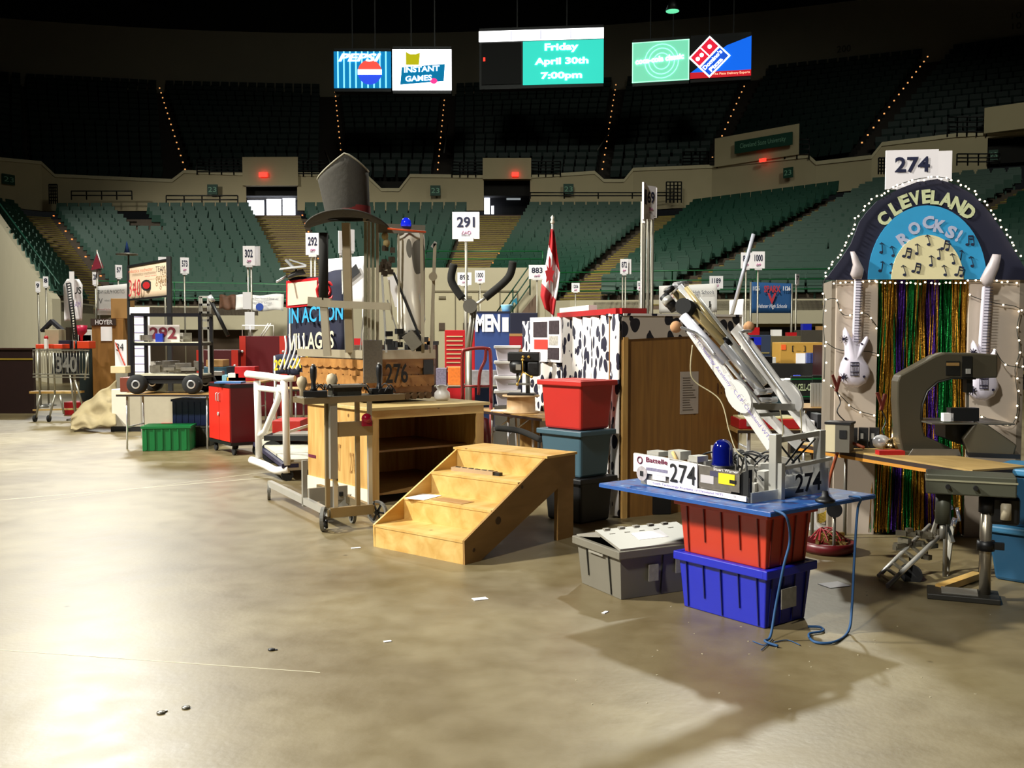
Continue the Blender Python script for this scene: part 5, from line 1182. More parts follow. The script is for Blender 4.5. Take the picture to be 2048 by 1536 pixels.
# fringe curtain
fr=thing('fringe_curtain','shimmering metallic fringe curtain in gold, green and purple inside the arch','curtain',TM[bT.name]@V((0,0,0)),R(-9))
FG=mat('gold foil','a87820',.3,.85,.3,90,bump=1.0); FGR=mat('green foil','0f7030',.3,.85,.3,90,bump=1.0); FP_=mat('purple foil','3f1d78',.3,.85,.3,90,bump=1.0)
bands=[(0,.06,FGR),(.06,.23,FG),(.23,.31,FP_),(.31,.42,FGR),(.42,.55,FG),(.55,.67,FP_),(.67,.82,FGR),(.82,1.0,FG)]
mbs={FG.name:MB(),FGR.name:MB(),FP_.name:MB()}; random.seed(7); X0,X1=xl1-.0,xr0+.0
for a,b,m in bands:
    n=int((b-a)*330)
    for k in range(n):
        f=a+(b-a)*random.random(); x=lerp(X0,X1,f); y=.03+random.random()*.05; wv=random.uniform(.003,.006); pr=random.random()*6; flare=(f-.4)*.12; mb=mbs[(m if random.random()<.8 else random.choice((FG,FGR,FG))).name]; prev=None; o=len(mb.v); S=9
        for j in range(S+1):
            s=j/S; z=lerp(zb,random.uniform(.012,.05) if j==S else 0.03,s); xx=x+flare*s*s+.008*math.sin(pr+s*7); yy=y+.01*math.sin(pr*2+s*9)-.04*s*s; tw=pr+s*5*random.uniform(.9,1.1)
            dx,dy=math.cos(tw)*wv,math.sin(tw)*wv*.7; mb.v+=[V((xx-dx,yy-dy,z)),V((xx+dx,yy+dy,z))]
        for j in range(S): mb.f.append((o+2*j,o+2*j+1,o+2*j+3,o+2*j+2)); mb.s.append(False)
mb=MB()
for nme,m,b in (('gold_strands',FG,mbs[FG.name]),('green_strands',FGR,mbs[FGR.name]),('purple_strands',FP_,mbs[FP_.name])):
    o=b.build(nme,m,fr); o['kind']='stuff'
MB().bx(X0,X1,.09,.1,0,zb).build('backing',mat('dark backing','0a0a0c',.9),fr)
# guitars
GM=mat('white inflatable vinyl','e3dcec',.22,0,.04,coat=.4); GI=mat('guitar ink','25223a',.5)
def puff(t,pts,y,th,m,nm,c=None):
    n=len(pts); cx=sum(p[0] for p in pts)/n if c is None else c[0]; cz=sum(p[1] for p in pts)/n if c is None else c[1]
    mb=MB(); S=[(1,0),(.97,.35),(.9,.6),(.75,.82),(.5,.95),(.2,1)]
    rg=[]
    for s,h in S: rg.append([V((cx+(x-cx)*s,y-th*h,cz+(z-cz)*s)) for x,z in pts])
    mb.add([p for r_ in rg for p in r_],[(j*n+i,j*n+(i+1)%n,(j+1)*n+(i+1)%n,(j+1)*n+i) for j in range(5) for i in range(n)],True)
    mb.f.append([5*n+i for i in range(n)]); mb.s.append(True); mb.f.append([i for i in range(n)][::-1]); mb.s.append(False)
    return mb.build(nm,m,t)
def guitar(lab,dx,dy,tl,head,neck):
    p=TM[bT.name]@V((0,-.035,0)); t=thing('inflatable_guitar',lab,'guitar',p,R(-9))
    def q(x,y): return plane_xz(t,1660+(x+dx)/4.265,480+(y+dy)/4.265)
    body=[(125,740),(108,775),(104,840),(118,900),(122,980),(90,1045),(72,1120),(85,1190),(140,1245),(230,1262),(305,1222),(344,1150),(332,1080),(288,1015),(272,965),(300,900),(330,845),(318,815),(298,822),(265,868),(240,880),(232,850),(190,850),(160,800)]
    puff(t,[q(x,y) for x,y in body],0,.07,GM,'body',q(205,1040))
    nk=[plane_xz(t,1660+x/4.265,480+y/4.265) for x,y in neck]; MB().prism(nk,(0,-.03,0),(1,0,0),(0,0,1),-.05).build('neck',GM,t,bevel=.008)
    mb=MB(); a,b,c,d=[V((x,-.083,z)) for x,z in nk]
    for k in range(24): f=(k+.5)/24; mb.bar(lerp(a,d,f),lerp(b,c,f),.005,.004,up=(0,1,0))
    mb.build('fret',GI,t)
    hd=[plane_xz(t,1660+x/4.265,480+y/4.265) for x,y in head]; puff(t,hd,-.03,.05,mat('pale headstock','bdb2b4',.4),'headstock')
    mb=MB(); x0,z0=q(160,1040); x1,z1=q(230,1150)
    for k in range(7): x=lerp(x0,x1,k/6); mb.bx(x-.001,x+.001,-.076,-.072,z1,z0)
    for k in (0,1,3,4): z=lerp(z0,z1,k/4); mb.bx(x0,x1,-.077,-.072,z-.004,z+.002)
    mb.build('strings',GI,t)
    for k,(x,y,r_) in enumerate(((105,845,.012),(100,1170,.014),(278,1163,.01),(258,885,.008),(122,1010,.01))):
        a,b=q(x,y); mb=MB(); mb.cyl((a,-.055,b),(a,-.066,b),r_,10)
        if k<2:
            for j in range(9): th_=j*.7; mb.bar((a+r_*math.cos(th_),-.06,b+r_*math.sin(th_)),(a+r_*2.6*math.cos(th_),-.056,b+r_*2.6*math.sin(th_)),.003,.012,up=(0,1,0))
        mb.build('star_print',GI,t)
    return t
guitar('white inflatable electric guitar hung on the left panel of the arch booth',0,0,0,[(190,335),(165,295),(188,215),(165,102),(200,98),(232,150),(255,200),(285,258),(262,335)],[(188,880),(240,880),(268,330),(208,330)])
guitar('white inflatable electric guitar hung on the right panel, partly behind the saw',1092,112,0,[(1300,395),(1268,335),(1310,250),(1345,190),(1375,122),(1446,125),(1428,240),(1385,340),(1360,395)],[(1262,985),(1325,985),(1362,395),(1300,395)])
# fairy lights
BULB=mat('warm fairy bulb','ffe6bd',.4,emit=7.0,var=0); WIRE=mat('dark green wire','15201a',.6)
def fairy(lab,pts,step,yo,jit=.012,wire=True,r_=.0075,every=1):
    t=thing('fairy_lights',lab,'string lights',TM[bT.name]@V((0,0,0)),R(-9)); P3=[]
    for x,y in pts: a,b=plane_xz(bT,x,y,yo); P3.append(V((a,yo,b)))
    if wire: MB().tube(sm_(P3,4),.003,5).build('wire',WIRE,t)
    L=sum((b-a).length for a,b in zip(P3[:-1],P3[1:])); n=min(98,int(L/step)); base=None
    for k in range(n+1):
        d=L*k/n
        for a,b in zip(P3[:-1],P3[1:]):
            l=(b-a).length
            if d<=l+1e-6: p=lerp(a,b,d/l); break
            d-=l
        p=p+V((random.uniform(-1,1)*jit,-.008,random.uniform(-1,1)*jit))
        if base is None: base=MB().sph((0,0,0),r_,8).build('bulb',BULB,t); o=base
        else: o=base.copy(); COL.objects.link(o)
        o.location=p
    return t
random.seed(5)
off=[(x+(-6 if x<1860 else 5),y-5) for x,y in outer[1:-1]]
fairy('dense string of warm fairy lights edging the top curve of the arch',off,.037,-.05,.011)
fairy('row of fairy lights along the top of the fringe curtain',[(1752,566),(1930,567)],.036,-.03,.008)
fairy('row of fairy lights along the top of the left booth panel',[(1668,567),(1750,563)],.04,-.02,.006); fairy('row of fairy lights along the top of the right booth panel',[(1936,562),(2030,566)],.045,-.02,.012)
fairy('fairy lights looped across the left booth panel',[(1650,600),(1672,598),(1680,622),(1694,631),(1730,626),(1748,645),(1755,655)],.085,-.03,.01); fairy('lower fairy lights draped across the left booth panel',[(1652,685),(1680,700),(1735,703),(1755,708)],.14,-.03,.01)
fairy('fairy lights hanging from the bottom of the left booth panel down to the bench',[(1662,770),(1685,795),(1705,815),(1728,825),(1748,830)],.09,-.03,.01)
fairy('fairy lights swagged across the upper right booth panel',[(1938,590),(1965,600),(2000,608),(2028,612),(2044,620)],.11,-.03,.012); fairy('fairy lights running down the right edge of the booth',[(2040,625),(2034,660),(2040,700),(2030,740),(2036,800),(2030,840),(2010,852),(1960,830)],.1,-.03,.014)
fairy('fairy lights crossing the right guitar body',[(1990,700),(2010,728),(2044,735)],.12,-.1,.01); fairy('fairy lights dangling left of the arch',[(1652,552),(1645,575),(1650,600),(1646,640),(1650,700),(1648,760)],.13,-.03,.012)
# sign 274 behind the arch and its twin
# ================= SIGNS ON POLES =================
POLE=mat('pale steel pole','a8a294',.4,.6,.05); FADE=mat('sign back','dcd8da',.6,0,.02)
def polesign(px,wpx,py0,py1,Y,s,lab,yaw=0,poles=1,pxb=None,logo=True,foot=0.0,backs=0):
    c=PX(px,Y,2.5); c.z=foot; t=thing('number_sign',lab,'number sign',c,R(yaw))
    z0=P(px,py1,Y).z-foot; z1=P(px,py0,Y).z-foot; W=wpx/FP*Y/max(.25,math.cos(R(yaw))); H=z1-z0
    MB().bx(-W/2,W/2,-.012,.012,z0,z1).build('board',SIGNM,t)
    for k in range(backs): b=MB().box((W*.3+.05+k*.1,.1+.06*k,(z0+z1)/2),(W*.9,.02,H),rz=R(-35-10*k)); b.build('second_board',FADE,t)
    MB().bx(-W*.28,W*.28,-.02,.02,z0-H*.09,z0+.02).build('clip',FADE,t)
    for k in range(poles):
        x=(k-(poles-1)/2)*.07; MB().cyl((x,.025,0),(x,.025,z0+H*.5),.02,8).build('pole',POLE,t)
    MB().lathe([(.16,0),(.16,.02),(.03,.05)],(0,.025,0),16).build('foot',STEEL,t)
    if s: 
        n=len(s); text(s,(-W*.33,-.016,z0+H*.42),(1,0,0),(0,0,1),W*.66,H*.4,INK,t,'number',bold=.025)
    if logo and s:
        mb=MB(); k=W*.06
        mb.tube([(-W*.1-k,-.016,z0+H*.18),(-W*.1,-.016,z0+H*.3),(-W*.1+k,-.016,z0+H*.18)],.003*Y/10,4,closed=True)
        mb.tube([(-k*.6,-.016,z0+H*.2),(0,-.016,z0+H*.29),(k*.6,-.016,z0+H*.2)],.003*Y/10,4,closed=True); mb.tube([(W*.12+k*math.cos(a),-.016,z0+H*.235+k*math.sin(a)) for a in [j*.785 for j in range(8)]],.003*Y/10,4,closed=True); mb.build('logo',PINK,t)
        text('FIRST',(-W*.15,-.016,z0+H*.09),(1,0,0),(0,0,1),W*.3,H*.06,INK,t,'small_print')
    return t
polesign(932,54,424,478,15.1,'291','white number sign 291 on a tall pole right of the hat robot',-3)
polesign(499,24,492,531,21,'302','white number sign 302 on twin poles at left',0,2,backs=1)
polesign(626,27,466,510,18.4,'292','white number sign 292 on a pole just left of the black foam post',4,2)
polesign(1299,24,372,433,12.3,'69','white number sign 69 seen edge-on on a cluster of three poles',38,3,backs=1); 
polesign(1288,9,366,440,12.2,'1','narrow edge-on white sign in front of number sign 69',70,1,logo=False)
polesign(1074,33,530,558,26,'883','white number sign 883 just left of the flag'); polesign(929,28,545,570,28,'892','white number sign 892 behind the pole of sign 291'); polesign(960,20,541,565,28.5,'1000','white number sign 1000 right of sign 892 on the cream wall')
polesign(1151,16,566,584,28.6,'1206','small white number sign 1206 right of the flag'); polesign(1248,16,518,548,24.5,'872','white number sign 872 left of sign 69',0,2,backs=1); polesign(1279,10,562,580,28,'128','tiny number sign 128 just left of the three poles')
polesign(1432,27,552,577,28.5,'1189','white number sign 1189 above the white school banner'); polesign(1492,22,505,537,22.6,'857','white number sign 857 crossed by the slanted shiny pole'); polesign(1516,25,503,537,22.3,'1000','white number sign 1000 right of the slanted shiny pole')
polesign(1594,9,548,569,24,'7','narrow white sign on a thin pole right of the blue banner',45,logo=False)
polesign(370,14,515,547,24,'573','white number sign seen obliquely right of the 340 board',35); polesign(330,22,514,545,22,'34','white sign mostly hidden behind the 340 board',20); polesign(238,9,530,556,22,'57','narrow tilted white sign left of the 340 board',50,logo=False)
polesign(191,10,544,570,20.5,'28','small white sign above the white team banner',15,logo=False); polesign(92,9,553,574,22,'8','small white sign on the sloping wall, right one of two',20,logo=False); polesign(76,8,563,584,21.5,'9','small white sign on the sloping wall, left one of two',20,logo=False)
polesign(683,8,462,507,19,'','edge-on white sign strip left of the wooden mast',50,logo=False); polesign(704,9,459,503,19.3,'','edge-on white sign strip right of the wooden mast',45,logo=False)
polesign(144,9,543,600,18.3,'','narrow white upright strip above the chain ladder at far left',0,logo=False)
t=polesign(1821,98,300,378,8.75,'274','large white number sign 274 above the arch',-9,1,logo=False)
polesign(1884,30,302,362,9.3,'','plain white sign back right of the 274 sign',-9,1,logo=False)
# ================= MID AND FAR PITS =================
def box_on(px0,px1,py0,py1,z,dep,m,nm,lab,cat,lid=None,grp=None,bev=.008,Y=None,rz=0):
    """box whose front base edge shows at row py1 while standing at height z"""
    Y=Y or (CZ-z)*FP/(py1-667); p=PX(px0,Y,z); q=PX(px1,Y,z); W=q.x-p.x; h=(py1-py0)/FP*Y; c=V(((p.x+q.x)/2,Y+dep/2,z))
    t=thing(nm,lab,cat,c,R(rz),grp); MB().bx(-W/2,W/2,-dep/2,dep/2,0,h).build('body',m,t,bevel=min(bev,W*.1))
    if lid: MB().bx(-W/2-.008,W/2+.008,-dep/2-.008,dep/2+.008,h-.0,h+.03).build('lid',lid,t)
    return t,W,h,Y
def table(px0,px1,py,z,dep,lab,m=None,Y=None,legs=True,front=None):
    Y=Y or (CZ-z)*FP/(py-667); p=PX(px0,Y,z); q=PX(px1,Y,z); W=q.x-p.x; t=thing('folding_table',lab,'table',V(((p.x+q.x)/2,Y+dep/2,0)))
    MB().bx(-W/2,W/2,-dep/2,dep/2,z-.03,z).build('top',m or WOODT,t); MB().bx(-W/2,W/2,-dep/2-.004,-dep/2,z-.03,z-.003).build('edge_strip',mat('dark table edge','2b2018',.5),t)
    for x in (-W/2+.12,W/2-.12):
        l=MB().tube([(x,-dep/2+.08,z-.03),(x,-dep/2+.05,.0)],.014,6).tube([(x,dep/2-.08,z-.03),(x,dep/2-.05,.0)],.014,6).tube([(x,-dep/2+.07,.3),(x,dep/2-.07,.3)],.012,6); l.build('leg',CHROME,t)
    return t,Y,W
# --- table with the wheeled cage robot ---
TZ=.76; t,YT,_=table(232,428,789,TZ,.75,'folding table with chrome legs under the wheeled black cage robot')
p=PX(245,YT+.1,TZ); q=PX(403,YT+.1,TZ)
t=thing('robot','black square-tube cage robot on four fat rubber wheels standing on the folding table','robot',V(((p.x+q.x)/2,YT+.4,TZ)),R(0)); W=q.x-p.x; s=YT/FP
BT=mat('black square tube','0e0c14',.35,.2); xl,xr,yf,yb=-W/2+.12,W/2-.03,-.22,.3; zt_=(783-620)*s-.02; z0=.2
for x,y in ((xl,yf),(xr,yf),(xl,yb),(xr,yb)): MB().bar((x,y,z0),(x,y,zt_),.045,.045).build('upright',BT,t)
for z in (z0+.03,z0+.33,.69,zt_): 
    mb=MB()
    if z!=.69 or True: mb.bar((xl,yf,z),(xr,yf,z),.04,.04).bar((xl,yb,z),(xr,yb,z),.04,.04).bar((xl,yf,z),(xl,yb,z),.04,.04).bar((xr,yf,z),(xr,yb,z),.04,.04)
    if z!=z0+.33: mb.build('frame_ring',BT,t)
MB().bx(xl,xr,yf,yb,.7,.72).bx(xl,xr,yf,yb,z0+.05,z0+.07).build('shelf',mat('pale shelf','cfc9ae',.4,.1),t)
MB().bx(xl,xr,yf,yb,.14,.2).build('chassis',BLACK,t)
random.seed(21)
mb=MB()
for k in range(20): mb.box((random.uniform(xl+.1,xr-.1),random.uniform(-.1,.2),random.choice((.74,.3,.34))+.04),(random.uniform(.08,.25),.12,random.uniform(.04,.14)),random.random())
mb.build('machine_parts',mat('mixed metal parts','9b958c',.35,.3,.5,14),t)
MB().bx(xl+.18,xl+.62,-.1,-.08,.72,.96).build('number_card',mat('clear card','c9c0bc',.4),t); text('292',(xl+.2,-.105,.76),(1,0,0),(0,0,1),.38,.17,mat('maroon digits','6d0f22',.6),t,'number',bold=.03)
MB().bx(xl+.3,xl+.4,-.16,-.05,.72,.84).build('blue_part',mat('blue block','1d35a0',.4),t)
for x,y in ((xl+.08,yf-.06),(xr-.1,yf-.06),(xl+.08,yb+.06),(xr-.1,yb+.06)):
    r_=.135; w_=MB().lathe([(.06,-.06),(.115,-.065),(r_,-.04),(r_,.04),(.115,.065),(.06,.06)],(x,y,r_),22,rot=Matrix.Rotation(R(90),3,'X')).build('wheel',RUB,t); MB().lathe([(0,-.05),(.062,-.05),(.07,.05),(.05,.07),(.03,.05),(.0,.06)],(x,y,r_),18,rot=Matrix.Rotation(R(90 if y>0 else 90),3,'X')).build('wheel_rim',CHROME,w_)
box_on(240,262,755,784,TZ,.3,mat('red wood box','6d2c16',.5),'wooden_box','small red-brown wooden box on the left end of the folding table','box')
# --- crates under it ---
def bin_(px0,px1,py0,py1,z,dep,m,lab,rz=0,Y=None,holes=True):
    t,W,h,Y=box_on(px0,px1,py0,py1,z,dep,m,'storage_crate',lab,'crate',Y=Y,rz=rz); MB().bx(-W/2-.015,W/2+.015,-dep/2-.015,dep/2+.015,h-.03,h).build('rim',m,t)
    mb=MB()
    for k in range(6): x=-W/2+W*(k+.5)/6; mb.bx(x-.01,x+.01,-dep/2-.012,-dep/2,.02,h-.04)
    mb.build('rib',m,t); return t,W,h,Y
_,_,h1,_=bin_(282,374,853,903,0,.45,GREEN,'green plastic crate on the floor under the folding table',8)
_,_,h2,Y2=bin_(374,419,852,893,0,.5,mat('dim grey crate','3f4038',.5),'dark grey crate on the floor under the blue basket')
bin_(345,418,797,850,h2+.002,.5,mat('navy plastic crate','10204f',.45),'navy blue basket crate stacked on the dark grey crate',Y=Y2+.0)
box_on(322,345,825,842,.0,.2,RED,'small_box','small red box on the floor behind the green crate','box',Y=16.2)
t,W,h,Y=box_on(224,256,771,846,.08,.55,mat('white appliance','d6cfc0',.5,0,.04),'rolling_cabinet','white rolling cabinet with black base behind the folding table','cabinet',Y=16.2); MB().bx(-W/2-.02,W/2+1.0,-.28,.3,-.08,.0).build('base',BLACK,t); MB().bx(W/2,W/2+1.0,-.25,.3,0,h*.8).build('side_body',mat('beige appliance side','a59c88',.6),t)
box_on(221,251,728,742,.95,.3,mat('beige box','cdbb92',.7),'small_box','beige carton on top of the white rolling cabinet','carton',Y=16.3)
# tarp
p0=G(150,862); p1=G(222,850)
def tarp(a,b):
    x=lerp(142,232,a); ytop=lerp(832,762,a**.8); ybot=lerp(858,852,a); y=lerp(ybot,ytop,b)
    Yv=16.0+.8*b+.12*math.sin(a*11+b*5)+.06*math.sin(b*13+a*4); return P(x,y+2*math.sin(a*17),Yv)
o=one(MB().sheet(tarp,26,18,.012),'dust_sheet',mat('beige canvas','8f8160',.9,0,.15,12),'beige canvas dust sheet draped down to the floor left of the white cabinet','sheet')
# --- far left cart 340 ---
t=near_frame('shopping_cart','silver wire trolley with 340 lettering and orange tubs at far left','trolley',98,842,20)
s=18.1/FP; WM=mat('silver wire','a5a294',.3,.7)
def fp3(px,py,dy=0): return P(px,py,18.0+dy)
mb=MB()
for x0,y0,x1,y1 in ((72,835,80,790),(80,790,74,700),(97,842,110,790),(110,790,106,705),(120,790,128,828),(140,750,150,825),(150,760,168,820),(175,705,170,760)): mb.tube([fp3(x0,y0),fp3(x1,y1)],.018,6)
mb.build('leg_frame',WM,t,world=True)
mb=MB()
for y in (700,748,754): mb.bar(fp3(66,y),fp3(178,y+1),.03,.02)
for y in (700,748): mb.bar(fp3(72,y,.6),fp3(172,y,.6),.03,.02)
for k in range(20): x=66+k*5.8; mb.tube([fp3(x,700),fp3(x+1,750)],.005,4)
mb.build('basket_wire',WM,t,world=True); MB().hexa([fp3(104,748,.02),fp3(160,748,.02),fp3(160,748,.04),fp3(104,748,.04)],[fp3(104,706,.02),fp3(160,706,.02),fp3(160,706,.04),fp3(104,706,.04)]).build('dark_panel',mat('smoky panel','26262a',.5),t,world=True)
text('340',fp3(112,745,-.03),(1,0,0),(0,0,1),42*s,32*s,mat('silver digits','8e8c86',.4,.5),t,'number',world=True,bold=.03)
for x,y in ((70,835),(98,841)): 
    c=fp3(x,y); c.z=.06; MB().cyl(c-V((.02,0,0)),c+V((.02,0,0)),.06,12).build('caster',RUB,t,world=True)
MB().bar(fp3(66,784,.5),fp3(162,784,.5),.3,.04).bar(fp3(66,820,.4),fp3(160,818,.4),.03,.03).build('lower_shelf',PINE,t,world=True)
ztop=fp3(100,699).z
for k,(a,b,yy) in enumerate(((71,97,18.1),(100,125,18.1),(147,178,18.25))): box_on(a,b,692 if k<2 else 686,701,ztop+.012,.3,ORANGE,'tub',['left orange tub on the silver trolley','middle orange tub on the silver trolley','right orange tub on the silver trolley under the red funnel'][k],'tub',Y=yy)
box_on(117,142,678,694,ztop+.012,.2,NAVY,'tool_bag','dark bag between the tubs on the trolley','bag',Y=18.42)
o=MB(); o.prism([(-.2,0),(-.18,-.04),(0,.13),(.2,-.05),(.22,0),(0,.2)],P(101,660,18.6),(1,0,0),(0,0,1),-.15); a=one(o,'gable_roof',mat('dark roof','16151f',.6),'little dark gable roof of a model house on the trolley','model roof')
box_on(90,118,655,693,ztop+.012,.3,mat('beige model wall','a79d80',.7),'model_house','beige model house wall under the little dark roof on the trolley','model house',Y=18.45)
t,W,h,Y=box_on(88,94,672,692,ztop+.012,.07,WHITE,'bottle','white bottle with a red cap on the trolley','bottle',Y=18.0); MB().sph((0,0,h+.02),.04,10).build('cap',RED,t)
# chain ladder
t=thing('chain_ladder','black rung conveyor chain standing tilted above the trolley','chain',P(150,690,18.0)); mb=MB()
for k in range(22): f=k/21; a=P(lerp(133,147,f),lerp(568,676,f),17.9); b=P(lerp(141,155,f),lerp(566,675,f),17.9); mb.bar(a,b,.02,.02)
mb.build('rung',BLACK,t,world=True); MB().tube([P(133,566,17.9),P(148,680,17.9)],.013,6).tube([P(141,566,17.9),P(155,680,17.9)],.013,6).tube([P(152,680,17.9),V((P(152,680,17.9).x,17.9,ztop))],.02,6).build('rail',BLACK,t,world=True)
def shirt(a,b): 
    w_=lerp(17,20,b) if b<.85 else lerp(20,12,(b-.85)/.15); return P(146+(a-.5)*2*w_+3*(1-b)*math.sin(a*3),lerp(642,558,b),18.9+.07*math.sin(a*9+b*4))
t=thing('white_shirt','white T-shirt with purple and black print draped on a frame at far left','shirt',P(146,700,18.9)); MB().sheet(shirt,12,14,.01).build('cloth',mat('white cotton','e9e4e6',.9),t,world=True); text('US',P(146,588,18.75),(1,0,0),(0,0,1),.16,.13,INKB,t,world=True,bold=.02); text('TEAM',P(140,614,18.75),(1,0,0),(0,0,1),.2,.1,mat('purple print','8a6fae',.8),t,world=True)
MB().cyl(P(146,642,18.95),V((P(146,642,18.95).x,18.95,0)),.02,6).build('stand',POLE,t,world=True)
box_on(156,185,634,672,1.3,.3,WHITE,'white_boxy_frame','white boxy frame above the right orange tub','frame',Y=19.6); box_on(160,186,670,830,0,.5,mat('dark backpack','12201e',.7),'tool_bag','tall dark bag beside the tall wooden crate','bag',Y=19.6)  # first box is a white boxy frame, not a seat
t=thing('funnel','small red and magenta funnel on the trolley','funnel',P(163,690,18.4)); MB().lathe([(.02,0),(.03,.15),(.1,.22),(.11,.34),(0,.35)],P(163,688,18.4),12).build('bowl',mat('magenta red','b0143c',.4),t,world=True)
box_on(128,170,800,826,0,.5,RED,'storage_box','red storage box on the floor behind the trolley','box',Y=19.5)
t,W,h,Y=box_on(187,250,640,838,0,.7,woodmat('orange ply crate','8a5d24','a97636',.6,2,(1,1,.2),False),'wooden_crate','tall orange-brown wooden crate at left behind the dust sheet','crate',Y=18.9); MB().bx(-W/2-.01,W*.28,-.37,-.35,h-.13,h-.0).build('dark_label',mat('brown label','3a2a22',.6),t); text('HOYER',(-W*.36,-.38,h-.11),(1,0,0),(0,0,1),W*.55,.09,FADE,t,bold=.02); MB().bx(-W*.2,W*.15,-.365,-.352,h-.42,h-.15).build('paper_notice',PAPER,t)
t2,W,h,Y=box_on(222,258,600,640,zt_+.0 if 0 else h+.002,.3,CARDB,'carton','open brown cardboard box on top of the tall wooden crate','carton',Y=18.95)
t,W,h,Y=box_on(230,254,676,730,1.0,.02,PAPER,'poster','white poster marked 34 with orange tape left of the black cage','poster',Y=17.9); text('34',(-W*.35,-.02,h*.6),(1,0,0),(0,0,1),W*.6,.13,INKB,t); MB().bar((-W*.4,-.02,h*.9),(W*.4,-.02,0),.04,.01).build('tape',ORANGE,t); MB().bx(-W/2,W/2,.01,.03,-1.0,0).build('stand',POLE,t)
t,W,h,Y=box_on(262,302,605,770,.74,.02,mat('white poster sheet','f4f1f4',.7),'poster','tall white poster sheet behind the black cage robot','poster',Y=15.2); MB().bx(-.02,.02,.01,.04,-.74,0).build('stand',POLE,t)
mb=MB()
for k in range(9): mb.bx(-W*.3,W*.25,-.016,-.012,h*(.12+k*.095),h*(.13+k*.095))
mb.build('print_line',mat('violet print','8d86b0',.8),t)
# white team banner and 340 board
def hang(px0,px1,pyt0,pyt1,pyb0,pyb1,Y0,Y1,m,nm,lab,cat,legs=True,wob=.0):
    a,b,c,d=P(px0,pyb0,Y0),P(px1,pyb1,Y1),P(px1,pyt1,Y1),P(px0,pyt0,Y0)
    t=thing(nm,lab,cat,V(((a.x+b.x)/2,(a.y+b.y)/2,0)))
    MB().sheet(lambda u,v_: lerp(lerp(a,b,u),lerp(d,c,u),v_)+V((0,wob*math.sin(u*12+v_*2),wob*.5*math.sin(u*9))),14,5,.01).build('sheet' if wob else 'panel',m,t,world=True)
    if legs:
        for u in (.04,.96): q=lerp(d,c,u); MB().cyl(V((q.x,q.y+.03,0)),V((q.x,q.y+.03,q.z)),.02,6).build('pole',POLE,t,world=True)
    return t,a,b,c,d
def on_(t,a,b,d,s,u0,v0,uw,vh,m,nm='lettering',bold=.0,shear=0):
    ux=(b-a); uy=(d-a); n=ux.cross(uy).normalized(); o=a+ux*u0+uy*v0
    if n.y>0: n=-n
    text(s,o+V((0,-.075,0)),ux,uy,ux.length*uw,uy.length*vh,m,t,nm,world=True,bold=bold,shear=shear)
BAN=mat('white banner','e6e2e0',.8,0,.03); RINK=mat('red ink','b0202c',.7)
t,a,b,c,d=hang(195,257,573,567,630,630,19.8,19.4,BAN,'team_banner','white team banner with black text and one red line left of the 340 board','banner')
on_(t,a,b,d,'TEAM GUELPH ROBOTICS',.06,.74,.86,.13,INKB); on_(t,a,b,d,'robots and more for youth',.28,.45,.66,.09,INKB); on_(t,a,b,d,'V',.1,.38,.12,.2,INKB); on_(t,a,b,d,'powered by fun',.06,.15,.42,.08,RINK)
t,a,b,c,d=hang(257,338,533,519,600,592,17.2,16.6,mat('cream 340 board','dcc3a6',.7,0,.08,8),'team_board','framed 340 board with a round black badge on a black pole','board',False)
on_(t,a,b,d,'340',.05,.08,.3,.5,RINK); on_(t,a,b,d,'robotics rochester',.05,.78,.6,.1,mat('orange ink','c4512a',.7)); on_(t,a,b,d,'TEAM',.72,.72,.22,.16,INKB); on_(t,a,b,d,'gears',.72,.3,.25,.3,mat('brown ink','8a6a44',.7)); on_(t,a,b,d,'www gtv excelsior',.45,.6,.3,.06,RINK)
c_=lerp(lerp(a,b,.48),lerp(d,c,.48),.36); mb=MB(); mb.cyl(c_-V((0,.03,0)),c_-V((0,.05,0)),.095,20); mb.build('badge',INKB,t,world=True); MB().cyl(c_-V((0,.052,0)),c_-V((0,.06,0)),.06,16).build('badge_core',RED,t,world=True)
MB().bar(d-V((0,.01,0)),c-V((0,.01,0)),.04,.03).bar(a,d,.04,.04).bar(a,b,.04,.03).build('frame',BLACK,t,world=True); MB().bar(V((b.x,b.y,0)),c+V((0,0,.05)),.07,.07).bar(V((a.x,a.y,0)),a,.04,.04).build('pole',BLACK,t,world=True)
# small flags
t=thing('pennant','small red pennant on a mast over the left aisle','pennant',PX(193,20.0,0)); MB().cyl(PX(193,20,0),P(194,500,20),.015,6).build('pole',POLE,t,world=True); MB().prism([(0,0),(-.13,-.35),(.12,-.3)],P(194,505,19.9),(1,0,0),(0,0,1),-.02).build('flag',mat('dull red','8a1f35',.8),t,world=True); MB().tube([P(194,503,19.9),P(205,538,19.9)],.012,5).build('white_cord',WHITE,t,world=True)
t=thing('spinner_mast','mast with a small blue cone and flat disc left of the 340 board','mast',PX(258,21,0)); MB().cyl(PX(258,21,0),P(257,505,21),.02,6).build('pole',STEEL,t,world=True); MB().lathe([(.06,0),(.0,.25)],P(254,505,21),10).build('cone',mat('blue cone','163a78',.6),t,world=True); MB().lathe([(.0,0),(.22,.0),(.22,.03),(0,.03)],P(254,510,21),16).build('disc',STEEL,t,world=True)
# dark barrier far left
t=thing('rink_barrier','dark brown barrier with a thin yellow stripe at the far left edge','barrier',G(20,827)+V((0,.1,0))); Yb_=G(20,827).y; zz=P(20,696,Yb_).z; x0=PX(-60,Yb_,1).x-G(20,827).x; x1=PX(66,Yb_,1).x-G(20,827).x
MB().bx(x0,x1,-.1,0,0,zz).build('panel',mat('dark maroon board','2a1513',.6,0,.2),t); MB().bx(x0,x1,-.11,-.1,zz*.82,zz*.845).build('stripe',mat('yellow stripe','a58a30',.6),t); MB().bx(x0,x1,-.12,.02,zz-.03,zz).build('cap',mat('brown cap','4a2f25',.6),t)
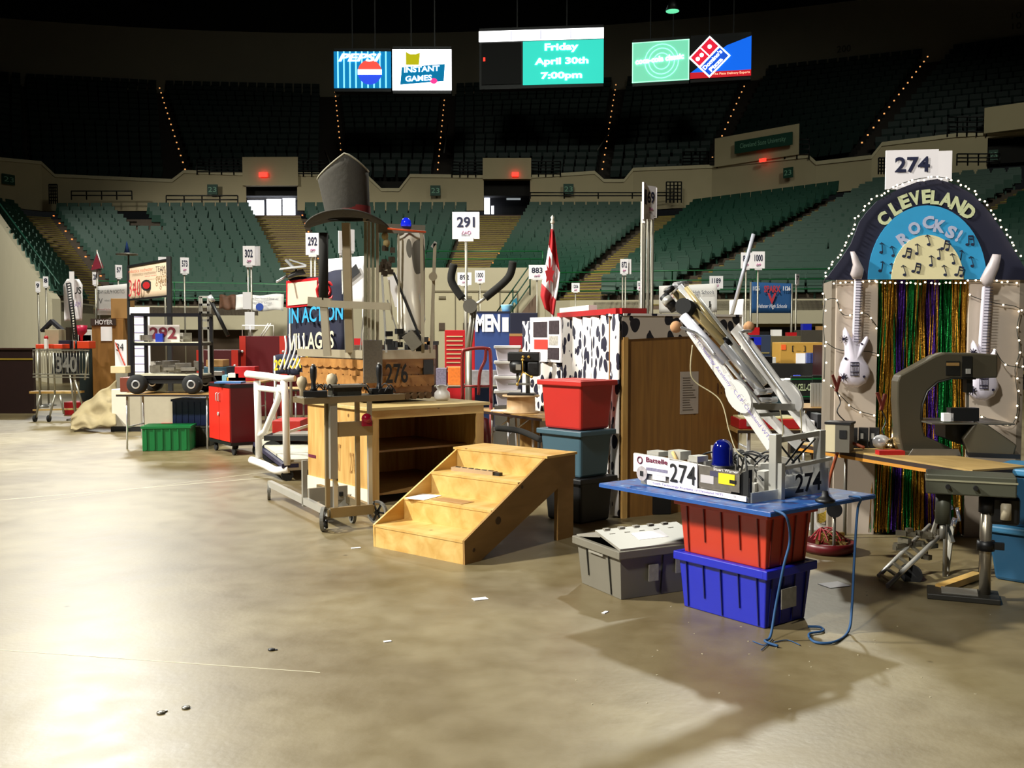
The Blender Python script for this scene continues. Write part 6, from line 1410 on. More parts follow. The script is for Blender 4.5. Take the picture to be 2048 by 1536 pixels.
# --- behind: red cabinets, benches ---
t,Y,W=table(395,520,764,.76,.9,'cluttered workbench behind the red cabinet and cage robot')
for (a,b,y0,y1,m,nm,lab,cat,dp) in ((405,455,750,762,mat('sky plastic','6fa5b8',.4),'plastic_sheet','pale blue plastic sheet on the cluttered workbench','sheet',.3),(452,492,753,761,mat('yellow board','c99a34',.5),'board','yellow board on the cluttered workbench','board',.3),(425,445,738,758,mat('chrome vice','8e8a84',.3,.7,.3,20),'vice','small metal vice on the cluttered workbench','vice',.15),(456,478,740,756,mat('white part','d8d2cc',.5),'white_part','white machined part on the cluttered workbench','part',.15)):
    box_on(a,b,y0,y1,.762,dp,m,nm,lab,cat,Y=17.5)
for (a,b,y0,Y,z,m,lab) in ((481,576,672,19.2,.0,DRED,'dark red steel cabinet with orange side doors behind the twin poles'),(575,640,672,19.5,.0,DRED,'second dark red steel cabinet behind the black banner'),(395,478,700,19.0,.0,mat('old maroon','4a0f14',.5),'low maroon cabinet behind the cluttered workbench')):
    t,W,h,_=box_on(a,b,y0,667+1.6*FP/Y,0,.5,m,'steel_cabinet',lab,'cabinet',Y=Y); MB().bx(-W/2,-W/2+W*.13,-.26,-.25,0,h).bx(W/2-W*.16,W/2,-.26,-.25,0,h).build('door',mat('orange red door','b32c20',.4),t); MB().sph((W/2-W*.08,-.27,h-.3),.03,8).sph((-W/2+W*.06,-.27,h-.3),.03,8).build('lock',CHROME,t)
    if a==481: rk=thing('wire_rack','white wire rack on top of the red steel cabinet','rack',V((TM[t.name].translation.x,Y,h))); MB().tube([(-.4,0,0),(-.4,0,.2),(.2,0,.2),(.2,0,0)],.012,5).tube([(-.25,0,0),(-.25,0,.2)],.01,5).tube([(0,0,.0),(.15,0,.24)],.012,5).tube([(-.05,0,.0),(.1,0,.24)],.012,5).build('frame',WHITE,rk)
box_on(412,446,676,690,1.39,.4,CARDB,'carton','brown carton high behind the cage robot','carton',Y=19.1) if 0 else None
t,W,h,_=box_on(400,455,690,800,0,.5,mat('teal tote tower','1f4150',.5),'storage_tote','tall dark teal tote tower behind the workbench','tote',Y=18.0)
box_on(412,446,676,690,h+.002,.4,CARDB,'carton','brown carton on the teal tote tower','carton',Y=18.0); 
t,W,h,_=box_on(470,510,735,764,.762,.3,RED,'tool_box','low red tool box at the right end of the cluttered workbench','tool box',Y=17.5)
# little far robots
def gantry(lab,px0,px1,py0,py1,Y,z0,m=ALU,extra=None):
    t=thing('robot',lab,'robot',PX((px0+px1)/2,Y,z0)); mb=MB()
    for x in (px0,px0+4,px1-4,px1): mb.bar(P(x,py0,Y),V((P(x,py0,Y).x,Y,z0+.1)),.03,.03)
    mb.build('mast',m,t,world=True); mb=MB()
    for k in range(5): y=lerp(py0,py1,k/5); mb.bar(P(px0,y,Y),P(px1,y,Y),.03,.04)
    mb.build('rung',m,t,world=True); a=P(px0-6,py1,Y); b=P(px1+6,py1,Y); MB().bx(a.x,b.x,Y-.3,Y+.3,z0,z0+.14).build('base',STEEL,t,world=True); return t
t=gantry('grey mast robot with a long black arm standing behind the cage robot',399,420,594,672,17.5,.0); MB().tube([P(421,600,17.4),P(456,672,17.3)],.035,8).build('arm',BLACK,t,world=True); MB().tube([P(418,592,17.4),P(426,604,17.4)],.05,8).build('arm_head',CHROME,t,world=True)
# banners on the left wall
t,a,b,c,d=hang(471,567,590,589,620,622,36.6,36.6,BAN,'school_banner','long white school banner with a round blue badge on the left wall','banner',False,.06); on_(t,a,b,d,'NASA John Glenn Research Center and',.2,.7,.7,.16,INK); on_(t,a,b,d,'East High School',.36,.42,.4,.15,INK); c_=lerp(lerp(a,b,.52),lerp(d,c,.52),.22); MB().cyl(c_-V((0,.1,0)),c_-V((0,.13,0)),.14,16).build('badge',mat('badge navy','1c3f96',.6),t,world=True)
hang(438,471,590,590,618,620,37.2,36.8,mat('dark photo banner','5a3a26',.7,0,.9,4),'photo_banner','dark brown photo banner left of the white school banner','banner',False,.05)
# papers on twin poles
for k,(x0,x1,y0,y1) in enumerate(((486,502,584,618),(490,509,624,659))): p=P(x0,y1,20.98); q=P(x1,y0,20.98); one(MB().bx(p.x,q.x,20.975,21.0,p.z,q.z),'paper_sheet',PAPER,['upper white paper taped to the poles of sign 302','lower white paper taped to the poles of sign 302'][k],'paper')
# black banner INACTION VILLAG(T)S
t,a,b,c,d=hang(574,690,560,540,712,706,13.6,13.0,NAVY,'team_banner','black fabric banner with a red-framed beige block left of the hat robot','banner',True,.04)
on_(t,a,b,d,'IN ACTION',.06,.42,.92,.2,mat('bright blue letters','2496c8',.7),bold=.02); on_(t,a,b,d,'VILLAGTS',.05,.07,.78,.22,mat('cream letters cloth','cfc4a8',.7),bold=.02)
ux=b-a; uy=d-a; ln=V((0,-.05,0))
def quad(u0,u1,v0,v1,off,m,nm): q=[a+ux*u+uy*v_+V((0,-off,0)) for u,v_ in((u0,v0),(u1,v0),(u1,v1),(u0,v1))]; MB().hexa([p+V((0,.006,0)) for p in q],q).build(nm,m,t,world=True)
quad(.0,.56,.63,.985,.05,RED,'red_frame'); quad(.03,.54,.66,.95,.065,mat('beige block','cdb9a4',.8),'beige_block'); c_=a+ux*.7+uy*.8
mb=MB(); 
for r_ in (.12,.06): mb.tube([c_+V((r_*math.cos(k*.6),-.08,r_*math.sin(k*.6))) for k in range(10)],.02,5,closed=True)
mb.build('red_gear_print',RED,t,world=True)
t=thing('metal_glider','silver angular metal glider shape on top of the black banner','ornament',P(585,548,13.4)); MB().hexa([P(558,540,13.4),P(612,534,13.2),P(612,534,13.6),P(560,540,13.7)],[P(560,536,13.4),P(613,530,13.2),P(613,530,13.6),P(560,536,13.7)]).bar(P(572,520,13.4),P(592,540,13.4),.1,.03).bar(P(578,519,13.4),P(612,530,13.4),.02,.02).tube([P(553,564,13.3),P(572,552,13.4)],.015,6).build('plates',CHROME,t,world=True); MB().hexa([P(572,556,13.4),P(612,548,13.3),P(612,548,13.6),P(572,556,13.7)],[P(585,543,13.4),P(606,538,13.3),P(606,538,13.6),P(585,543,13.7)]).build('body',BLACK,t,world=True)
# white banner with black figure behind mast
t,a,b,c,d=hang(655,728,518,512,612,612,14.6,14.4,BAN,'team_banner','white banner with a black running figure behind the wooden mast','banner'); MB().prism([(.22,0),(.5,0),(.5,.45),(.9,.7),(.8,.88),(.45,.62),(.3,.3)],a-V((0,.05,0)),(b-a),(d-a),.01).build('figure',INKB,t,world=True)
t,a,b,c,d=hang(545,642,712,702,752,742,12.9,12.6,NAVY,'team_banner','black cloth with yellow letters hanging below the black banner','banner',True,.03); on_(t,a,b,d,'291 CAVIL',.06,.25,.8,.55,mat('yellow letters','d9b414',.6),bold=.03)
mb=MB()
for k in range(5): mb.tube(sm_([P(570+k*9,672,12.6),P(572+k*9,700,12.5),P(560+k*8,738,12.4)]),.012,5)
one(mb,'plastic_tubes',mat('clear tube','d8d4cc',.15,0),'bundle of clear curved plastic strips in front of the yellow letters','tubes',kind='stuff')
t,Y,W=table(530,605,775,.76,.7,'workbench behind the white pipe cart',Y=15.0)
t,W,h,_=box_on(545,602,772,850,.0,.5,mat('bright red chest','a82218',.4),'tool_chest','bright red tool chest on the floor behind the white pipe cart','tool chest',Y=12.6); MB().tube([(-.1,-.27,h*.3),(.05,-.27,h*.7),(.12,-.27,h*.4)],.02,6).build('hose',mat('orange hose','c8641e',.5),t)
t=thing('flat_trolley','low black flat trolley with a big dark wheel behind the pipe cart','trolley',PX(632,12.4,0)); 
MB().bx(-.6,.75,-.2,.3,.28,.34).build('deck',BLACK,t); MB().bx(-.5,.7,-.15,.25,.34,.36).build('panel',ALUD,t)
for x in (-.5,.5): MB().cyl((x,-.2,.14),(x,-.14,.14),.14,18).build('wheel',RUB,t)
# --- middle ---
t=thing('robot','robot with two raised black foam arms forming a V behind sign 291','robot',PX(955,14,0)); FO=MATS['black foam']
MB().tube(sm_([P(908,528,14),P(903,562,14),P(925,597,14)]),.055,12).tube(sm_([P(1026,523,14),P(1016,556,14),P(970,596,14)]),.055,12).build('foam_arm',FO,t,world=True); MB().tube([P(925,597,14),P(945,612,14)],.022,8).tube([P(970,596,14),P(945,614,14)],.022,8).build('arm_tube',ALU,t,world=True); MB().cyl(P(940,612,14),P(940,612,13.8),.1,14).build('hub',STEEL,t,world=True)
MB().tube([P(945,615,14),P(935,700,14)],.03,8).tube([P(952,615,14),P(940,700,14)],.02,8).tube([P(938,700,14),V((P(938,700,14).x,14,.1))],.04,8).build('mast',ALUD,t,world=True); MB().bx(-.4,.3,-.3,.3,0,.25).build('base',STEEL,t)
NB=mat('denim blue panel','253e78',.6)
t,W,h,Y=box_on(950,1020,622,858,0,.5,NB,'wooden_cabinet','blue display cabinet with white MEN letters','cabinet',Y=16.6); text('MEN',(-W*.46,-.27,h-.72),(1,0,0),(0,0,1),W*.68,.36,SIGNM,t,bold=.03) if 0 else None
text('MEN',(-W*.48,-.265,h-.34),(1,0,0),(0,0,1),W*.70,.29,SIGNM,t,bold=.05); MB().bx(W*.28,W*.46,-.26,-.251,h-.34,h-.1).build('white_card',PAPER,t); MB().bx(-W/2,W/2,-.256,-.25,h-.03,h).build('top_edge',NAVY,t)
t=thing('bucket','light blue bucket on top of the MEN cabinet with a fish tail sticking out','bucket',PX(1014,16.8,h)); MB().lathe([(.08,0),(.09,.04),(.105,.1),(.1,.115)],n=18).build('body',mat('light blue bucket','84bcd6',.4),t); MB().prism([(.06,.1),(.12,.16),(.17,.11),(.165,.24),(.1,.19)],(0,-.02,0),(1,0,0),(0,0,1),-.02).build('tail',mat('teal tail','2f7f96',.5),t)
t,W,h,Y=box_on(890,950,668,860,0,.5,RED,'tool_chest','tall red tool chest with rows of drawers left of the MEN cabinet','tool chest',Y=17.2)
mb=MB()
for k in range(9): mb.bx(-W/2+.03,W*.1,-.262,-.25,h-.12-k*.075,h-.1-k*.075)
mb.build('drawer_pull',mat('pale drawer edge','c9b98a',.4,.3),t)
t,Y,W=table(868,1000,742,.76,.8,'steel-edged workbench in front of the red tool chest',mat('grey bench top','8f8c78',.5),Y=15.9); 
for k,(a,b,y0,m,lab,nm) in enumerate(((872,893,708,mat('patterned bin','6b6376',.6,0,.8,40),'purple-grey patterned bin on the bench left of the hand truck','bin'),(896,922,706,mat('orange boxes','cf6a1e',.5,0,.4,30),'orange and yellow printed carton on the bench left of the hand truck','carton'),(938,995,712,mat('silver foil goods','a9a6ac',.25,.5,.4,20),'row of silvery wrapped goods on the bench behind the hand truck','goods'),(884,894,690,BLACK,'small black camera on the bench left of the hand truck','camera'))):
    box_on(a,b,y0,742 if k<3 else 704,.762 ,.25,m,nm,lab,nm,Y=16.1+.0*k) if k<3 else None
t,Y,W=table(872,1000,790,.55,.7,'low wood-topped bench behind the white bag',Y=13.4)
t=thing('white_bag','crumpled white plastic bag on the far end of the wooden bench','bag',PX(884,10.25,.912)); random.seed(31)
MB().lathe([(.06,0),(.085,.03),(.08,.08),(.05,.11),(.07,.15),(.03,.16)],n=9).build('bag_body',WHITE,t)
# hand truck
t=thing('hand_truck','dark red tubular hand truck standing behind the bench','hand truck',PX(955,12.3,0)); HR=mat('hand truck red','7a1d18',.4,.1)
for x0 in (0,): MB().tube(sm_([P(925,800,12.3),P(925,712,12.3),P(934,699,12.3),P(972,697,12.3),P(981,712,12.3),P(982,806,12.3)],5),.022,8).tube(sm_([P(972,697,12.3),P(970,720,12.3),P(960,745,12.3),P(957,790,12.3)],5),.02,8).tube([P(925,772,12.3),P(982,772,12.3)],.015,6).tube([P(925,800,12.3),V((P(925,800,12.3).x,12.3,.1))],.022,8).tube([P(982,806,12.3),V((P(982,806,12.3).x,12.3,.1))],.022,8).build('frame',HR,t,world=True)
for s_ in (-.22,.24): MB().cyl((s_,-.0,.11),(s_+.05,0,.11),.11,16).build('wheel',RUB,t)
MB().bx(-.2,.22,-.25,0,0,.015).build('toe_plate',HR,t)
t=thing('scooter_bucket','small round red and black ball tool on the floor by the hand truck','tool',PX(960,11.4,.0)); MB().lathe([(.12,0),(.14,.3),(.1,.62),(.0,.66)],n=14).build('body',mat('dark red drum','5f1420',.3),t)
# tub stack (each tub a thing)
for k,(y0,y1) in enumerate(((781,812),(752,781),(722,752),(691,722))):
    Yk=12.0; p=PX(1015,Yk,1); z0=P(1015,y1,Yk).z; hgt=(y1-y0)/FP*Yk; z0=.735+k*hgt*.98 if 0 else z0
    t=thing('storage_tub',['lowest white tub of the stack behind the drill press','second white tub from the bottom behind the drill press','third white tub from the bottom behind the drill press','topmost white tub of the stack behind the drill press'][k],'tub',V((p.x,Yk+.2,z0)),0,'white tubs stacked behind the drill press'); w_=.15
    MB().hexa([V((-w_*.8,-.14,0)),V((w_*.8,-.14,0)),V((w_*.8,.14,0)),V((-w_*.8,.14,0))],[V((-w_,-.17,hgt-.02)),V((w_,-.17,hgt-.02)),V((w_,.17,hgt-.02)),V((-w_,.17,hgt-.02))]).build('body',mat('translucent white tub','dcd6e2',.35),t,bevel=.01); MB().bx(-w_-.015,w_+.015,-.185,.185,hgt-.035,hgt-.002).build('rim',WHITE,t,bevel=.006)
    if k==0: zs=z0; box=one(MB().bx(p.x-.16,p.x+.16,Yk+.02,Yk+.38,0,zs-.002),'low_stand',STEEL,'dark stand under the stack of white tubs','stand')
# drill press table
q0=G(962,820,.75); q1=G(1084,836,.75); u=q1-q0; ang=math.atan2(u.y,u.x)
t=thing('folding_table','folding table with thick wooden edge carrying the black drill press','table',V((q0.x,q0.y,0)),ang); MB().bx(0,u.length,0,.48,.72,.75).build('top',WOODT,t); MB().bx(0,u.length,-.004,0,.715,.742).build('edge_strip',mat('dark purple edge','2a1a1c',.5),t)
for x in (.08,.42): MB().tube([(x,.1,.72),(x+.03,.08,0)],.014,6).tube([(x,.4,.72),(x+.03,.42,0)],.014,6).tube([(x,.1,.25),(x,.4,.25)],.012,6).tube([(x,.1,.5),(x+.2,.3,.72)],.01,6).build('leg',CHROME,t)
tt=TM[t.name]
w_one(MB().bx(-.14,.14,-.05,.05,0,.012),'papers',PAPER,'white papers lying on the drill press table','papers',tt@V((.3,.12,.751)),R(-10))
w_one(MB().lathe([(.2,0),(.2,.015),(.155,.02),(.15,.17),(.2,.175),(.2,.19)],n=24),'cable_spool',woodmat('pale spool','b89468','cfae82',.6,3,(1,1,.2),False),'pale cylindrical cable spool carrying the drill press','spool',P(1042,812,10.75)*0+V((P(1042,806,10.66).x,10.66,.751)))
dp=V((P(1048,806,10.66).x,10.66,.942)); t=thing('drill_press','small black bench drill press on the cable spool','drill press',dp,R(-8))
MB().bx(-.17,.12,-.1,.1,0,.02).build('base',BLACK,t); MB().cyl((.04,.02,.02),(.04,.02,.42),.024,14).build('column',STEEL,t); MB().bx(-.16,.08,-.09,.08,.11,.125).build('work_table',mat('grey work table','77746c',.4,.4),t)
MB().bx(-.17,.17,-.07,.09,.36,.46).build('head_cover',BLACK,t,bevel=.012); MB().lathe([(.05,0),(.09,.02),(.1,.09),(.09,.13)],(-.06,0,.23),16).build('head',BLACK,t); MB().bx(.04,.17,-.06,.1,.2,.36).build('motor',BLACK,t,bevel=.02); MB().cyl((-.07,0,.14),(-.07,0,.24),.016,10).build('chuck',STEEL,t); MB().bx(-.075,-.02,-.105,-.1,.27,.33).build('plate',ALUD,t)
BR_=mat('brass knob','c9a24a',.3,.6)
for x,z in ((-.0,.41),(.06,.41)): MB().sph((x,-.08,z),.016,8).build('brass_knob',BR_,t)
for a_,b_ in (((0,-.1,.25),(-.05,-.16,.12)),((0,-.1,.25),(.1,-.15,.2)),((0,-.1,.25),(0,-.12,.38))): MB().cyl(a_,b_,.006,6).sph(b_,.017,8).build('feed_handle',BR_,t)
one(MB().tube(sm_([P(992,856,9.9),P(1040,862,9.8),P(1082,880,9.6)]),.03,10).cyl(P(1078,876,9.62),V((P(1078,876,9.62).x,9.62,0)),.015,6),'foam_bar',FO,'black foam-covered bar between the wooden table and the totes','bar')
one(MB().bx(PX(1040,11,0).x,PX(1085,11,0).x,11.0,11.3,0,.7),'wooden_box',PINEV,'upright pine box under the drill press table','box')
# striped goods & dark cabinet right of MEN
t,W,h,Y=box_on(1020,1075,622,870,0,.5,NAVY,'steel_cabinet','dark navy cabinet right of the MEN cabinet','cabinet',Y=15.4); MB().bx(-W/2-.01,W/2+.01,-.27,-.25,h-.55,h-.36).build('red_band',mat('crimson band','9a1220',.5),t); MB().bx(-W/2-.01,W/2+.01,-.272,-.25,h-.36,h-.32).bx(-W/2-.01,W/2+.01,-.272,-.25,h-.6,h-.56).build('tan_band',CARDB,t)
# --- right background ---
t,a,b,c,d=hang(1502,1584,564,567,626,626,26.6,26.6,mat('blue fabric banner','1c4f86',.8,0,.1,4),'school_banner','blue school banner with 1126 twice and red splashes','banner',False)
on_(t,a,b,d,'1126',.03,.72,.16,.14,SIGNM,bold=.03); on_(t,a,b,d,'1126',.76,.72,.18,.14,SIGNM,bold=.03); on_(t,a,b,d,'SPARX',.3,.66,.4,.22,mat('red splash','b8303c',.7),bold=.03); on_(t,a,b,d,'V',.38,.3,.22,.34,MATS['red splash'],bold=.04); on_(t,a,b,d,'Webster High Schools',.12,.12,.74,.17,SIGNM,shear=.3)
MB().cyl(V((a.x,a.y+.02,0)),d+V((0,.02,0)),.03,6).cyl(V((b.x,b.y+.02,0)),c+V((0,.02,0)),.03,6).build('pole',POLE,t,world=True)
t,a,b,c,d=hang(1318,1434,572,567,626,624,27.2,26.8,BAN,'school_banner','white school banner with red print under sign 1189','banner'); on_(t,a,b,d,'High Schools',.58,.62,.36,.18,INK); on_(t,a,b,d,'robotics',.05,.55,.2,.2,RINK); on_(t,a,b,d,'J',.82,.15,.06,.25,INKB)
one(MB().tube([P(1507,468,15.5),P(1464,628,15.5)],.03,10),'slanted_pole',mat('bright polished pole','eef0ff',.15,.6,0),'bright polished pole leaning diagonally left of the blue banner','pole')
one(MB().bar(P(1464,628,15.6),V((P(1455,700,15.6).x,15.6,.0)),.05,.05),'pole_base',STEEL,'dark lower stand of the slanted polished pole','stand')
t,a,b,c,d=hang(1461,1487,600,598,660,662,15.9,15.8,BAN,'paper_banner','plain white paper strip right of the slanted pole foot','paper')
t,Y,W=table(1480,1672,747,.78,.8,'long far workbench with steel rods behind the raised arms',mat('grey far bench','6d6858',.5),Y=17.0)
box=box_on(1560,1648,684,726,1.02,.6,mat('pine crate yellow','b98d3c',.6,0,.08,3),'wooden_crate','yellow pine crate with two orange stickers in the far pits','crate',Y=19.2); t,W,h,Y=box; MB().bx(-W/2+.02,-W/2+.11,-.31,-.3,h-.14,h-.04).bx(W/2-.14,W/2-.04,-.31,-.3,h-.17,h-.07).build('orange_sticker',mat('orange sticker','f0602a',.5),t); MB().bx(-.12,.06,-.31,-.3,.0,.2).build('paper',PAPER,t); text('[ _ ]',(-.2,-.31,h-.18),(1,0,0),(0,0,1),.26,.12,INKB,t,'stencil')
box_on(1515,1670,727,667+1.6*FP/19.1,.0,.8,mat('dark pit table cloth','1a1714',.8),'cloth_table','dark covered table under the yellow pine crate','table',Y=19.1)[0]
bpy.data.objects.remove(bpy.data.objects['cloth_table']) if 0 else None
for k,(a,b,y0,y1,z,Y,m,nm,lab) in enumerate(((1650,1664,676,690,.0,18.6,mat('bright orange box','d8641a',.5),'small_box','orange box right of the yellow pine crate'),(1613,1622,708,729,0,17.2,mat('blue white cells','4b5a94',.4,0,.9,60),'battery_stack','left blue and white battery stack before the pine crate'),(1623,1632,708,729,0,17.2,mat('blue cells','2f3f7a',.4,0,.9,60),'battery_stack','right blue battery stack before the pine crate'),(1634,1642,716,728,0,17.2,RED,'cup','small red cup right of the battery stacks'),(1588,1602,734,746,0,17.1,mat('cobalt block','1d3ac0',.4),'blue_part','cobalt blue plastic part on the far workbench'),(1530,1545,716,730,0,17.4,BLACK,'speaker','small black speaker box on the far workbench'),(1545,1552,718,730,0,17.4,WHITE,'white_part','small white block beside the black speaker'))):
    Y=19.11 if y1 in (728,729,730) else Y; zz=1.028 if Y==19.11 else .782 if y1==746 else P(a,y1,Y).z; box_on(a,b,y0,y1,zz,.07,m,nm,lab,'box',Y=Y)
one(MB().bx(PX(1645,18.4,1).x,PX(1672,18.4,1).x,18.4,19,0,P(1650,690,18.6).z-.002),'steel_cabinet',mat('dim maroon cabinet','2f1216',.5),'dim maroon cabinet under the orange box','cabinet')
mb=MB(); random.seed(41)
for k in range(14): y=17.05+k*.04; mb.tube([PX(1545+random.uniform(-5,5),y,.80),PX(1622,y,.80)],.01,5)
one(mb,'steel_rods',CHROME,'bundle of steel rods lying on the far workbench','rods',kind='stuff')
BK=mat('black banner vinyl','10120e',.6); 
for (x0,x1,y0,y1,Y,s,m,lab) in ((1581,1624,752,800,13.2,'IN-CELL-O',mat('pale green letters','b7c59a',.6),'black and green banner reading IN-CELL-O on the pit bench'),(1624,1676,750,806,13.0,'EXIDE',mat('gold letters','b8a02a',.6),'black banner with gold EXIDE letters on the pit bench')):
    t,W,h,_=box_on(x0,x1,y0,y1,P(x0,y1,Y).z,.03,BK,'vinyl_banner',lab,'banner',Y=Y); text(s,(-W*.42,-.02,h*.38),(1,0,0),(0,0,1),W*.84,h*.3,m,t,bold=.03); MB().bx(-W/2,W/2,-.018,-.015,h*.84,h*.9).bx(-W/2,W/2,-.018,-.015,h*.12,h*.16).build('green_line',GREEN,t); MB().bx(-W/2,W/2,.02,.05,-P(x0,y1,Y).z,0).build('stand',BLACK,t)
one(MB().lathe([(0,0),(.09,0),(.09,.02),(0,.02)],P(1669,775,12.8),20,rot=Matrix.Rotation(R(90),3,'X')@Matrix.Diagonal(V((.7,1.2,1)))).cyl(P(1669,775,12.82),V((P(1669,775,12.82).x,12.82,0)),.012,6),'oval_sign',GREEN,'green oval sign at the right end of the black banner','sign')
t,Y,W=table(1478,1670,822,.76,.8,'pit table with grey posts behind the robot arms',Y=11.2)
t=thing('post_bundle','bundle of grey aluminium extrusions standing on the pit table','posts',PX(1632,11.4,.762)); 
for k in range(4): MB().bx(-.06+k*.033,-.033+k*.033,0,.03,0,.27).build('post',ALU,t)
for k,(a,b,y0,m,nm,lab) in enumerate(((1500,1530,806,mat('white grey tray','b9b5ac',.5),'tray','pale tray on the pit table behind the arms'),(1552,1590,800,mat('dark teal case','1f3a44',.5),'tool_case','dark teal tool case on the pit table'),(1646,1664,800,mat('clear parts box','9a978c',.3,0,.3,30),'parts_box','clear parts box right of the grey extrusions'))): box_on(a,b,y0,818,.762,.2,m,nm,lab,'box',Y=11.4)
t,Y,W=table(1475,1640,868,.76,.6,'near pit table with red tool case behind robot 274',Y=8.65)
t,W,h,_=box_on(1478,1600,852,872,.762,.35,RED,'tool_case','long flat red tool case on the near pit table','tool case',Y=8.7); MB().bx(-W/2+.02,W/2-.02,-.16,.16,h,h+.012).build('yellow_top',mat('pale yellow sheet','dccf8e',.6),t); MB().bx(-W*.38,-W*.3,-.19,-.175,h*.3,h*.9).build('latch',ALU,t)
for k,(a,b,y0,m,nm,lab) in enumerate(((1603,1630,858,PAPER,'paper_stack','white papers at the right end of the near pit table'),(1634,1648,845,mat('dark meter','2a2a2e',.5),'meter','dark meter box behind the robot uprights'))): box_on(a,b,y0,874,.762,.2,m,nm,lab,'item',Y=8.75)
# far dark pit blocks fill
random.seed(77)
for k,(a,b,y0,Y,m) in enumerate(((1540,1600,672,22,'5b5238'),(1600,1660,660,23,'403a30'),(1500,1540,670,21,'26324a'),(1490,1520,690,18.5,'3a1416'),(1440,1480,690,17.5,'2c2a26'),(1140,1235,700,14,'3a2020'),(640,700,700,15.5,'3a3630'),(700,760,690,16.5,'4a3a2a'),(760,840,700,16,'2b2a30'),(842,872,690,17.5,'3d2a20'))):
    t,W,h,_=box_on(a,b,y0,667+1.6*FP/Y,0,.6,mat('pit cover '+m,m,.7,0,.3,3),'pit_cabinet',['olive covered cabinet in the far right pits','tall grey-brown cabinet in the far right pits','slate blue cabinet below the blue banner','small maroon cabinet under the slanted pole','dark cabinet left of the slanted pole foot','maroon cabinet hidden behind the cow print booth','dark grey cabinet behind the hat robot posts','brown cabinet behind the hat robot masts','charcoal cabinet behind the cow print sleeve','brown cabinet left of the red drawer chest'][k],'cabinet',Y=Y)
    mb=MB()
    for j in range(3): mb.bx(-W/2+.03,W/2-.03,-.31,-.3,h*(.25+j*.25),h*(.27+j*.25))
    mb.build('seam',mat('dull brass seam','7c7146',.6),t)
    for j in range(2):
        o=MB().bx(-.1,.1,-.1,.1,0,random.uniform(.06,.16)); w_one(o,'small_box',random.choice((BLUEP,RED,WHITE,STEEL,CARDB,BLACK)),'%s small box on the %s'%(('left','right')[j],t['label']),'box',TM[t.name]@V(((-.25,.25)[j]*W,-.1,h+.001)))
# --- floor items at right ---
RG=mat('dim robot metal','6f6a5c',.35,.7,.3,25)
t=thing('scissor_mechanism','aluminium scissor robot arm lying aslant on the floor by the drill press','robot arm',G(1800,1168))
Ya=6.45
MB().tube([G(1757,1152,.02),P(1860,1050,6.75)],.014,8).tube([G(1775,1172,.02),P(1890,1062,6.7)],.016,8).build('long_tube',ALU,t,world=True)
mb=MB()
for k in range(9): f=k/9; mb.bar(lerp(G(1763,1150,.03),P(1870,1050,6.75),f),lerp(G(1785,1165,.03),P(1885,1066,6.7),f),.02,.015)
mb.build('cross_brace',RG,t,world=True)
MB().cyl(P(1818,1146,6.5),P(1824,1150,6.35),.065,20).build('wheel',RUB,t,world=True)
MB().bar(P(1880,1020,6.6),P(1905,1085,6.5),.03,.02).bar(P(1905,1045,6.6),P(1890,1170,6.5),.03,.02).bar(P(1880,1020,6.6),P(1860,1080,6.6),.02,.02).build('support_bar',ALUD,t,world=True)
MB().tube([P(1873,1026,6.5),P(1903,1013,6.5)],.022,8).tube([P(1914,1016,6.5),P(1919,1042,6.5)],.012,6).tube([P(1911,1036,6.5),P(1905,1052,6.5)],.018,6).build('polished_tube',mat('polished arm tube','e4e6ff',.1,.8),t,world=True)
mb=MB(); random.seed(9)
for k in range(16): mb.box(P(random.uniform(1800,1890),random.uniform(1060,1130),6.6)+V((0,0,-.0)),(random.uniform(.03,.1),.04,.03),random.random()*3)
mb.build('small_parts',RG,t,world=True)
one(MB().bar(G(1880,1176,.03),G(1955,1150,.03),.06,.04),'wood_strip',PINE,'short pale wooden strip on the floor behind the drill press base','strip')
t=thing('parts_tray','round dark red tray of tangled wires and shiny parts on the floor under the board','tray',G(1668,1112)+V((0,.15,0))); MB().lathe([(.17,0),(.2,.03),(.2,.08),(.17,.08),(.16,.03),(0,.03)],n=22).build('tray',DRED,t)
mb=MB(); random.seed(14)
for k in range(26): a=random.random()*6.3; r_=random.uniform(0,.14); mb.box((r_*math.cos(a),r_*math.sin(a),.07+random.uniform(0,.06)),(.05,.03,.03),a)
mb.build('shiny_parts',mat('brassy parts','b39a5c',.2,.8,.5,40),t)
mb=MB()
for k in range(10): a=random.random()*6.3; mb.tube(sm_([V((.1*math.cos(a),.1*math.sin(a),.08)),V((.05*math.cos(a+1),.05*math.sin(a+1),.17)),V((.13*math.cos(a+2),.13*math.sin(a+2),.1))]),.005,5)
mb.build('wire',mat('red wire','8c1f28',.5),t)
g=G(1640,1062,0); t=thing('cable_reel','coil of yellow wire on a small steel stand behind the tray','reel',g+V((0,.1,0)))
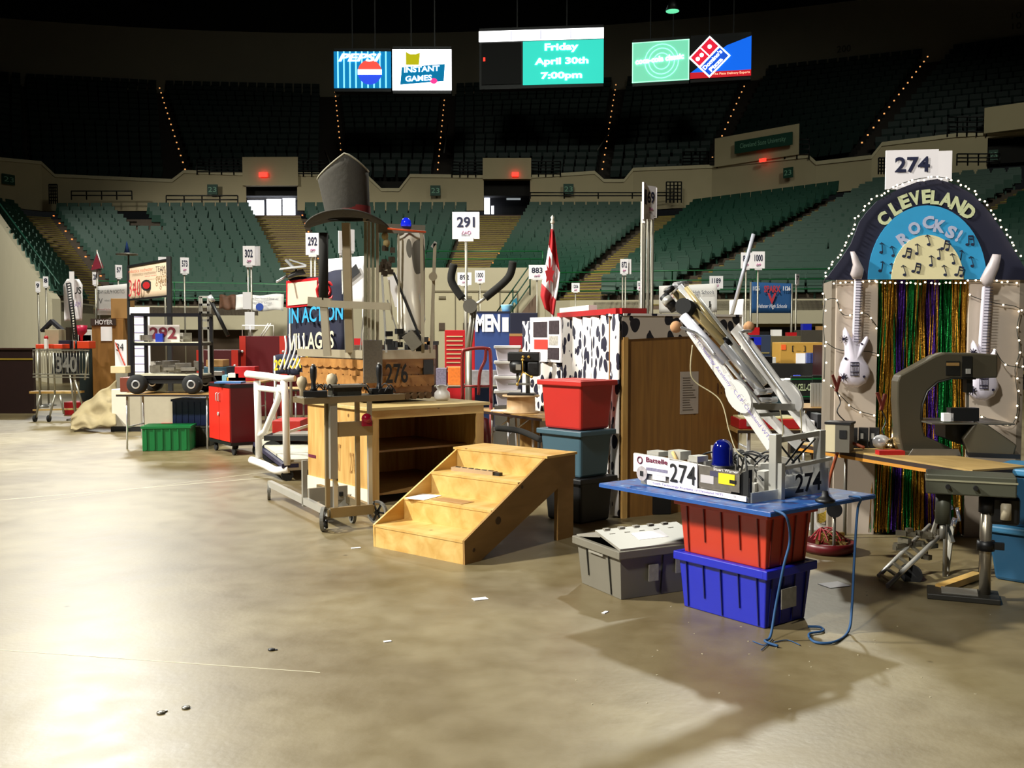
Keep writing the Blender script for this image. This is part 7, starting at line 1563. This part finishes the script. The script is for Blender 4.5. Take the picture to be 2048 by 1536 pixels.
for k in range(7): MB().tube([(.1*math.cos(a),.02*math.sin(a*3),.14+.1*math.sin(a)+k*.012) for a in [j*.45 for j in range(14)]],.006,5,closed=True).build('coil',mat('yellow wire','b89a2a',.5),t)
MB().lathe([(.12,0),(.12,.02),(.03,.06),(.015,.35)],(-.02,0,0),16).build('stand',CHROME,t)
t=thing('speaker_cone','round black speaker hanging under the board','speaker',P(1669,1018,7.1)); MB().cyl(P(1669,1020,7.1),P(1669,1020,7.04),.055,20).build('cone',BLACK,t,world=True); MB().cyl(P(1669,1020,7.1),V((P(1669,1020,7.1).x,7.1,0)),.012,6).build('stand',STEEL,t,world=True)
def scrap(px,py,w_,h_,lab,m=PAPER,rz=.4): w_one(MB().bx(-w_/2,w_/2,-h_/2,h_/2,0,.003),'paper_scrap',m,lab,'paper',G(px,py,.001),rz)
scrap(1668,1170,.16,.12,'white paper scrap on the floor right of the blue crate'); scrap(960,1198,.09,.05,'white paper scrap on the floor in front of the steps'); scrap(775,1283,.04,.02,'tiny white scrap on the open floor'); scrap(1210,1140+85,.05,.02,'tiny pale scrap below the grey crate',PAPER,1); scrap(712,1096,.07,.025,'pale strip on the floor left of the steps'); scrap(1495,1232,.05,.03,'tiny scrap beside the near corner of the blue crate') if 0 else None
for k,(x,y) in enumerate(((543,1300),(322,1426),(372,1416))): w_one(MB().lathe([(.018,0),(.018,.006),(.008,.008),(0,.008)],n=10).bx(-.005,.03,-.006,.006,0,.004),'metal_bit',BLACK if k==0 else STEEL,['small black bit on the open floor','left of two small metal washers on the near floor','right of two small metal washers on the near floor'][k],'scrap',G(x,y,.001),k)
random.seed(55)
mb=MB()
for k in range(34): g=G(random.uniform(1100,2030),random.uniform(1180,1420),.001); mb.box(g,(random.uniform(.004,.012),random.uniform(.003,.007),.002),random.random()*3)
one(mb,'floor_debris',mat('dusty crumbs','a89f86',.8),'tiny pale crumbs scattered over the floor at right','debris',kind='stuff')
# floor seams
struct(MB().bar(G(0,1000,.0005),G(560,953,.0005),.02,.001).bar(G(60,1005,.0005),G(640,930,.0005),.012,.001).bar(G(640,1345,.0005),G(0,1300,.0005),.006,.001),'trim_4',mat('pale floor seam','b9b298',.5))
